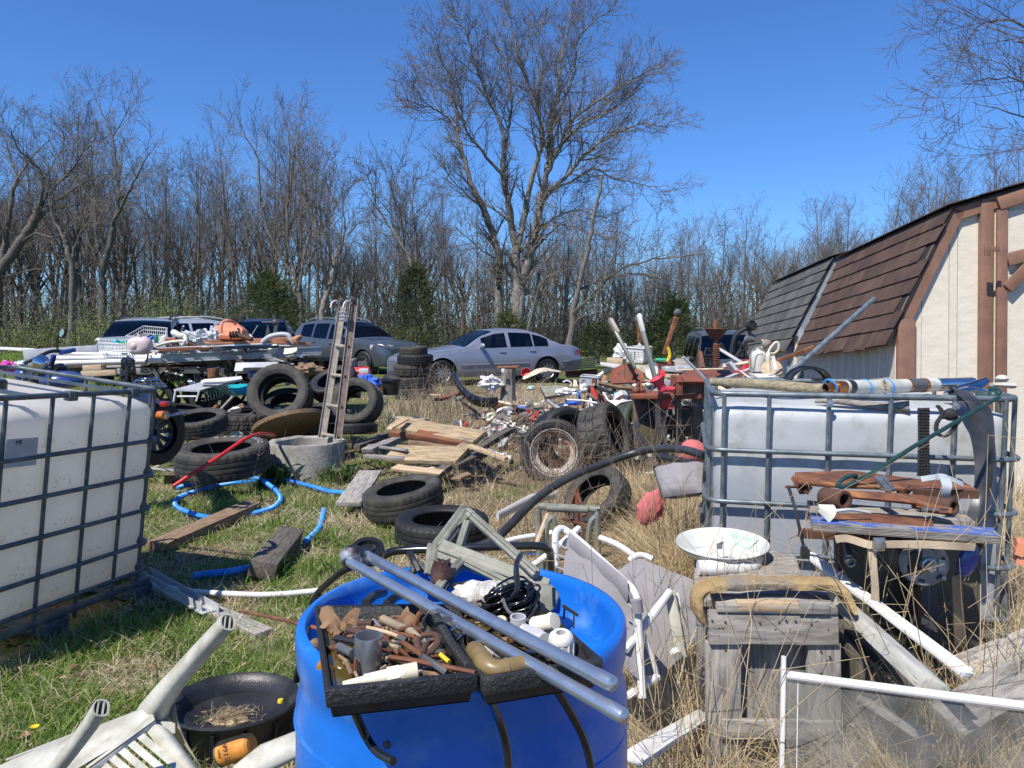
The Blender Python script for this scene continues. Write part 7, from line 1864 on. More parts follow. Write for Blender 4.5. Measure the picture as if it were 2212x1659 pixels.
lbar([zg(1020,1450,1.54),RB+V((.02,0,-.03))],.042,.012,(.2,-1,.6),'lower_rail')
lbar([P(1000,1212,1.50),P(1100,1262,1.40),P(1160,1290,1.34)],.016,.010,(.2,-1,.6),'inner_rail');lbar([P(1000,1212,1.50),P(965,1248,1.45),P(940,1285,1.40)],.022,.010,(.2,-1,.3),'foot')
b=MB();b.slab([P(1130,1255,1.42),P(1195,1262,1.40),P(1210,1282,1.38),P(1203,1310,1.36),P(1180,1330,1.34),P(1125,1280,1.38)],.02,(0.1,-1,.6));mesh_obj('corner_block',b,mt['grey_plastic'],gb,bevel=.006)
b=MB();b.slab([AP+V((-.012,-.01,.004)),AP+V((.02,-.01,-.002)),zg(1330,1200,1.6),zg(1250,1200,1.6),zg(1190,1240,1.58)],.01,(.2,-1,.3));mesh_obj('gusset',b,mt['grey_plastic'],gb,bevel=.002)
# ==== BLACK MOWER HANDLE AND WHEEL
b=MB();b.tube(sm([P(690,1278,2.6),P(735,1238,2.45),P(790,1212,2.35),P(830,1200,2.3),P(860,1190,2.28),P(980,1185,2.26),P(1080,1181,2.26),P(1155,1179,2.28),P(1182,1188,2.3),P(1190,1215,2.35),P(1195,1400,2.5)],6),.0125,12);mh=one('push_bar','glossy black tube handle passing behind the drum','handle',b,mt['black_gloss'])
b=MB();b.tube([P(688,1281,2.6),P(678,1300,2.62),P(640,1470,2.75)],.014,10);mesh_obj('lower_tube',b,mt['black_gloss'],mh,origin[mh.name])
b=MB();b.lathe([(.001,.012),(.018,.012),(.02,.006),(.030,.004),(.034,.016),(.045,.018),(.048,.0),(.045,-.018),(.001,-.018)],mat4(P(795,1192,2.15),frame((.1,-.45,1))),28);one('small_wheel','small black plastic wheel lying behind the pole ends','wheel',b,mt['black_gloss'])
for k in range(4):
 pass
b=MB();b.slab([P(648,1242,4.5),P(672,1236,4.6),P(674,1252,4.5),P(650,1258,4.4)],.03,(0,-.5,1));one('black_carton','small black box with a yellow and white label in the grass','box',b,mt['black_plastic'])
# ==== FEED PAN, OIL FILTER
pc=V(Zp(505,1515,.15));pc.z=0
fp=T('feed_pan','oval black rubber feed pan holding dead straw beside the drum','feed pan',pc)
b=MB()
def wp(r,z,a,j,k):
 s=1+.10*math.cos(a)**2*(r>.05)
 return r*s,z
b.lathe([(.001,0),(.165,0),(.175,.01),(.192,.13),(.206,.145),(.212,.155),(.208,.163),(.198,.158),(.188,.148),(.178,.138),(.165,.10),(.12,.085),(.001,.08)],mat4(pc),56,wob=wp);mesh_obj('pan',b,mt['black_plastic'],fp,ang=50)
for s in(-1,1):
 b=MB();c_=pc+V((s*.235,.02,.15));b.ball(c_,(.045,.05,.016),14,8);mesh_obj('handle_lobe',b,mt['black_plastic'],fp)
for k in range(5):
 a=R(-150+30*k);b=MB();b.beam(pc+V((math.cos(a)*.186*(1+.1*math.cos(a)**2),math.sin(a)*.186,.02)),pc+V((math.cos(a)*.201*(1+.1*math.cos(a)**2),math.sin(a)*.201,.13)),.012,.01);mesh_obj('rib',b,mt['black_plastic'],fp)
b=MB();b.lathe([(.001,.012),(.009,.011),(.011,.004),(.011,0)],mat4(P(606,1517,2.6)),12);mesh_obj('yellow_plug',b,mt['yellow'],fp)
rg=random.Random(3);b=MB()
for i in range(260):
 a,r_=rg.uniform(0,6.28),abs(rg.gauss(0,.045));p=pc+V((math.cos(a)*r_*1.5-.02,math.sin(a)*r_,.088+max(0,.025-r_*.3)*rg.random()));a2=rg.uniform(0,6.28);d=V((math.cos(a2),math.sin(a2),rg.uniform(-.1,.3)))*rg.uniform(.01,.05 if i%8 else .09)
 b.tube([p,p+d],.0009,3)
b.ball(pc+V((-.02,0,.078)),(.075,.04,.018),14,8,fn=lambda d:1+.4*noise.noise(d*3));stuff(mesh_obj('pan_straw',b,mt['straw_mat'],None,base_of(b)),'dead straw and dirt lying in the black feed pan','straw')
fc=P(512,1618,2.15)
of=T('oil_filter','orange canister filter lying in the grass under the feed pan','filter',fc)
fr=frame((.82,-.15,.32))
b=MB();b.lathe([(.001,-.055),(.034,-.055),(.0355,-.05),(.0355,.03),(.033,.045),(.026,.052),(.012,.054),(.001,.053)],mat4(fc,fr),28);mesh_obj('can',b,mt['orange_can'],of)
b=MB();b.lathe([(.001,-.058),(.033,-.058),(.0362,-.056),(.0362,-.050)],mat4(fc,fr),28);mesh_obj('base_plate',b,mt['grey_dark'],of)
ax=fr@V((0,0,1));vw=(V((0,0,1.5))-fc);nn=(vw-ax*vw.dot(ax)).normalized();ux=ax.cross(nn)
for t_,s_,off in(('K16A',.022,-.012),('ASM',.012,-.034)):
 m4=Matrix((ux,-ax,nn)).transposed()
 if m4 .determinant()<0:m4=Matrix((-ux,-ax,nn)).transposed()
 m4=m4 .to_4x4();m4 .translation=fc+nn*.0362+ax*off
 text_obj('print',t_,m4,s_,'black_plastic',of,origin[of.name],.0002)
 # ==== BROKEN WHITE PLASTIC CHAIR
def zw(x,y,Y):return P(x*.31,1262+y*.31,Y)
wc=T('plastic_chair','overturned broken white plastic chair with two hollow legs sticking up','chair',Zp(250,1650,0))
def leg(pts,rw,rh,nm):
 W=[V(p)for p in pts];n=len(W);b=MB();vs=[];fs=[];m_=16
 t=(W[-1]-W[0]).normalized();s0=V((.55,-.83,0));
 for i,p in enumerate(W):
  tt=(W[min(i+1,n-1)]-W[max(i-1,0)]).normalized();a=(s0-tt*s0 .dot(tt)).normalized();c=tt.cross(a)
  for k in range(m_):
   an=2*math.pi*k/m_;ca,sa=math.cos(an),math.sin(an);e=(abs(ca)**3+abs(sa)**3)**(-1/3)
   vs.append(p+a*ca*e*rw[i]+c*sa*e*rh[i])
 for i in range(n-1):
  for k in range(m_):fs.append((i*m_+k,i*m_+(k+1)%m_,(i+1)*m_+(k+1)%m_,(i+1)*m_+k))
 e0=(n-1)*m_;base=len(vs)
 for f,d in((.80,0),(.76,-.05)):
  for k in range(m_):vs.append(W[-1]+(V(vs[e0+k])-W[-1])*f+tt*d)
 for k in range(m_):
  k2=(k+1)%m_
  fs.append((e0+k,e0+k2,base+k2,base+k));fs.append((base+k,base+k2,base+m_+k2,base+m_+k))
 fs.append(tuple(base+m_+k for k in range(m_)))
 b.add(vs,fs)
 for off in(-.35,.3):
  q_=W[-1]+c*off*rh[-1]-tt*.02;b.beam(q_-a*rw[-1]*.8,q_+a*rw[-1]*.8,.003,.038,up=tt)
 return mesh_obj(nm,b,mt['chair_plastic'],wc,ang=45)
leg([zw(1050,930,2.12),zw(1130,790,2.08),zw(1250,640,2.04),zw(1400,470,1.99),zw(1590,262,1.93)],[.046,.036,.029,.026,.024],[.042,.03,.025,.023,.021],'leg')
leg([zw(380,1300,1.78),zw(500,1150,1.76),zw(640,960,1.74),zw(705,860,1.72)],[.021,.020,.021,.022],[.017,.017,.018,.019],'leg')
b=MB()
b.grid(lambda u,v:zw(-120+1180*u,1330-480*u**.85,2.05+.08*u).lerp(zw(350+730*u,1400-440*u,1.86+.18*u),v)+V((0,0,.025*math.sin(v*3.1))),22,8);mesh_obj('seat_rim',b,mt['chair_plastic'],wc,ang=60)
b=MB();b.grid(lambda u,v:zw(600+480*u,1290-345*u,1.90+.12*u).lerp(zw(600+440*u,1180-330*u,2.02+.08*u),v),14,4);mesh_obj('rib_wall',b,mt['chair_plastic'],wc)
b=MB();b.beam(zw(590,1330,1.90),zw(1085,960,2.03),.008,.012);mesh_obj('rib_edge',b,mt['white'],wc)
b=MB()
for k in range(5):
 u0,u1=k/5+.03,(k+1)/5-.03
 def pp(u,v):return zw(690+500*v*0+330*u,1290-250*u,1.93+.06*u).lerp(zw(1000+400*u,1560-200*u,1.75+.05*u),v)
 b.slab([pp(u0,0),pp(u1,0),pp(u1,1),pp(u0,1)],.006)
 s_=MB();s_.slab([pp(u0,0),pp(u1,0),pp(u1,1),pp(u0,1)],.006);mesh_obj('seat_slat',s_,mt['chair_plastic'],wc,recalc=True)
b=MB();b.grid(lambda u,v:zw(1010+190*u,1010+30*u,2.02).lerp(zw(1250+190*u,1330+30*u,1.86),v)+V((0,0,.02*math.sin(u*3.1))),8,10);b.grid(lambda u,v:zw(1050+170*u,900+70*u,2.1-.03*u).lerp(zw(1010+210*u,1010+30*u,2.02),v),6,4);b.grid(lambda u,v:zw(1215-20*u,800+230*u,2.12).lerp(zw(1240+170*u,1000+290*u,2.05-.1*u),v),8,4);mesh_obj('back_panel',b,mt['chair_plastic'],wc,ang=60)
for k in range(3):
 b=MB();b.grid(lambda u,v:zw(40+500*u,1230-190*u+40*k,2.12-.03*k)+V((0,0,.006*v)),8,1);mesh_obj('moulded_groove',b,mt['white'],wc)
b=MB();b.tube([zw(1660,1340,2.0),zw(1850,1210,2.05),zw(2150,1080,2.1)],[.035,.045,.04],14,flat=.55);one('chair_piece','broken off curved white plastic chair piece beside the drum foot','plastic piece',b,mt['chair_plastic'],ang=60)
b=MB();c_=P(75,1572,2.35)
for k in range(22):
 a=k*2.4;b.slab([c_,c_+V((math.cos(a)*.010,math.sin(a)*.010,.004)),c_+V((math.cos(a+.35)*.015,math.sin(a+.35)*.015,.006)),c_+V((math.cos(a+.6)*.010,math.sin(a+.6)*.010,.004))],.001,(0,0,1))
b.tube([c_,V((c_.x,c_.y+.01,0))],.0015,4);one('dandelion','yellow dandelion flower in the grass at the left','flower',b,mt['yellow'])
def z1(x,y,Y):return P(x*.2232,631+y*.2232,Y)
def zB(x,y,Y):return P(439+x*.2646,603.5+y*.2646,Y)
def zC(x,y,Y):return P(878+x*.2315,631+y*.2315,Y)
def lump(label,c,rr,m_,name='bag',cat='bag',k=.35,f=2.2,nu=20,nv=14,group=None,seed=0,k2=.12,f2=7):
 b=MB();sd_=rnd.random()*40
 def fn(d):return 1+k*noise.noise(d*f+V((sd_,0,0)))+k2*abs(noise.noise(d*f2+V((0,sd_,0))))*2-k2
 b.ball(c,rr,nu,nv,fn=fn)
 return one(name,label,cat,b,mt[m_]if isinstance(m_,str)else m_,group,ang=28)
def slabp(label,pts,th,m_,name='panel',cat='panel',nrm=(0,-1,.3),bevel=.002,group=None):
 b=MB();b.slab(pts,th,nrm);return one(name,label,cat,b,mt[m_],group,bevel=bevel,recalc=True)
 # ==== FLAT TRAILER HEAPED WITH SCRAP
YT=11.5
tr=T('flat_trailer','low flat trailer with a white metal side rail, heaped with scrap','trailer',P(500,870,YT+1))
A_,B_=z1(1570,642,YT-.1),zB(965,583,YT+.6)
b=MB();b.beam(A_,B_,.04,.125);b.beam(A_+V((0,-.03,.06)),B_+V((0,-.03,.06)),.03,.014);b.beam(A_+V((0,-.03,-.06)),B_+V((0,-.03,-.06)),.03,.014);mesh_obj('side_rail',b,M('rail_white',(.42,.46,.50),.5,metal=.3,col2=(.36,.38,.40),sc=9,col3=(.12,.07,.05),sc3=5,lo3=.66,hi3=.76),tr,bevel=.002)
b=MB();zdk=A_.z-.10
b.slab([V((-7.2,YT,zdk)),V((B_.x-.1,B_.y,B_.z-.10)),V((B_.x+.3,YT+2.6,zdk)),V((-7.2,YT+2.4,zdk))],.06,(0,0,1));mesh_obj('deck',b,mt['wood_dark'],tr)
b=MB()
for x in(-6.8,-6.0,-5.2,-4.4,-3.6):b.beam((x,YT+.05,zdk-.1),(x,YT+2.3,zdk-.1),.05,.08)
b.beam((-7.1,YT+.1,zdk-.1),(-3.0,YT+.6,zdk-.1),.06,.10);b.beam((-7.1,YT+2.1,zdk-.1),(-3.0,YT+2.3,zdk-.1),.06,.10);mesh_obj('chassis',b,mt['grey_dark'],tr)
for(x,y)in((-5.6,YT+.5),(-4.8,YT+.6),(-5.6,YT+2.2),(-4.8,YT+2.2)):
 a_,b_,c_=MB(),MB(),MB();wheel(a_,b_,c_,mat4((x,y,.33),frame((0,-1,0))),.33,.2,6,0)
 t_=mesh_obj('wheel',a_,mt['rubber'],tr);mesh_obj('rim',b_,mt['rust_dark'],t_)
plank('long grey metal skirt panel behind the white tubes at the left end',z1(235,635,YT+1.0),z1(950,590,YT+1.2),.03,.27,'grey_panel' if 'grey_panel' in mt else 'grey_light','skirt_panel','panel')
plank('white capped edge rail running out to the left of the trailer',z1(-60,540,YT+2.4),z1(340,560,YT+1.3),.04,.05,'white_board','edge_rail','rail')
for i,(x0,y0,x1,y1,r_,l_)in enumerate(((700,598,1560,612,.022,'top one'),(520,640,1565,632,.030,'middle one'),(470,690,1570,662,.030,'lowest one'))):
 b=MB();b.tube([z1(x0,y0,YT-.1-i*.08),z1(x1,y1,YT-.1-i*.08)],r_*1.25,14,flat=1.0);one('white_tube','long white plastic tube on the left of the trailer, '+l_,'tube',b,mt['white'],'long white tubes on the trailer')
slabp('white sheet lying under the white tubes',[z1(330,650,YT),z1(520,640,YT),z1(640,700,YT-.3),z1(360,690,YT-.3)],.02,'white',nrm=(0,0,1))
for i,(x0,y0,x1,y1,l_)in enumerate(((820,735,1000,728,'left upper wood block under the white tubes'),(805,790,1140,775,'left lower wood block under the white tubes'),(1150,765,1380,760,'right wood block under the white tubes'),(1050,720,1380,712,'thin dark slat above the right wood block'))):
 b=MB();b.beam(z1(x0,y0,YT-.7),z1(x1,y1,YT-.7),.12,.08 if i<3 else .03);one('wood_block',l_,'block',b,mt['wood_pale' if i<2 else 'wood_grey'],bevel=.004)
b=MB();b.tube([zB(80,725,9.6),zB(85,800,9.6)],45*.2646*9.6/F,20);one('rusty_can','rusty tin can standing under the trailer edge','can',b,mt['rust'])
jn=T('pink_canister','faded pink plastic canister lying at the front of the trailer heap','canister',z1(1350,600,11.2))
b=MB();k=11.0*.2232/F
b.ball(z1(1355,520,11.0),(115*k,70*k,85*k),24,16,fn=lambda d:min(1.15,(abs(d.x)**4+abs(d.y)**4+abs(d.z)**4)**-.22));mesh_obj('body',b,mt['pinkgrey'],jn)
b=MB();b.ball(z1(1300,520,10.92),(40*k,30*k,40*k),14,10);mesh_obj('end_boss',b,mt['pinkgrey'],jn);b=MB();b.tube([z1(1350,440,11.0),z1(1350,405,11.0)],22*k,10);mesh_obj('spout',b,mt['pinkgrey'],jn)
def wire_basket(label,F4,h,nx,ny,m_,r_=.004):
 a,b_,c,d=[V(x)for x in F4];mb=MB();up=V((0,0,h))
 def lp(P4):
  for i in range(4):mb.tube([P4[i],P4[(i+1)%4]],r_*1.6,5)
 lp([a+up,b_+up,c+up,d+up]);lp([a,b_,c,d]);lp([p+up*.5 for p in(a,b_,c,d)])
 for i in range(nx+1):
  t=i/nx
  mb.tube([a.lerp(b_,t)+up,a.lerp(b_,t),d.lerp(c,t),d.lerp(c,t)+up],r_,4)
 for i in range(ny+1):
  t=i/ny
  mb.tube([a.lerp(d,t)+up,a.lerp(d,t),b_.lerp(c,t),b_.lerp(c,t)+up],r_,4)
 return one('wire_basket',label,'basket',mb,mt[m_])
wire_basket('large white wire basket slumped on the trailer heap',[z1(1220,500,11.6),z1(1600,520,11.6),z1(1620,420,12.3),z1(1390,400,12.3)],.12,12,7,'white')
wire_basket('small white wire rack left of the pink canister',[z1(960,560,11.2),z1(1220,570,11.2),z1(1215,530,11.5),z1(960,520,11.5)],.10,8,3,'white')
b=MB();c_=z1(1125,490,11.3);b.lathe([(.05,0),(.048,.02),(.03,.045),(.001,.05)],mat4(c_),16);one('teal_dome','small teal dome behind the wire rack','cap',b,mt['teal'])
slabp('bright green plastic lid behind the wire rack',[z1(1150,470,11.4),z1(1215,470,11.4),z1(1215,500,11.4),z1(1150,500,11.4)],.04,'green_plastic','green_slab','lid')
b=MB();b.tube([z1(1512,490,11.4),z1(1510,410,11.4)],20*k,14);one('green_bottle','green plastic bottle standing in the wire basket','bottle',b,mt['green_plastic'])
b=MB();c_=z1(1465,455,11.35);b.lathe([(.045,0),(.05,.02),(.052,.045),(.045,.05)],mat4(c_,frame((-.3,-.6,.8))),18);b.lathe([(.035,.03),(.001,.02)],mat4(c_,frame((-.3,-.6,.8))),18);one('blue_cup','blue enamel cup tipped towards us in the wire basket','cup',b,mt['blue_cloth'])
b=MB();b.tube(sm([z1(1520,520,11.3),z1(1620,490,11.3),z1(1730,475,11.3),z1(1785,480,11.3),z1(1770,520,11.3)],5),.035,10,flat=.7);one('curved_plastic','curved white plastic arm right of the pink canister','arm',b,mt['white_dirty'])
b=MB();b.tube(sm([z1(1680,390,11.6),z1(1740,420,11.5),z1(1790,430,11.5),z1(1800,510,11.4)],5),[.05,.05,.05,.045,.045,.045,.04,.04,.04,.04,.035,.035,.03,.03,.03,.03],10);one('white_duct','short cream plastic duct leaning beside the plastic sheeting','duct',b,mt['white_dirty'])
lump('crumpled translucent plastic sheeting on the trailer heap',z1(1930,450,11.7),(.27,.2,.13),'clearbag','plastic_sheeting','sheeting',.7,2.5,30,20,k2=.3,f2=8)
lump('smaller crumpled plastic bag in front of the peach bucket',z1(2080,420,11.5),(.14,.12,.14),'clearbag','plastic_bag','bag',.6,2.5,22,16,k2=.3,f2=8)
pb=T('peach_bucket','peach coloured plastic tank with a hooped handle on the trailer heap','plastic tank',zB(205,470,11.4));k2=11.3*.2646/F
b=MB();b.slab([zB(90,375,11.2),zB(180,350,11.4),zB(270,352,11.5),zB(320,400,11.3),zB(315,465,11.2),zB(150,475,11.1)],.3,(0,-1,.2));mesh_obj('body',b,mt['peach'],pb,bevel=.03,recalc=True)
b=MB();b.tube(sm([zB(150,440,11.05),zB(150,380,11.05),zB(165,345,11.1),zB(205,335,11.1),zB(245,350,11.2),zB(265,370,11.3)],5),.018,8);mesh_obj('handle',b,mt['peach'],pb)
slabp('terracotta coloured tray at the foot of the peach tank',[zB(130,455,11.0),zB(320,460,11.0),zB(320,490,11.0),zB(120,485,11.0)],.2,'terra','terracotta_tray','tray')
slabp('terracotta box in the wire basket',[z1(1600,440,11.6),z1(1745,450,11.6),z1(1740,480,11.6),z1(1600,470,11.6)],.2,'terra','terracotta_box','box')
b=MB()
for i in range(6):
 c0_=zB(225+i*12,455-i*1.5,10.9);b.lathe([(.035 if i%2 else .05,-.012),(.06 if i%2==0 else .04,0),(.035,.012)],mat4(c0_,frame((1,.1,.1))),16)
b.tube([zB(290,455,10.9),zB(400,490,10.85)],.035,12);one('suspension_strut','dark bellowed strut in front of the peach tank','strut',b,mt['rust_dark'])
b=MB();b.tube(sm([zB(480,515,11.0),zB(540,470,11.0),zB(620,450,11.0),zB(690,455,11.0),zB(715,490,11.0),zB(745,520,11.0)],5),.036,12);one('silver_duct','bent silver pipe arching over the boards of the trailer','pipe',b,mt['grey_light'])
slabp('dark wedge shaped sheet standing on the trailer',[zB(500,480,11.6),zB(525,365,11.6),zB(555,475,11.6)],.03,'grey_dark','wedge','sheet')
b=MB();b.beam(zB(585,480,11.5),zB(600,345,11.5),.05,.05,up=(1,0,0));b.ball(zB(588,350,11.5),.05,8,6);b.tube([zB(480,350,11.5),zB(620,350,11.5)],.012,6);one('upright_bracket','dark upright bracket standing on the trailer','bracket',b,mt['grey_dark'])
bd=[((20,525),(560,510),.10,.03,'wood_copper','copper brown window rail at the front of the trailer heap'),((560,510),(875,530),.10,.05,'wood_copper','copper brown window rail at the right end of the trailer heap'),((0,505),(420,492),.06,.03,'wood_copper','thin copper brown strip behind the front rail'),((0,548),(600,520),.10,.02,'white_board','white trim strip laid along the trailer edge'),((80,565),(760,545),.08,.035,'grey_dark','dark grey strip just above the side rail'),((330,500),(790,480),.06,.05,'wood_copper','copper brown board crossing behind the silver pipe'),((740,500),(785,470),.08,.06,'wood_copper','short copper brown stub at the right end'),((620,540),(880,545),.04,.02,'white_board','short white strip at the right end of the trailer'),((150,520),(400,528),.03,.01,'blue_cloth','blue strip among the copper rails')]
for i,(a_,c_,w_,t_,m_,l_)in enumerate(bd):
 plank(l_,zB(*a_,10.9+.1*(i%3)),zB(*c_,11.1+.1*(i%3)),w_,t_,m_,'scrap_board','board')
bd=[((1100,570),(1540,572),.05,.03,'white_board','thin white rail under the pink canister'),((1540,560),(2040,540),.07,.05,'wood_red','rusty brown edge strip at the middle of the trailer'),((1560,545),(2200,515),.08,.02,'white_board','long white strip above the rusty edge strip'),((2060,550),(2230,545),.08,.06,'grey_dark','dark box strip at the middle of the trailer')]
for i,(a_,c_,w_,t_,m_,l_)in enumerate(bd):
 plank(l_,z1(*a_,10.9+.1*(i%3)),z1(*c_,11.0+.1*(i%3)),w_,t_,m_,'scrap_board','board')
b=MB();b.tube(sm([zB(140,620,10.95),zB(200,600,10.95),zB(300,612,10.95),(zB(420,590,11.0)),zB(520,590,11.1)],5),.008,5);one('hanging_wire','black wire draped along the side rail','wire',b,mt['black_plastic'])
def pallet(label,c,yaw,n=1):
 root=T('wooden_pallet',label,'pallet',c);Rm=Matrix.Rotation(yaw,3,'Z');c=V(c)
 for i in range(6):
  b=MB();b.box(c+Rm@V((0,-.42+.168*i,.13)),(1.1,.11,.02),Rm);mesh_obj('slat',b,mt['wood_grey'],root)
 for i in(-1,0,1):
  b=MB();b.box(c+Rm@V((i*.5,0,.07)),(.05,.95,.10),Rm);mesh_obj('stringer',b,mt['wood_grey'],root)
 return root
pc_=P(700,765,13.5);pallet('grey wooden pallet on top behind the ladder',(pc_.x,13.5,.78),.1);pallet('grey wooden pallet underneath behind the ladder',(pc_.x+.05,13.6,.62),-.05)
slabp('stacked grey boards supporting the pallets',[P(650,785,13.4),P(760,785,13.4),P(760,840,13.4),P(650,840,13.4)],.8,'wood_dark','board_stack','boards')
ls=T('red_lamp_unit','red plastic trailer light unit with a clear lamp behind the ladder','lamp',zB(1290,780,11.8))
b=MB();b.slab([zB(1215,715,11.8),zB(1355,708,11.8),zB(1360,760,11.7),zB(1225,750,11.7)],.2,(0,-1,.4));mesh_obj('housing',b,mt['red_paint'],ls,bevel=.02,recalc=True)
b=MB();b.box(zB(1312,750,11.65),(.15,.06,.09));mesh_obj('lamp',b,mt['headlamp'],ls,bevel=.015)
lump('crumpled bright blue tarp in the grass behind the ladder',zB(1345,840,10.8),(.21,.2,.11),'blue_cloth','blue_tarp','tarp',.7,2.3,26,16,k2=.3)
lump('red plastic scrap under the red lamp unit',zB(1290,800,11.4),(.14,.1,.06),'red_paint','red_scrap','scrap')
b=MB();c_=zB(1520,880,11.0);k3=11.0*.2646/F;b.lathe([(.001,-60*k3),(75*k3,-60*k3),(90*k3,50*k3),(98*k3,52*k3),(98*k3,66*k3),(90*k3,66*k3),(86*k3,50*k3),(75*k3,-50*k3)],mat4(c_),28);one('black_bucket','black plastic bucket between the tyre pile and the tyre stack','bucket',b,mt['black_plastic'])
slabp('crumpled black plastic piece on the black bucket',[zB(1460,800,11.3),zB(1530,740,11.3),zB(1600,790,11.2),zB(1580,820,11.1)],.04,'black_plastic','black_plastic_piece','plastic piece')
ft=T('folding_table','small white metal table frame with a board on it, left of the tyre pile','table',z1(1850,1050,9.3))
b=MB();b.slab([z1(1680,940,9.2),z1(1930,950,9.2),z1(2190,880,10.2),z1(1990,860,10.2)],.02,(0,0,1));mesh_obj('top',b,mt['grey_light'],ft)
for(x0,y0,x1,y1,Y)in((1700,950,1680,1060,9.2),(1930,955,1900,1055,9.2),(1715,1010,1900,1010,9.2)):
 b=MB();b.tube([z1(x0,y0,Y),z1(x1,y1,Y)],.012,8);mesh_obj('leg',b,mt['white'],ft)
slabp('white plank lying over the little table',[z1(1945,855,9.8),z1(2190,835,9.9),z1(2200,860,9.7),z1(1945,878,9.6)],.03,'white','white_plank','board',(0,-.2,1))
slabp('white L shaped plastic piece left of the big leaning tyre',[zB(0,815,9.4),zB(310,788,9.5),zB(320,810,9.4),zB(180,832,9.3),zB(0,835,9.2)],.03,'white','white_piece','plastic piece',(0,-.2,1))
slabp('grey bumper like plastic moulding with a small lamp under the trailer',[zB(265,680,10.2),zB(610,672,10.3),zB(605,715,10.2),zB(330,722,10.1),zB(320,748,10.1),zB(252,748,10.1)],.15,'grey_light','grey_moulding','moulding')
slabp('dark blue box in the shade under the trailer',[zB(360,735,10.4),zB(560,730,10.4),zB(560,800,10.4),zB(360,800,10.4)],.4,'blue_enamel','blue_box','box')
b=MB()
for i in range(9):b.tube([zB(0+i*18,900+i*3,9.0),zB(200+i*10,845+i*14,8.9)],.006,4)
for i in range(9):b.tube([zB(10+i*22,905-i*6,9.0),zB(20+i*24,1000-i*8,8.9)],.005,4)
one('green_wire_mesh','dark green wire mesh leaning left of the tyre pile','mesh',b,mt['dark_green'])
slabp('flat blue sheet behind the green wire mesh',[zB(200,860,9.6),zB(360,850,9.6),zB(370,915,9.5),zB(205,920,9.4)],.05,'teal','teal_sheet','sheet',(0,-.4,1))
lump('small brown and green rags behind the tyre pile',zB(840,740,10.8),(.22,.15,.10),'wood_brown','rag_heap','rags',.6)
b=MB()
for i in range(14):
 a=2*math.pi*i/14;c_=z1(1430,860,7.4);b.tube([c_+V((0,0,.03)),c_+V((math.cos(a)*.10,math.sin(a)*.10,.015)),c_+V((math.cos(a)*.17,math.sin(a)*.17,-.06))],.004,4)
for r_,z_ in((.06,.027),(.11,.01),(.15,-.03),(.17,-.06)):b.tube([z1(1430,860,7.4)+V((math.cos(a)*r_,math.sin(a)*r_,z_))for a in[2*math.pi*k/24 for k in range(25)]],.005,5,cap=False)
one('chrome_wire_basket','domed chrome wire basket behind the tank cage','basket',b,mt['chrome'])
lump('dark crumpled plastic bag standing behind the chrome basket',z1(1245,775,7.8),(.08,.07,.16),'black_gloss','dark_bag','bag',.6)
# ==== SCOOTER BEHIND THE LEFT TANK
mb_=T('blue_motorbike','blue motorbike with one mirror up, mostly hidden behind the white tank','motorbike',z1(900,1500,5.9))
b=MB();b.tube(sm([z1(555,560,5.8),z1(560,450,5.8),z1(585,400,5.8)],3),.008,6);mesh_obj('mirror_stalk',b,mt['black_plastic'],mb_)
b=MB();b.slab([z1(560,380,5.78),z1(600,340,5.78),z1(628,360,5.78),z1(625,410,5.78),z1(590,450,5.78),z1(565,430,5.78)],.03,(0,-1,.1));mi_=mesh_obj('mirror',b,mt['black_plastic'],mb_,bevel=.006,recalc=True)
b=MB();b.slab([z1(575,385,5.775),z1(602,352,5.775),z1(620,368,5.775),z1(617,405,5.775),z1(590,438,5.775),z1(574,422,5.775)],.002,(0,-1,.1));mesh_obj('mirror_glass',b,mt['chrome'],mi_,origin[mb_.name])
b=MB();b.tube(sm([z1(330,650,5.6),z1(470,580,5.7),z1(560,570,5.8),z1(640,575,5.9),z1(720,555,6.0)],5),.014,8);mesh_obj('handlebar',b,mt['black_plastic'],mb_)
b=MB();b.tube([z1(590,585,5.8),z1(715,560,6.0)],.018,8);b.tube([z1(520,620,5.75),z1(490,720,5.8)],.02,8);b.ball(z1(600,850,5.7),(.16,.14,.07),16,10);b.ball(z1(240,800,5.8),(.08,.06,.05),12,8);mesh_obj('blue_bodywork',b,mt['blue_enamel'],mb_)
b=MB();b.ball(z1(400,680,5.6),(.06,.05,.055),16,12);b.lathe([(.05,.03),(.056,.0),(.05,-.03)],mat4(z1(390,690,5.58),frame((-.8,-.3,.4))),18);mesh_obj('headlamp',b,mt['chrome'],mb_)
b=MB();b.ball(z1(400,800,5.7),(.10,.08,.07),10,8,fn=lambda d:1+.4*noise.noise(d*4));b.tube(sm([z1(300,820,5.6),z1(340,760,5.6),z1(420,740,5.6),z1(560,790,5.6)],4),.012,6);b.tube([z1(500,770,5.7),z1(690,800,5.9)],.03,8);mesh_obj('engine',b,mt['grey_dark'],mb_)
b=MB();b.tube(sm([z1(640,760,5.9),z1(600,720,5.8),z1(530,730,5.7)],4),.025,8);mesh_obj('grip',b,mt['black_plastic'],mb_)
b=MB();b.slab([z1(1180,920,6.0),z1(1400,925,5.95),z1(1520,1040,5.8),z1(1560,1110,5.6),z1(1240,1100,5.6)],.15,(0,-1,.4));mesh_obj('seat',b,mt['black_gloss'],mb_,bevel=.03,recalc=True)
b=MB();b.slab([z1(1480,1060,5.6),z1(1560,1050,5.6),z1(1655,1055,5.5),z1(1660,1100,5.5),z1(1560,1105,5.5)],.08,(0,-1,.2));mesh_obj('rear_fender',b,mt['black_gloss'],mb_,bevel=.01,recalc=True)
b=MB();b.box(z1(1592,1082,5.42),(.055,.04,.035));mesh_obj('tail_light',b,mt['red_lens'],mb_,bevel=.006)
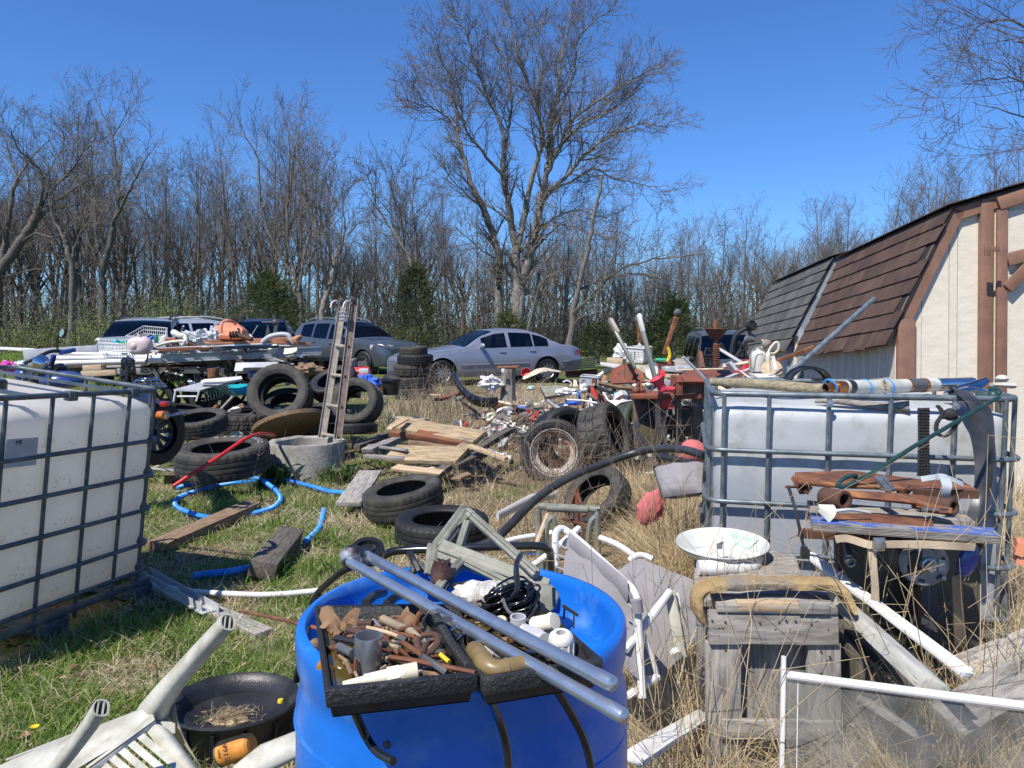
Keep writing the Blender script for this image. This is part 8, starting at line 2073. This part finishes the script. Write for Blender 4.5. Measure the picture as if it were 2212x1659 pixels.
b=MB();b.tube([z1(1545,1190,5.5),z1(1605,1190,5.45)],.032,12);mesh_obj('turn_signal',b,mt['amber_lens'],mb_)
a_,b_,c_=MB(),MB(),MB();wheel(a_,b_,c_,mat4(P(336,935,5.65),frame((.9,-.45,0))),.24,.10,12,0);t_=mesh_obj('wheel',a_,mt['rubber'],mb_);mesh_obj('rim',b_,mt['grey_dark'],t_)
b=MB();b.tube([z1(1600,1200,5.4),z1(1790,1165,5.6)],.010,6);mesh_obj('side_bar',b,mt['steel'],mb_)
lump('magenta plastic thing at the left border behind the tank',z1(75,730,6.4),(.07,.05,.06),'magenta','magenta_toy','plastic thing',.4)
lump('clear plastic bottle beside the magenta thing',z1(200,705,6.5),(.06,.04,.04),'clearbag','clear_bottle','bottle',.3)
b=MB();b.tube([z1(380,660,6.3),z1(330,650,6.4),z1(230,690,6.5)],.014,6);one('black_hose_bit','short black hose above the magenta thing','hose',b,mt['black_plastic'])
# ==== JUNK FIELD IN FRONT OF THE SEDAN
b=MB();c_=zC(950,850,11.0);k4=11*.2315/F
b.lathe([(.001,155*k4),(62*k4,155*k4),(66*k4,100*k4),(68*k4,-100*k4),(80*k4,-160*k4)],mat4(c_),18,wob=lambda r,z,a,j,k:(r*(1+.12*noise.noise(V((math.cos(a)*2,math.sin(a)*2,z*3)))),z));one('log_stump','grey upright log stump with a rusty plate on top in front of the sedan','stump',b,mt['bark_light'])
slabp('rusty plate lying on the upright log stump',[zC(840,690,11),zC(1060,680,11.1),zC(1040,700,10.9),zC(870,705,10.9)],.02,'rust','rusty_plate','plate',(0,-.2,1));slabp('small white tag on the log stump',[zC(885,715,10.8),zC(915,712,10.8),zC(915,750,10.8),zC(885,750,10.8)],.02,'white','white_tag','tag')
lump('white plastic sack slumped left of the log stump',zC(785,850,10.9),(.185,.14,.11),'white','white_sack','sack',.5,1.8,26,18,k2=.25,f2=5)
b=MB();c_=zC(1120,755,11.3);b.lathe([(.07,.03),(.075,.03),(.05,-.03),(.001,-.035)],mat4(c_,frame((-.3,-.9,.3))),22);one('red_bowl','bright red plastic bowl tipped on its side by the stump','bowl',b,mt['red_paint'])
b=MB();b.tube([zC(1080,810,11),zC(1230,735,11.2),zC(1300,722,11.3),zC(1435,742,11.5)],[.03,.06,.06,.03],8,flat=.35);one('cream_gutter','cream plastic gutter piece arching in front of the rear wheel','gutter',b,mt['cream'])
b=MB();b.tube(sm([zC(440,790,11.5),zC(480,860,11.2),zC(540,940,10.8),zC(620,1000,10.5),zC(720,1030,10.4),zC(840,1025,10.5)],6),[.02]*0 or .045,10,flat=1.6);one('black_bumper','curved black plastic bumper lying in the straw','bumper',b,mt['black_gloss'])
b=MB();b.tube([zC(500,1010,10.6),zC(560,950,10.8)],.02,6);b.tube([zC(440,970,10.8),zC(470,1010,10.6)],.02,6);one('grey_prongs','two grey plastic prongs beside the black bumper','prongs',b,mt['grey_dark'])
plank('dark red board lying left of the black bumper',zC(290,1005,10.8),zC(500,945,11.4),.10,.04,'wood_red')
plank('pale stick in the straw below the tyre stack',zC(230,955,10.8),zC(330,965,10.7),.05,.02,'wood_pale');plank('brown slat among straw behind the sack',zC(600,940,11.2),zC(760,930,11.2),.04,.02,'wood_brown')
lv=T('black_louver','black louvred plastic panel tilted behind the sedan boot','louvred panel',zC(1620,700,12.5))
for i in range(6):
 b=MB();t0,t1=i/6,(i+.85)/6
 q_=[zC(1520,640,12.5),zC(1770,605,12.5),zC(1760,710,12.0),zC(1440,735,12.0)]
 b.slab([q_[0].lerp(q_[3],t0),q_[1].lerp(q_[2],t0),q_[1].lerp(q_[2],t1)+V((0,-.03,.01)),q_[0].lerp(q_[3],t1)+V((0,-.03,.01))],.01,(0,-1,.5));mesh_obj('louver',b,mt['black_plastic'],lv)
slabp('rust red board standing under the louvred panel',[zC(1450,745,12.2),zC(1785,715,12.2),zC(1780,790,12.1),zC(1500,800,12.1)],.03,'wood_red','red_board','board',(0,-1,0))
def basket(label,q4,h,m_,name='plastic_crate',cat='crate',nx=9,nz=3,solid_top=.25):
 a,b_,c,d=[V(p)for p in q4];root=T(name,label,cat,(a+b_+c+d)/4);up=V((0,0,h))
 b=MB()
 for p,q_ in((a,b_),(b_,c),(c,d),(d,a)):
  n_=(q_-p).cross(up).normalized()
  b.slab([p+up*(1-solid_top),q_+up*(1-solid_top),q_+up,p+up],.008,n_);b.slab([p,q_,q_+up*.15,p+up*.15],.008,n_)
  m=nx if(q_-p).length>.25 else max(3,nx//2)
  for i in range(m+1):
   t=i/m;c0_=p.lerp(q_,t);b.beam(c0_+up*.1,c0_+up*(1-solid_top),(q_-p).length/m*.45,.008,up=n_)
  for j in range(1,nz):b.beam(p+up*(.15+j*(.85-solid_top)/nz),q_+up*(.15+j*(.85-solid_top)/nz),.008,.014*h/.25,up=n_)
 mesh_obj('walls',b,mt[m_],root);b=MB();b.slab([a,b_,c,d],.01,(0,0,1));mesh_obj('floor',b,mt[m_],root)
 b=MB();P4=[p+up for p in(a,b_,c,d)]
 for i in range(4):b.tube([P4[i],P4[(i+1)%4]],.012,6)
 mesh_obj('rim',b,mt[m_],root);return root
basket('pale grey plastic crate full of scrap in the junk field',[zC(1625,890,10.6),zC(1790,905,10.6),zC(1805,880,11.0),zC(1650,870,11.0)],.155,'grey_light',nx=6)
basket('white laundry basket on the junk heap behind the leaning posts',[zm(455,750,10.2),zm(640,765,10.2),zm(735,735,10.7),zm(540,730,10.7)],.18,'white','laundry_basket','basket',nx=10,nz=4)
slabp('torn white plastic sheet sticking out of the laundry basket',[zm(555,610,10.3),zm(600,545,10.3),zm(640,590,10.3),zm(630,615,10.3)],.01,'clearbag','plastic_scrap','plastic sheet')
b=MB();b.slab([zC(1820,985,10.2),zC(1835,918,10.3),zC(2000,938,10.3),zC(2005,975,10.2),zC(1950,990,10.1)],.18,(0,-1,.4));one('teal_box','bright teal plastic box right of the grey crate','box',b,mt['teal'],bevel=.008,recalc=True)
slabp('greenish grey plastic tub half buried left of the grey crate',[zC(1250,880,10.7),zC(1465,865,10.7),zC(1490,950,10.5),zC(1300,975,10.4)],.2,'grey_plastic','grey_tub','tub')
lump('pale green cloth by the log stump',zC(1165,895,10.6),(.06,.05,.03),'mint','green_cloth','cloth',.5);lump('blue cloth on the ground below the grey crate',zC(1555,1035,10.2),(.12,.08,.03),'blue_cloth','blue_cloth','cloth',.5)
lump('small white bags heaped left of the grey crate',zC(1500,930,10.4),(.14,.1,.05),'white','white_bag','bag',.7,2.5);lump('white paper towel like bundle in front of the grey crate',zC(1655,900,10.3),(.06,.05,.07),'white','white_bundle','bundle',.5)
b=MB();b.tube([zC(1690,905,10.2),zC(1830,915,10.2)],.05,12);one('black_pipe','thick black corrugated pipe piece before the grey crate','pipe',b,mt['black_plastic'])
plank('brown plank standing upright right of the grey crate',zC(1830,880,10.6),zC(1860,745,10.7),.05,.03,'wood_copper',up=(0,-1,0));b=MB();b.tube(sm([zC(1460,840,10.8),zC(1500,825,10.8),zC(1540,850,10.8),zC(1530,880,10.8)],4),.012,6);one('white_loop','white plastic loop in the junk field','loop',b,mt['white'])
slabp('white pointed panel piece left of the grey crate',[zC(1555,880,10.7),zC(1560,810,10.8),zC(1590,830,10.8),zC(1600,880,10.7)],.015,'cream','panel_piece','panel piece')
slabp('grey edged white shelf with thin legs behind the leaning post',[zm(175,760,9.8),zm(450,795,9.6),zm(440,815,9.3),zm(180,775,9.4)],.03,'white','white_shelf','shelf',(0,-.1,1))
b=MB();b.beam(zm(405,815,9.4),zm(405,900,9.4),.04,.04,up=(1,0,0));one('grey_post','grey leg under the white shelf','leg',b,mt['grey_light'])
plank('pale slanting board under the white shelf',zm(150,920,9.5),zm(290,810,9.7),.05,.02,'white_board');plank('second slanting cream board under the white shelf',zm(230,900,9.6),zm(330,815,9.8),.04,.02,'cream');slabp('cream panel fallen under the white shelf',[zm(270,850,9.8),zm(380,815,9.9),zm(395,870,9.8),zm(280,905,9.6)],.02,'cream')
slabp('old rust stained white cabinet behind the red post',[zm(500,790,9.4),zm(695,795,9.4),zm(695,880,9.4),zm(500,870,9.4)],.3,'cream','white_cabinet','cabinet');plank('yellow brown plank on top of the junk left of the laundry basket',zm(265,745,9.9),zm(430,760,9.8),.12,.08,'wood_pale')
lump('bundle of white slats leaning left of the laundry basket',zm(400,680,10.5),(.10,.06,.14),'white','slat_bundle','slats',.8,4)
for(x0,y0,x1,y1,h_,m_,l_,nm)in((870,795,1172,805,75,'grey_light','light grey plastic case with latches on the junk heap','plastic_case'),(825,870,1118,880,50,'cream','cream plastic case under the light grey one','plastic_case')):
 rt=T(nm,l_,'case',zm((x0+x1)/2,y0+h_,8.8));b=MB();b.slab([zm(x0,y0+18,8.7),zm(x1,y1+18,8.7),zm(x1-20,y1-10,9.1),zm(x0+20,y0-10,9.1)],.02,(0,0,1));b.slab([zm(x0+5,y0+22,8.7),zm(x1-70,y1+30,8.65),zm(x1-72,y1+h_,8.65),zm(x0+8,y0+h_-5,8.7)],.35,(0,-1,0));mesh_obj('shell',b,mt[m_],rt,bevel=.008)
 for k in(.3,.6):
  b=MB();b.box(zm(x0+(x1-x0)*k,y0+40,8.62),(.06,.02,.04));mesh_obj('latch',b,mt[m_],rt)
b=MB();b.tube(sm([zm(905,755,8.9),zm(930,700,8.9),zm(925,640,8.9),zm(908,600,8.9)],4),.02,8);one('yellow_hose','bright yellow curved hose piece on the junk heap','hose',b,mt['yellow'])
b=MB();b.tube([zm(780,738,9.0),zm(885,740,9.0)],.022,10);b.tube([zm(735,742,9.0),zm(780,739,9.0)],.006,6);one('green_roller','mint green roller on the junk heap','roller',b,mt['green_plastic'])
b=MB();c_=zm(885,790,8.95);k5=8.95*.1984/F;b.lathe([(98*k5,28*k5),(95*k5,10*k5),(85*k5,-35*k5),(.001,-35*k5)],mat4(c_,frame((0,-.2,1))),26);b.lathe([(92*k5,26*k5),(80*k5,-25*k5),(.001,-25*k5)],mat4(c_,frame((0,-.2,1))),26);one('dark_red_bowl','dark red round tub on the junk heap','tub',b,mt['rust_red'])
slabp('weathered grey wooden box on the junk heap',[zm(930,715,9.3),zm(1140,725,9.3),zm(1140,800,9.2),zm(930,790,9.2)],.35,'wood_grey','grey_box','box');slabp('light blue plastic tub behind the red machine',[zm(855,950,7.9),zm(990,955,7.9),zm(990,1030,7.9),zm(870,1025,7.9)],.25,'grey_light','blue_tub','tub')
b=MB();c_=zm(745,850,8.8);b.lathe([(.10,.02),(.07,-.02),(.001,-.03)],mat4(c_,frame((-.8,-.6,.2))),20);one('white_plate','white plate with a red edge beside the leaning posts','plate',b,mt['white'])
basket('small black plastic crate tilted behind the auger',[zm(1300,820,8.0),zm(1390,830,8.0),zm(1420,760,8.3),zm(1330,740,8.3)],.13,'black_plastic',nx=6)
slabp('blue grey storage box full of tools before the old pickup',[zm(1500,775,7.9),zm(1690,770,7.9),zm(1685,830,7.9),zm(1530,830,7.9)],.3,'grey_light','tool_box','box')
rg=random.Random(21)
mb=MB();mats_l=[mt[k]for k in('white','black_plastic','wood_grey','rust','grey_light','blue_cloth','wood_brown','cream','clearbag','red_paint','wood_dark')]
def litter(x0,x1,Ya,Yb,n,s=1.0,hz=.25,wts=(6,6,4,3,4,1,3,3,3,1,4)):
 for i in range(n):
  Y=rg.uniform(Ya,Yb);px=rg.uniform(x0,x1);x=P(px,700,Y).x
  mb.mi=rg.choices(range(11),wts)[0]
  c=V((x,Y,rg.uniform(0,1)**1.8*hz+.02));a=rg.uniform(0,3.14)
  R3=Matrix.Rotation(a,3,'Z')@Matrix.Rotation(rg.gauss(0,.5),3,'X')@Matrix.Rotation(rg.gauss(0,.4),3,'Y')
  t=rg.random()
  if t<.45:mb.box(c,(rg.uniform(.05,.3)*s,rg.uniform(.03,.14)*s,rg.uniform(.005,.06)*s),R3,rg.uniform(.7,1))
  elif t<.7:mb.tube([c,c+R3@V((rg.uniform(.1,.4)*s,0,0)),c+R3@V((rg.uniform(.2,.5)*s,rg.uniform(-.1,.1),.03))],rg.uniform(.006,.03)*s,6)
  else:
   sd_=rg.random()*9;mb.ball(c,(rg.uniform(.03,.13)*s,rg.uniform(.03,.1)*s,rg.uniform(.02,.07)*s),8,6,fn=lambda d:1+.6*noise.noise(d*2.5+V((sd_,0,0))),R3=R3)
litter(1030,1330,9.8,12.6,330,1.0,.30);litter(1300,1520,8.6,12.0,420,1.1,.75);litter(1390,1660,7.9,9.5,220,1.0,.85)
litter(960,1110,9.6,11.8,110,.6,.08);litter(870,1300,7.6,10.2,90,.5,.06,(5,3,4,2,3,1,5,3,2,0,3));litter(1080,1330,9.0,10.4,120,.8,.2);litter(380,700,9.6,11.4,150,1.0,.35,(2,6,4,4,3,1,4,1,1,0,8));litter(20,380,6.6,9.5,110,.9,.5,(2,6,3,4,3,1,4,1,1,0,8));litter(1380,1500,5.5,7.4,60,.7,.3,(1,6,3,4,3,0,4,1,1,0,8))
litter(1330,1420,8.0,9.0,60,.8,.6);litter(-150,60,8.5,12,60,.9,.4)
stuff(mesh_obj('litter',mb,mats_l,None,V((0,0,0)),ang=40),'mixed small litter and broken bits strewn through the junk field','litter')
mb=MB()
rg=random.Random(22)
def heap(pxr,Yr,n,zmax):
 for i in range(n):
  Y=rg.uniform(*Yr);x=P(rg.uniform(*pxr),700,Y).x;mb.mi=rg.choices(range(11),(3,6,4,3,4,1,3,2,3,1,4))[0]
  c=V((x,Y,rg.uniform(.55,zmax)));d=V((rg.gauss(0,1),rg.gauss(0,.5),rg.gauss(0,.4))).normalized()
  if rg.random()<.5:mb.tube([c,c+d*rg.uniform(.15,.5)],rg.uniform(.006,.02),5)
  else:mb.box(c,(rg.uniform(.05,.25),rg.uniform(.05,.15),rg.uniform(.01,.08)),frame(d))
heap((300,660),(11.3,13.2),150,1.28);heap((1540,1660),(6.4,8.4),60,1.15)
stuff(mesh_obj('trailer_litter',mb,mats_l,None,V((0,0,0)),ang=40),'small tangled bits filling the gaps in the heaped scrap','litter')
# ==== GRASS, STRAW, WEEDS (numpy built)
def blades(name,label,cat,n,region,hgt,wid,lean,mat,seed,segs=2,yr=(1.3,14),pow_=1.35,curl=.5,xm=.80,clump=0,cl_r=.08,hvar=.35,xr=None):
 r=np.random.default_rng(seed)
 u=r.random(n*3)
 a=1-pow_
 Y=(yr[0]**a+u*(yr[1]**a-yr[0]**a))**(1/a)
 X=r.uniform(-1,1,n*3)*(Y*xm+.3)
 if xr:X=r.uniform(xr[0],xr[1],n*3)
 if clump:
  m=max(1,(n*3)//clump);ci=r.integers(0,m,n*3)
  X=X[:m][ci]+r.normal(0,cl_r,n*3);Y=Y[:m][ci]+r.normal(0,cl_r,n*3)
 ok=np.ones(len(X),bool)
 for(x0,y0,rad)in EXC:ok&=(X-x0)**2+(Y-y0)**2>rad**2
 for(pts)in EXP:
  inside=np.ones(len(X),bool)
  k=len(pts)
  for i in range(k):
   ax,ay=pts[i];bx,by=pts[(i+1)%k]
   inside&=((bx-ax)*(Y-ay)-(by-ay)*(X-ax))>0
  ok&=~inside
 ok&=r.random(len(X))<region(X,Y)
 X,Y=X[ok][:n],Y[ok][:n];n=len(X)
 if n==0:return None
 H=hgt*np.minimum(np.exp(r.normal(0,hvar,n)),1.7)*np.clip((Y-.9)/1.2,.35,1);W=wid*(0.6+.8*r.random(n))*(1+Y*.10)
 az=r.uniform(0,2*np.pi,n);L=np.minimum(np.abs(r.normal(lean,lean*.5,n)),1.9);wa=r.uniform(0,np.pi,n)
 V_,Fc=[],[]
 per=2*segs+1
 out=np.zeros((n,per,3))
 kx=r.normal(0,.18,n);ky=r.normal(0,.18,n)
 for s in range(segs+1):
  t=s/segs
  bend=L*t**(1+curl)
  cx=X+np.cos(az)*H*bend+kx*H*np.sin(t*3)*.25;cy=Y+np.sin(az)*H*bend+ky*H*np.sin(t*3)*.25
  cz=H*t*np.sqrt(np.clip(1-(L*t*.55)**2,.08,1))-.005
  w=W*(1-t*.75)
  if s<segs:
   out[:,2*s,0]=cx-np.cos(wa)*w;out[:,2*s,1]=cy-np.sin(wa)*w;out[:,2*s,2]=cz
   out[:,2*s+1,0]=cx+np.cos(wa)*w;out[:,2*s+1,1]=cy+np.sin(wa)*w;out[:,2*s+1,2]=cz
  else:
   out[:,2*s,0]=cx;out[:,2*s,1]=cy;out[:,2*s,2]=cz
 base=np.arange(n)*per
 quads=[]
 for s in range(segs-1):quads.append(np.stack([base+2*s,base+2*s+1,base+2*s+3,base+2*s+2],1))
 tri=np.stack([base+2*segs-2,base+2*segs-1,base+2*segs],1)
 nq=sum(len(q_)for q_ in quads)
 loops=np.concatenate([q_.ravel()for q_ in quads]+[tri.ravel()]).astype(np.int32)
 starts=np.concatenate([np.arange(nq)*4,nq*4+np.arange(n)*3]).astype(np.int32)
 me=bpy.data.meshes.new(name)
 me.vertices.add(n*per);me.vertices.foreach_set('co',out.ravel().astype(np.float32))
 me.loops.add(len(loops));me.loops.foreach_set('vertex_index',loops)
 me.polygons.add(len(starts));me.polygons.foreach_set('loop_start',starts)
 att=me.attributes.new('tone','FLOAT','POINT');att.data.foreach_set('value',np.repeat(r.random(n),per).astype(np.float32))
 me.update(calc_edges=True);me.validate()
 me.materials.append(mat)
 o=bpy.data.objects.new(name,me);C.objects.link(o)
 return stuff(o,label,cat)
def blade_mat(name,cols,trans=.4,rough=.6):
 m=bpy.data.materials.new(name);m.use_nodes=True;nt=m.node_tree;N=nt.nodes;L=nt.links;b=N['Principled BSDF']
 b.inputs['Roughness'].default_value=rough;b.inputs['Specular IOR Level'].default_value=.35
 at=N.new('ShaderNodeAttribute');at.attribute_name='tone'
 cr=N.new('ShaderNodeValToRGB');L.new(at.outputs['Fac'],cr.inputs[0])
 cr.color_ramp.elements[0].color=(*cols[0],1);cr.color_ramp.elements[-1].color=(*cols[-1],1)
 for i,c in enumerate(cols[1:-1]):
  e=cr.color_ramp.elements.new((i+1)/(len(cols)-1));e.color=(*c,1)
 L.new(cr.outputs[0],b.inputs['Base Color'])
 tr=N.new('ShaderNodeBsdfTranslucent');L.new(cr.outputs[0],tr.inputs[0])
 ms=N.new('ShaderNodeMixShader');ms.inputs[0].default_value=trans
 L.new(b.outputs[0],ms.inputs[1]);L.new(tr.outputs[0],ms.inputs[2]);L.new(ms.outputs[0],N['Material Output'].inputs[0])
 return m
GREEN=blade_mat('grass_green',[(.09,.18,.03),(.19,.32,.05),(.31,.42,.09),(.14,.24,.04),(.45,.48,.18)],.5)
GREEN2=blade_mat('grass_dark',[(.05,.12,.015),(.10,.20,.03),(.19,.30,.055)])
STRAW=blade_mat('straw',[(.54,.44,.28),(.68,.58,.39),(.40,.31,.19),(.76,.66,.47),(.28,.21,.12)],.3)
STALK=blade_mat('stalk',[(.60,.48,.28),(.48,.37,.21),(.72,.60,.38)],.2)
WEED=blade_mat('weed',[(.14,.095,.06),(.24,.17,.11),(.30,.22,.14)],.05)
EXC=[(DC.x,DC.y,.30),(rc.x,rc.y,.37),(pc.x,pc.y,.22),(.0,.0,.7)]
def fp4(W_,sx,sy):
 return[tuple(W_(x,y,0)[:2])for x,y in((0.02,.02),(sx-.02,.02),(sx-.02,sy-.02),(.02,sy-.02))]
ql=fp4(WL,1.2,1.0);ql=ql[::-1]
EXP=[ql,fp4(WR,1.33,1.0),[(.98,2.42),(2.0,2.30),(2.2,3.3),(1.0,3.4)]]
nz=np.vectorize(lambda x,y,s:noise.noise(V((x*s,y*s,2.2))))
def N2(x,y,s):return nz(x,y,s)
def sstep(a,b,x):t=np.clip((x-a)/(b-a),0,1);return t*t*(3-2*t)
EXC+=[(o.location.x,o.location.y-.05,.42)for o in bpy.data.objects if o.get('category')in('tyre','wheel')and o.location.z<.35 and o.location.y<8.3 and o.location.x>.2]
EXC+=[(.60,4.6,.36),(.56,5.15,.48)]
def greenness(x,y):
 n_=N2(x,y,1.1)
 left=sstep(-.1,-.9,x/np.maximum(y,1)*4+.6*n_+.2)
 mid=.55*sstep(.1,.35,N2(x+7,y,.9)+.15)*(x<1.2)*(y>3)
 return np.clip(np.maximum(left,mid),0,1)
def reg_green(x,y):return np.clip(greenness(x,y)*(.12+1.3*sstep(-.15,.22,N2(x,y+3,2.3)))*(y<10)+(y>9)*.25*greenness(x,y),0,1)
def reg_straw(x,y):return np.clip((1-greenness(x,y))*(.35+.9*sstep(-.3,.2,N2(x+20,y,1.5)))+.10,0,1)
blades('green_grass','short green spring grass growing round the tank, tyres and ring','grass',105000,reg_green,.055,.0028,.85,GREEN,1,2,(1.5,15))
blades('tall_green_grass','taller dark green grass tufts','grass',11000,lambda x,y:reg_green(x,y)*(N2(x,y,3)>.08),.115,.0036,.85,GREEN2,2,3,(1.6,9),clump=60,cl_r=.07)
blades('dry_grass','dead straw lying flat over most of the yard','straw',140000,reg_straw,.09,.0016,1.5,STRAW,3,2,(1.3,18),curl=.1)
blades('thatch','thin dead thatch lying between the green blades','straw',45000,lambda x,y:greenness(x,y)*(N2(x+5,y,1.8)>-.15),.06,.0014,1.6,STRAW,4,2,(1.5,10),curl=.1)
def tall(x,y):
 a=sstep(.03,.10,x/np.maximum(y,1)-.14)
 return np.clip(a*(.2+1.2*sstep(-.1,.3,N2(x,y,1.7))),0,1)
blades('dead_stalks','tall dead tan grass stalks leaning around the box, chairs and right tank','dry grass',12000,lambda x,y:tall(x,y)*(y<7.0),.30,.0015,.55,STALK,5,3,(1.35,8),clump=26,cl_r=.07,hvar=.4)
blades('fallen_stalks','matted fallen straw around the box, chairs and right tank','dry grass',60000,lambda x,y:tall(x,y)*(y<7.5),.22,.0014,1.35,STRAW,6,3,(1.35,8),clump=40,cl_r=.12,curl=.2)
blades('straw_heap','thick drift of straw at the right border below the stand','dry grass',14000,lambda x,y:np.ones_like(x)*(y>1.7)*(y<2.6)*(x/y>.52),.30,.0017,1.2,STALK,7,3,(1.7,2.6),xr=(1.0,2.1),curl=.2)
blades('straw_tussock','dense straw drift between the red machine and the right tank','dry grass',16000,lambda x,y:np.ones_like(x)*(y>4.0),.30,.0018,1.1,STALK,17,3,(3.9,6.0),xr=(.84,1.25),curl=.3)
blades('dead_weeds','thin brown dead weed stems in the middle of the yard','weeds',1300,lambda x,y:(np.abs(x/y-.035)<.11)*(y>4.8)*.9+(np.abs(x/y+.10)<.06)*(y>9)*.8,.42,.0012,.35,WEED,8,3,(4.8,13),clump=8,cl_r=.12,hvar=.35)
blades('straw_in_field','dead straw standing in front of the sedan','dry grass',9000,lambda x,y:(np.abs(x/y+.04)<.13)*(y>9)*(y<19)*1.0,.22,.0020,.8,STRAW,9,2,(9,19),clump=24,cl_r=.12)
blades('far_lawn','bright green lawn at the far left','grass',14000,lambda x,y:(x<-6)*1.0,.12,.004,.5,GREEN,10,2,(15,42),pow_=.4)
rg=random.Random(31);mb=MB()
def bent(x,y,h,lean,r0=.0016,br=True):
 p=V((x,y,0));a=rg.uniform(0,6.28);d=V((math.cos(a)*lean,math.sin(a)*lean,1)).normalized();pts=[p]
 for i in range(5):d=(d+V((rg.gauss(0,.10),rg.gauss(0,.10),0))).normalized();p=p+d*h/5;pts.append(p)
 if rg.random()<.45:
  d=V((rg.uniform(-1,1),rg.uniform(-.6,.6),rg.uniform(-.7,.1))).normalized();pts.append(p+d*h*rg.uniform(.1,.4))
 mb.tube(pts,[r0*(1-.1*i)for i in range(len(pts))],4,cap=False)
 if br:
  for k in range(rg.randint(0,3)):
   q_=pts[rg.randint(2,4)];dd=V((rg.uniform(-1,1),rg.uniform(-1,1),rg.uniform(.1,1))).normalized();mb.tube([q_,q_+dd*h*rg.uniform(.08,.22)],r0*.6,3,cap=False)
for i in range(330):
 Y=rg.uniform(1.5,4.2);t=rg.uniform(.12,.72)
 if rg.random()<.35:t=rg.uniform(.15,.32)
 bent(t*Y,Y,rg.uniform(.35,.95)*(1 if Y>1.9 else .6),rg.uniform(.1,.7))
for i in range(26):bent(rg.uniform(.45,.62),rg.uniform(1.75,2.1),rg.uniform(.5,.95),rg.uniform(.1,.5),.0019)
for i in range(40):bent(rg.uniform(1.05,2.0),rg.uniform(2.1,2.5),rg.uniform(.7,1.25),rg.uniform(.1,.6),.002)
stuff(mesh_obj('tall_stalks',mb,mt['stalk_mat']if 'stalk_mat' in mt else M('stalk_mat',(.48,.37,.21),.7,col2=(.36,.26,.14),sc=8),None,V((0,0,0))),'long bent dead stalks standing in front of the right tank','dry grass')
mb=MB()
for i in range(260):
 Y=rg.uniform(4.6,9.0);x=Y*rg.gauss(.05,.045);bent(x,Y,rg.uniform(.25,.8),rg.uniform(.05,.35),.0020)
for i in range(200):
 Y=rg.uniform(9.5,16);x=Y*rg.gauss(-.10,.035);bent(x,Y,rg.uniform(.3,.85),rg.uniform(.1,.4),.004)
for i in range(90):
 Y=rg.uniform(4.0,6.8);x=Y*rg.uniform(.14,.25);bent(x,Y,rg.uniform(.5,1.0),rg.uniform(.1,.5),.002)
for i in range(60):
 Y=rg.uniform(6.0,8.5);x=Y*rg.uniform(-.42,-.2);bent(x,Y,rg.uniform(.2,.5),rg.uniform(.1,.4),.002)
stuff(mesh_obj('weed_stems',mb,M('weed_mat',(.20,.14,.095),.8,col2=(.30,.23,.16),sc=5),None,V((0,0,0))),'brown branching dead weeds around the rimmed wheel and tyre stack','weeds')
def weed_clump(label,px,py,Y,s,n,seed):
 rg=random.Random(seed);c=P(px,py,Y);c.z=0;mb=MB()
 for i in range(n):
  a=rg.uniform(0,6.28);h=s*rg.uniform(.5,1.2);d=V((math.cos(a)*.5,math.sin(a)*.5,1)).normalized();b0=c+V((rg.gauss(0,s*.4),rg.gauss(0,s*.3),0));tip=b0+d*h+V((math.cos(a),math.sin(a),-.3))*h*.3;m_=b0+d*h*.7;sd_=d.cross(V((0,0,1))).normalized()*s*.05
  mb.add([b0-sd_*.4,b0+sd_*.4,m_+sd_,m_-sd_,tip],[(0,1,2,3),(3,2,4)])
 return tag(mesh_obj('leafy_weed',mb,mt['weed_leaf'],None,c),label,'weed')
mt['weed_leaf']=M('weed_leaf',(.07,.13,.03),.55,col2=(.11,.18,.045),sc=3,trans=.3)
weed_clump('clump of broad leaved weeds at the left foot of the concrete ring',590,1000,7.15,.24,130,1);weed_clump('clump of broad leaved weeds at the right foot of the concrete ring',735,1000,7.2,.20,120,2);weed_clump('low leafy weeds beside the big letter tyre',560,1025,6.9,.12,80,3);weed_clump('patch of low leafy weeds in the straw right of the drum',1412,1585,2.0,.06,70,4);weed_clump('low leafy weeds behind the feed pan',600,1440,3.0,.07,60,5)
mb=MB();rg=random.Random(55)
for i in range(2600):
 Y=1.6*(10/1.6)**rg.random();x=rg.uniform(-.8,.8)*Y;z=ground_h(x,Y)+rg.uniform(.005,.04);a=rg.uniform(0,6.28);s_=rg.uniform(.010,.030);mb.mi=rg.choice((0,0,1,2))
 u=V((math.cos(a),math.sin(a),rg.uniform(-.4,.4)))*s_;v=V((-math.sin(a),math.cos(a),rg.uniform(-.4,.4)))*s_*rg.uniform(.35,.8);c=V((x,Y,z));k=rg.uniform(-.3,.6)*s_
 mb.add([c-u,c-v*.9+V((0,0,k)),c+u,c+v+V((0,0,k))],[(0,1,2),(0,2,3)])
stuff(mesh_obj('leaf_litter',mb,[mt['leaf_dead'],mt['wood_brown'],mt['straw_mat']],None,V((0,0,0))),'small dead leaves and bark bits scattered through grass and straw','dead leaves')
mb=MB()
for i in range(520):
 Y=1.8*(8/1.8)**rg.random();x=rg.uniform(-.75,.75)*Y;r0=rg.uniform(.02,.05)
 for j in range(rg.randint(4,8)):
  a=rg.uniform(0,6.28);d=V((math.cos(a),math.sin(a),rg.uniform(.2,.8))).normalized();sd_=V((-math.sin(a),math.cos(a),0))*r0*.22;b0=V((x,Y,0));mb.add([b0,b0+d*r0*.6-sd_,b0+d*r0*1.2+V((0,0,-.2*r0)),b0+d*r0*.6+sd_],[(0,1,2,3)])
stuff(mesh_obj('broadleaf_weeds',mb,mt['weed_leaf'],None,V((0,0,0))),'small broad leaved rosettes low in the grass and straw','weeds')
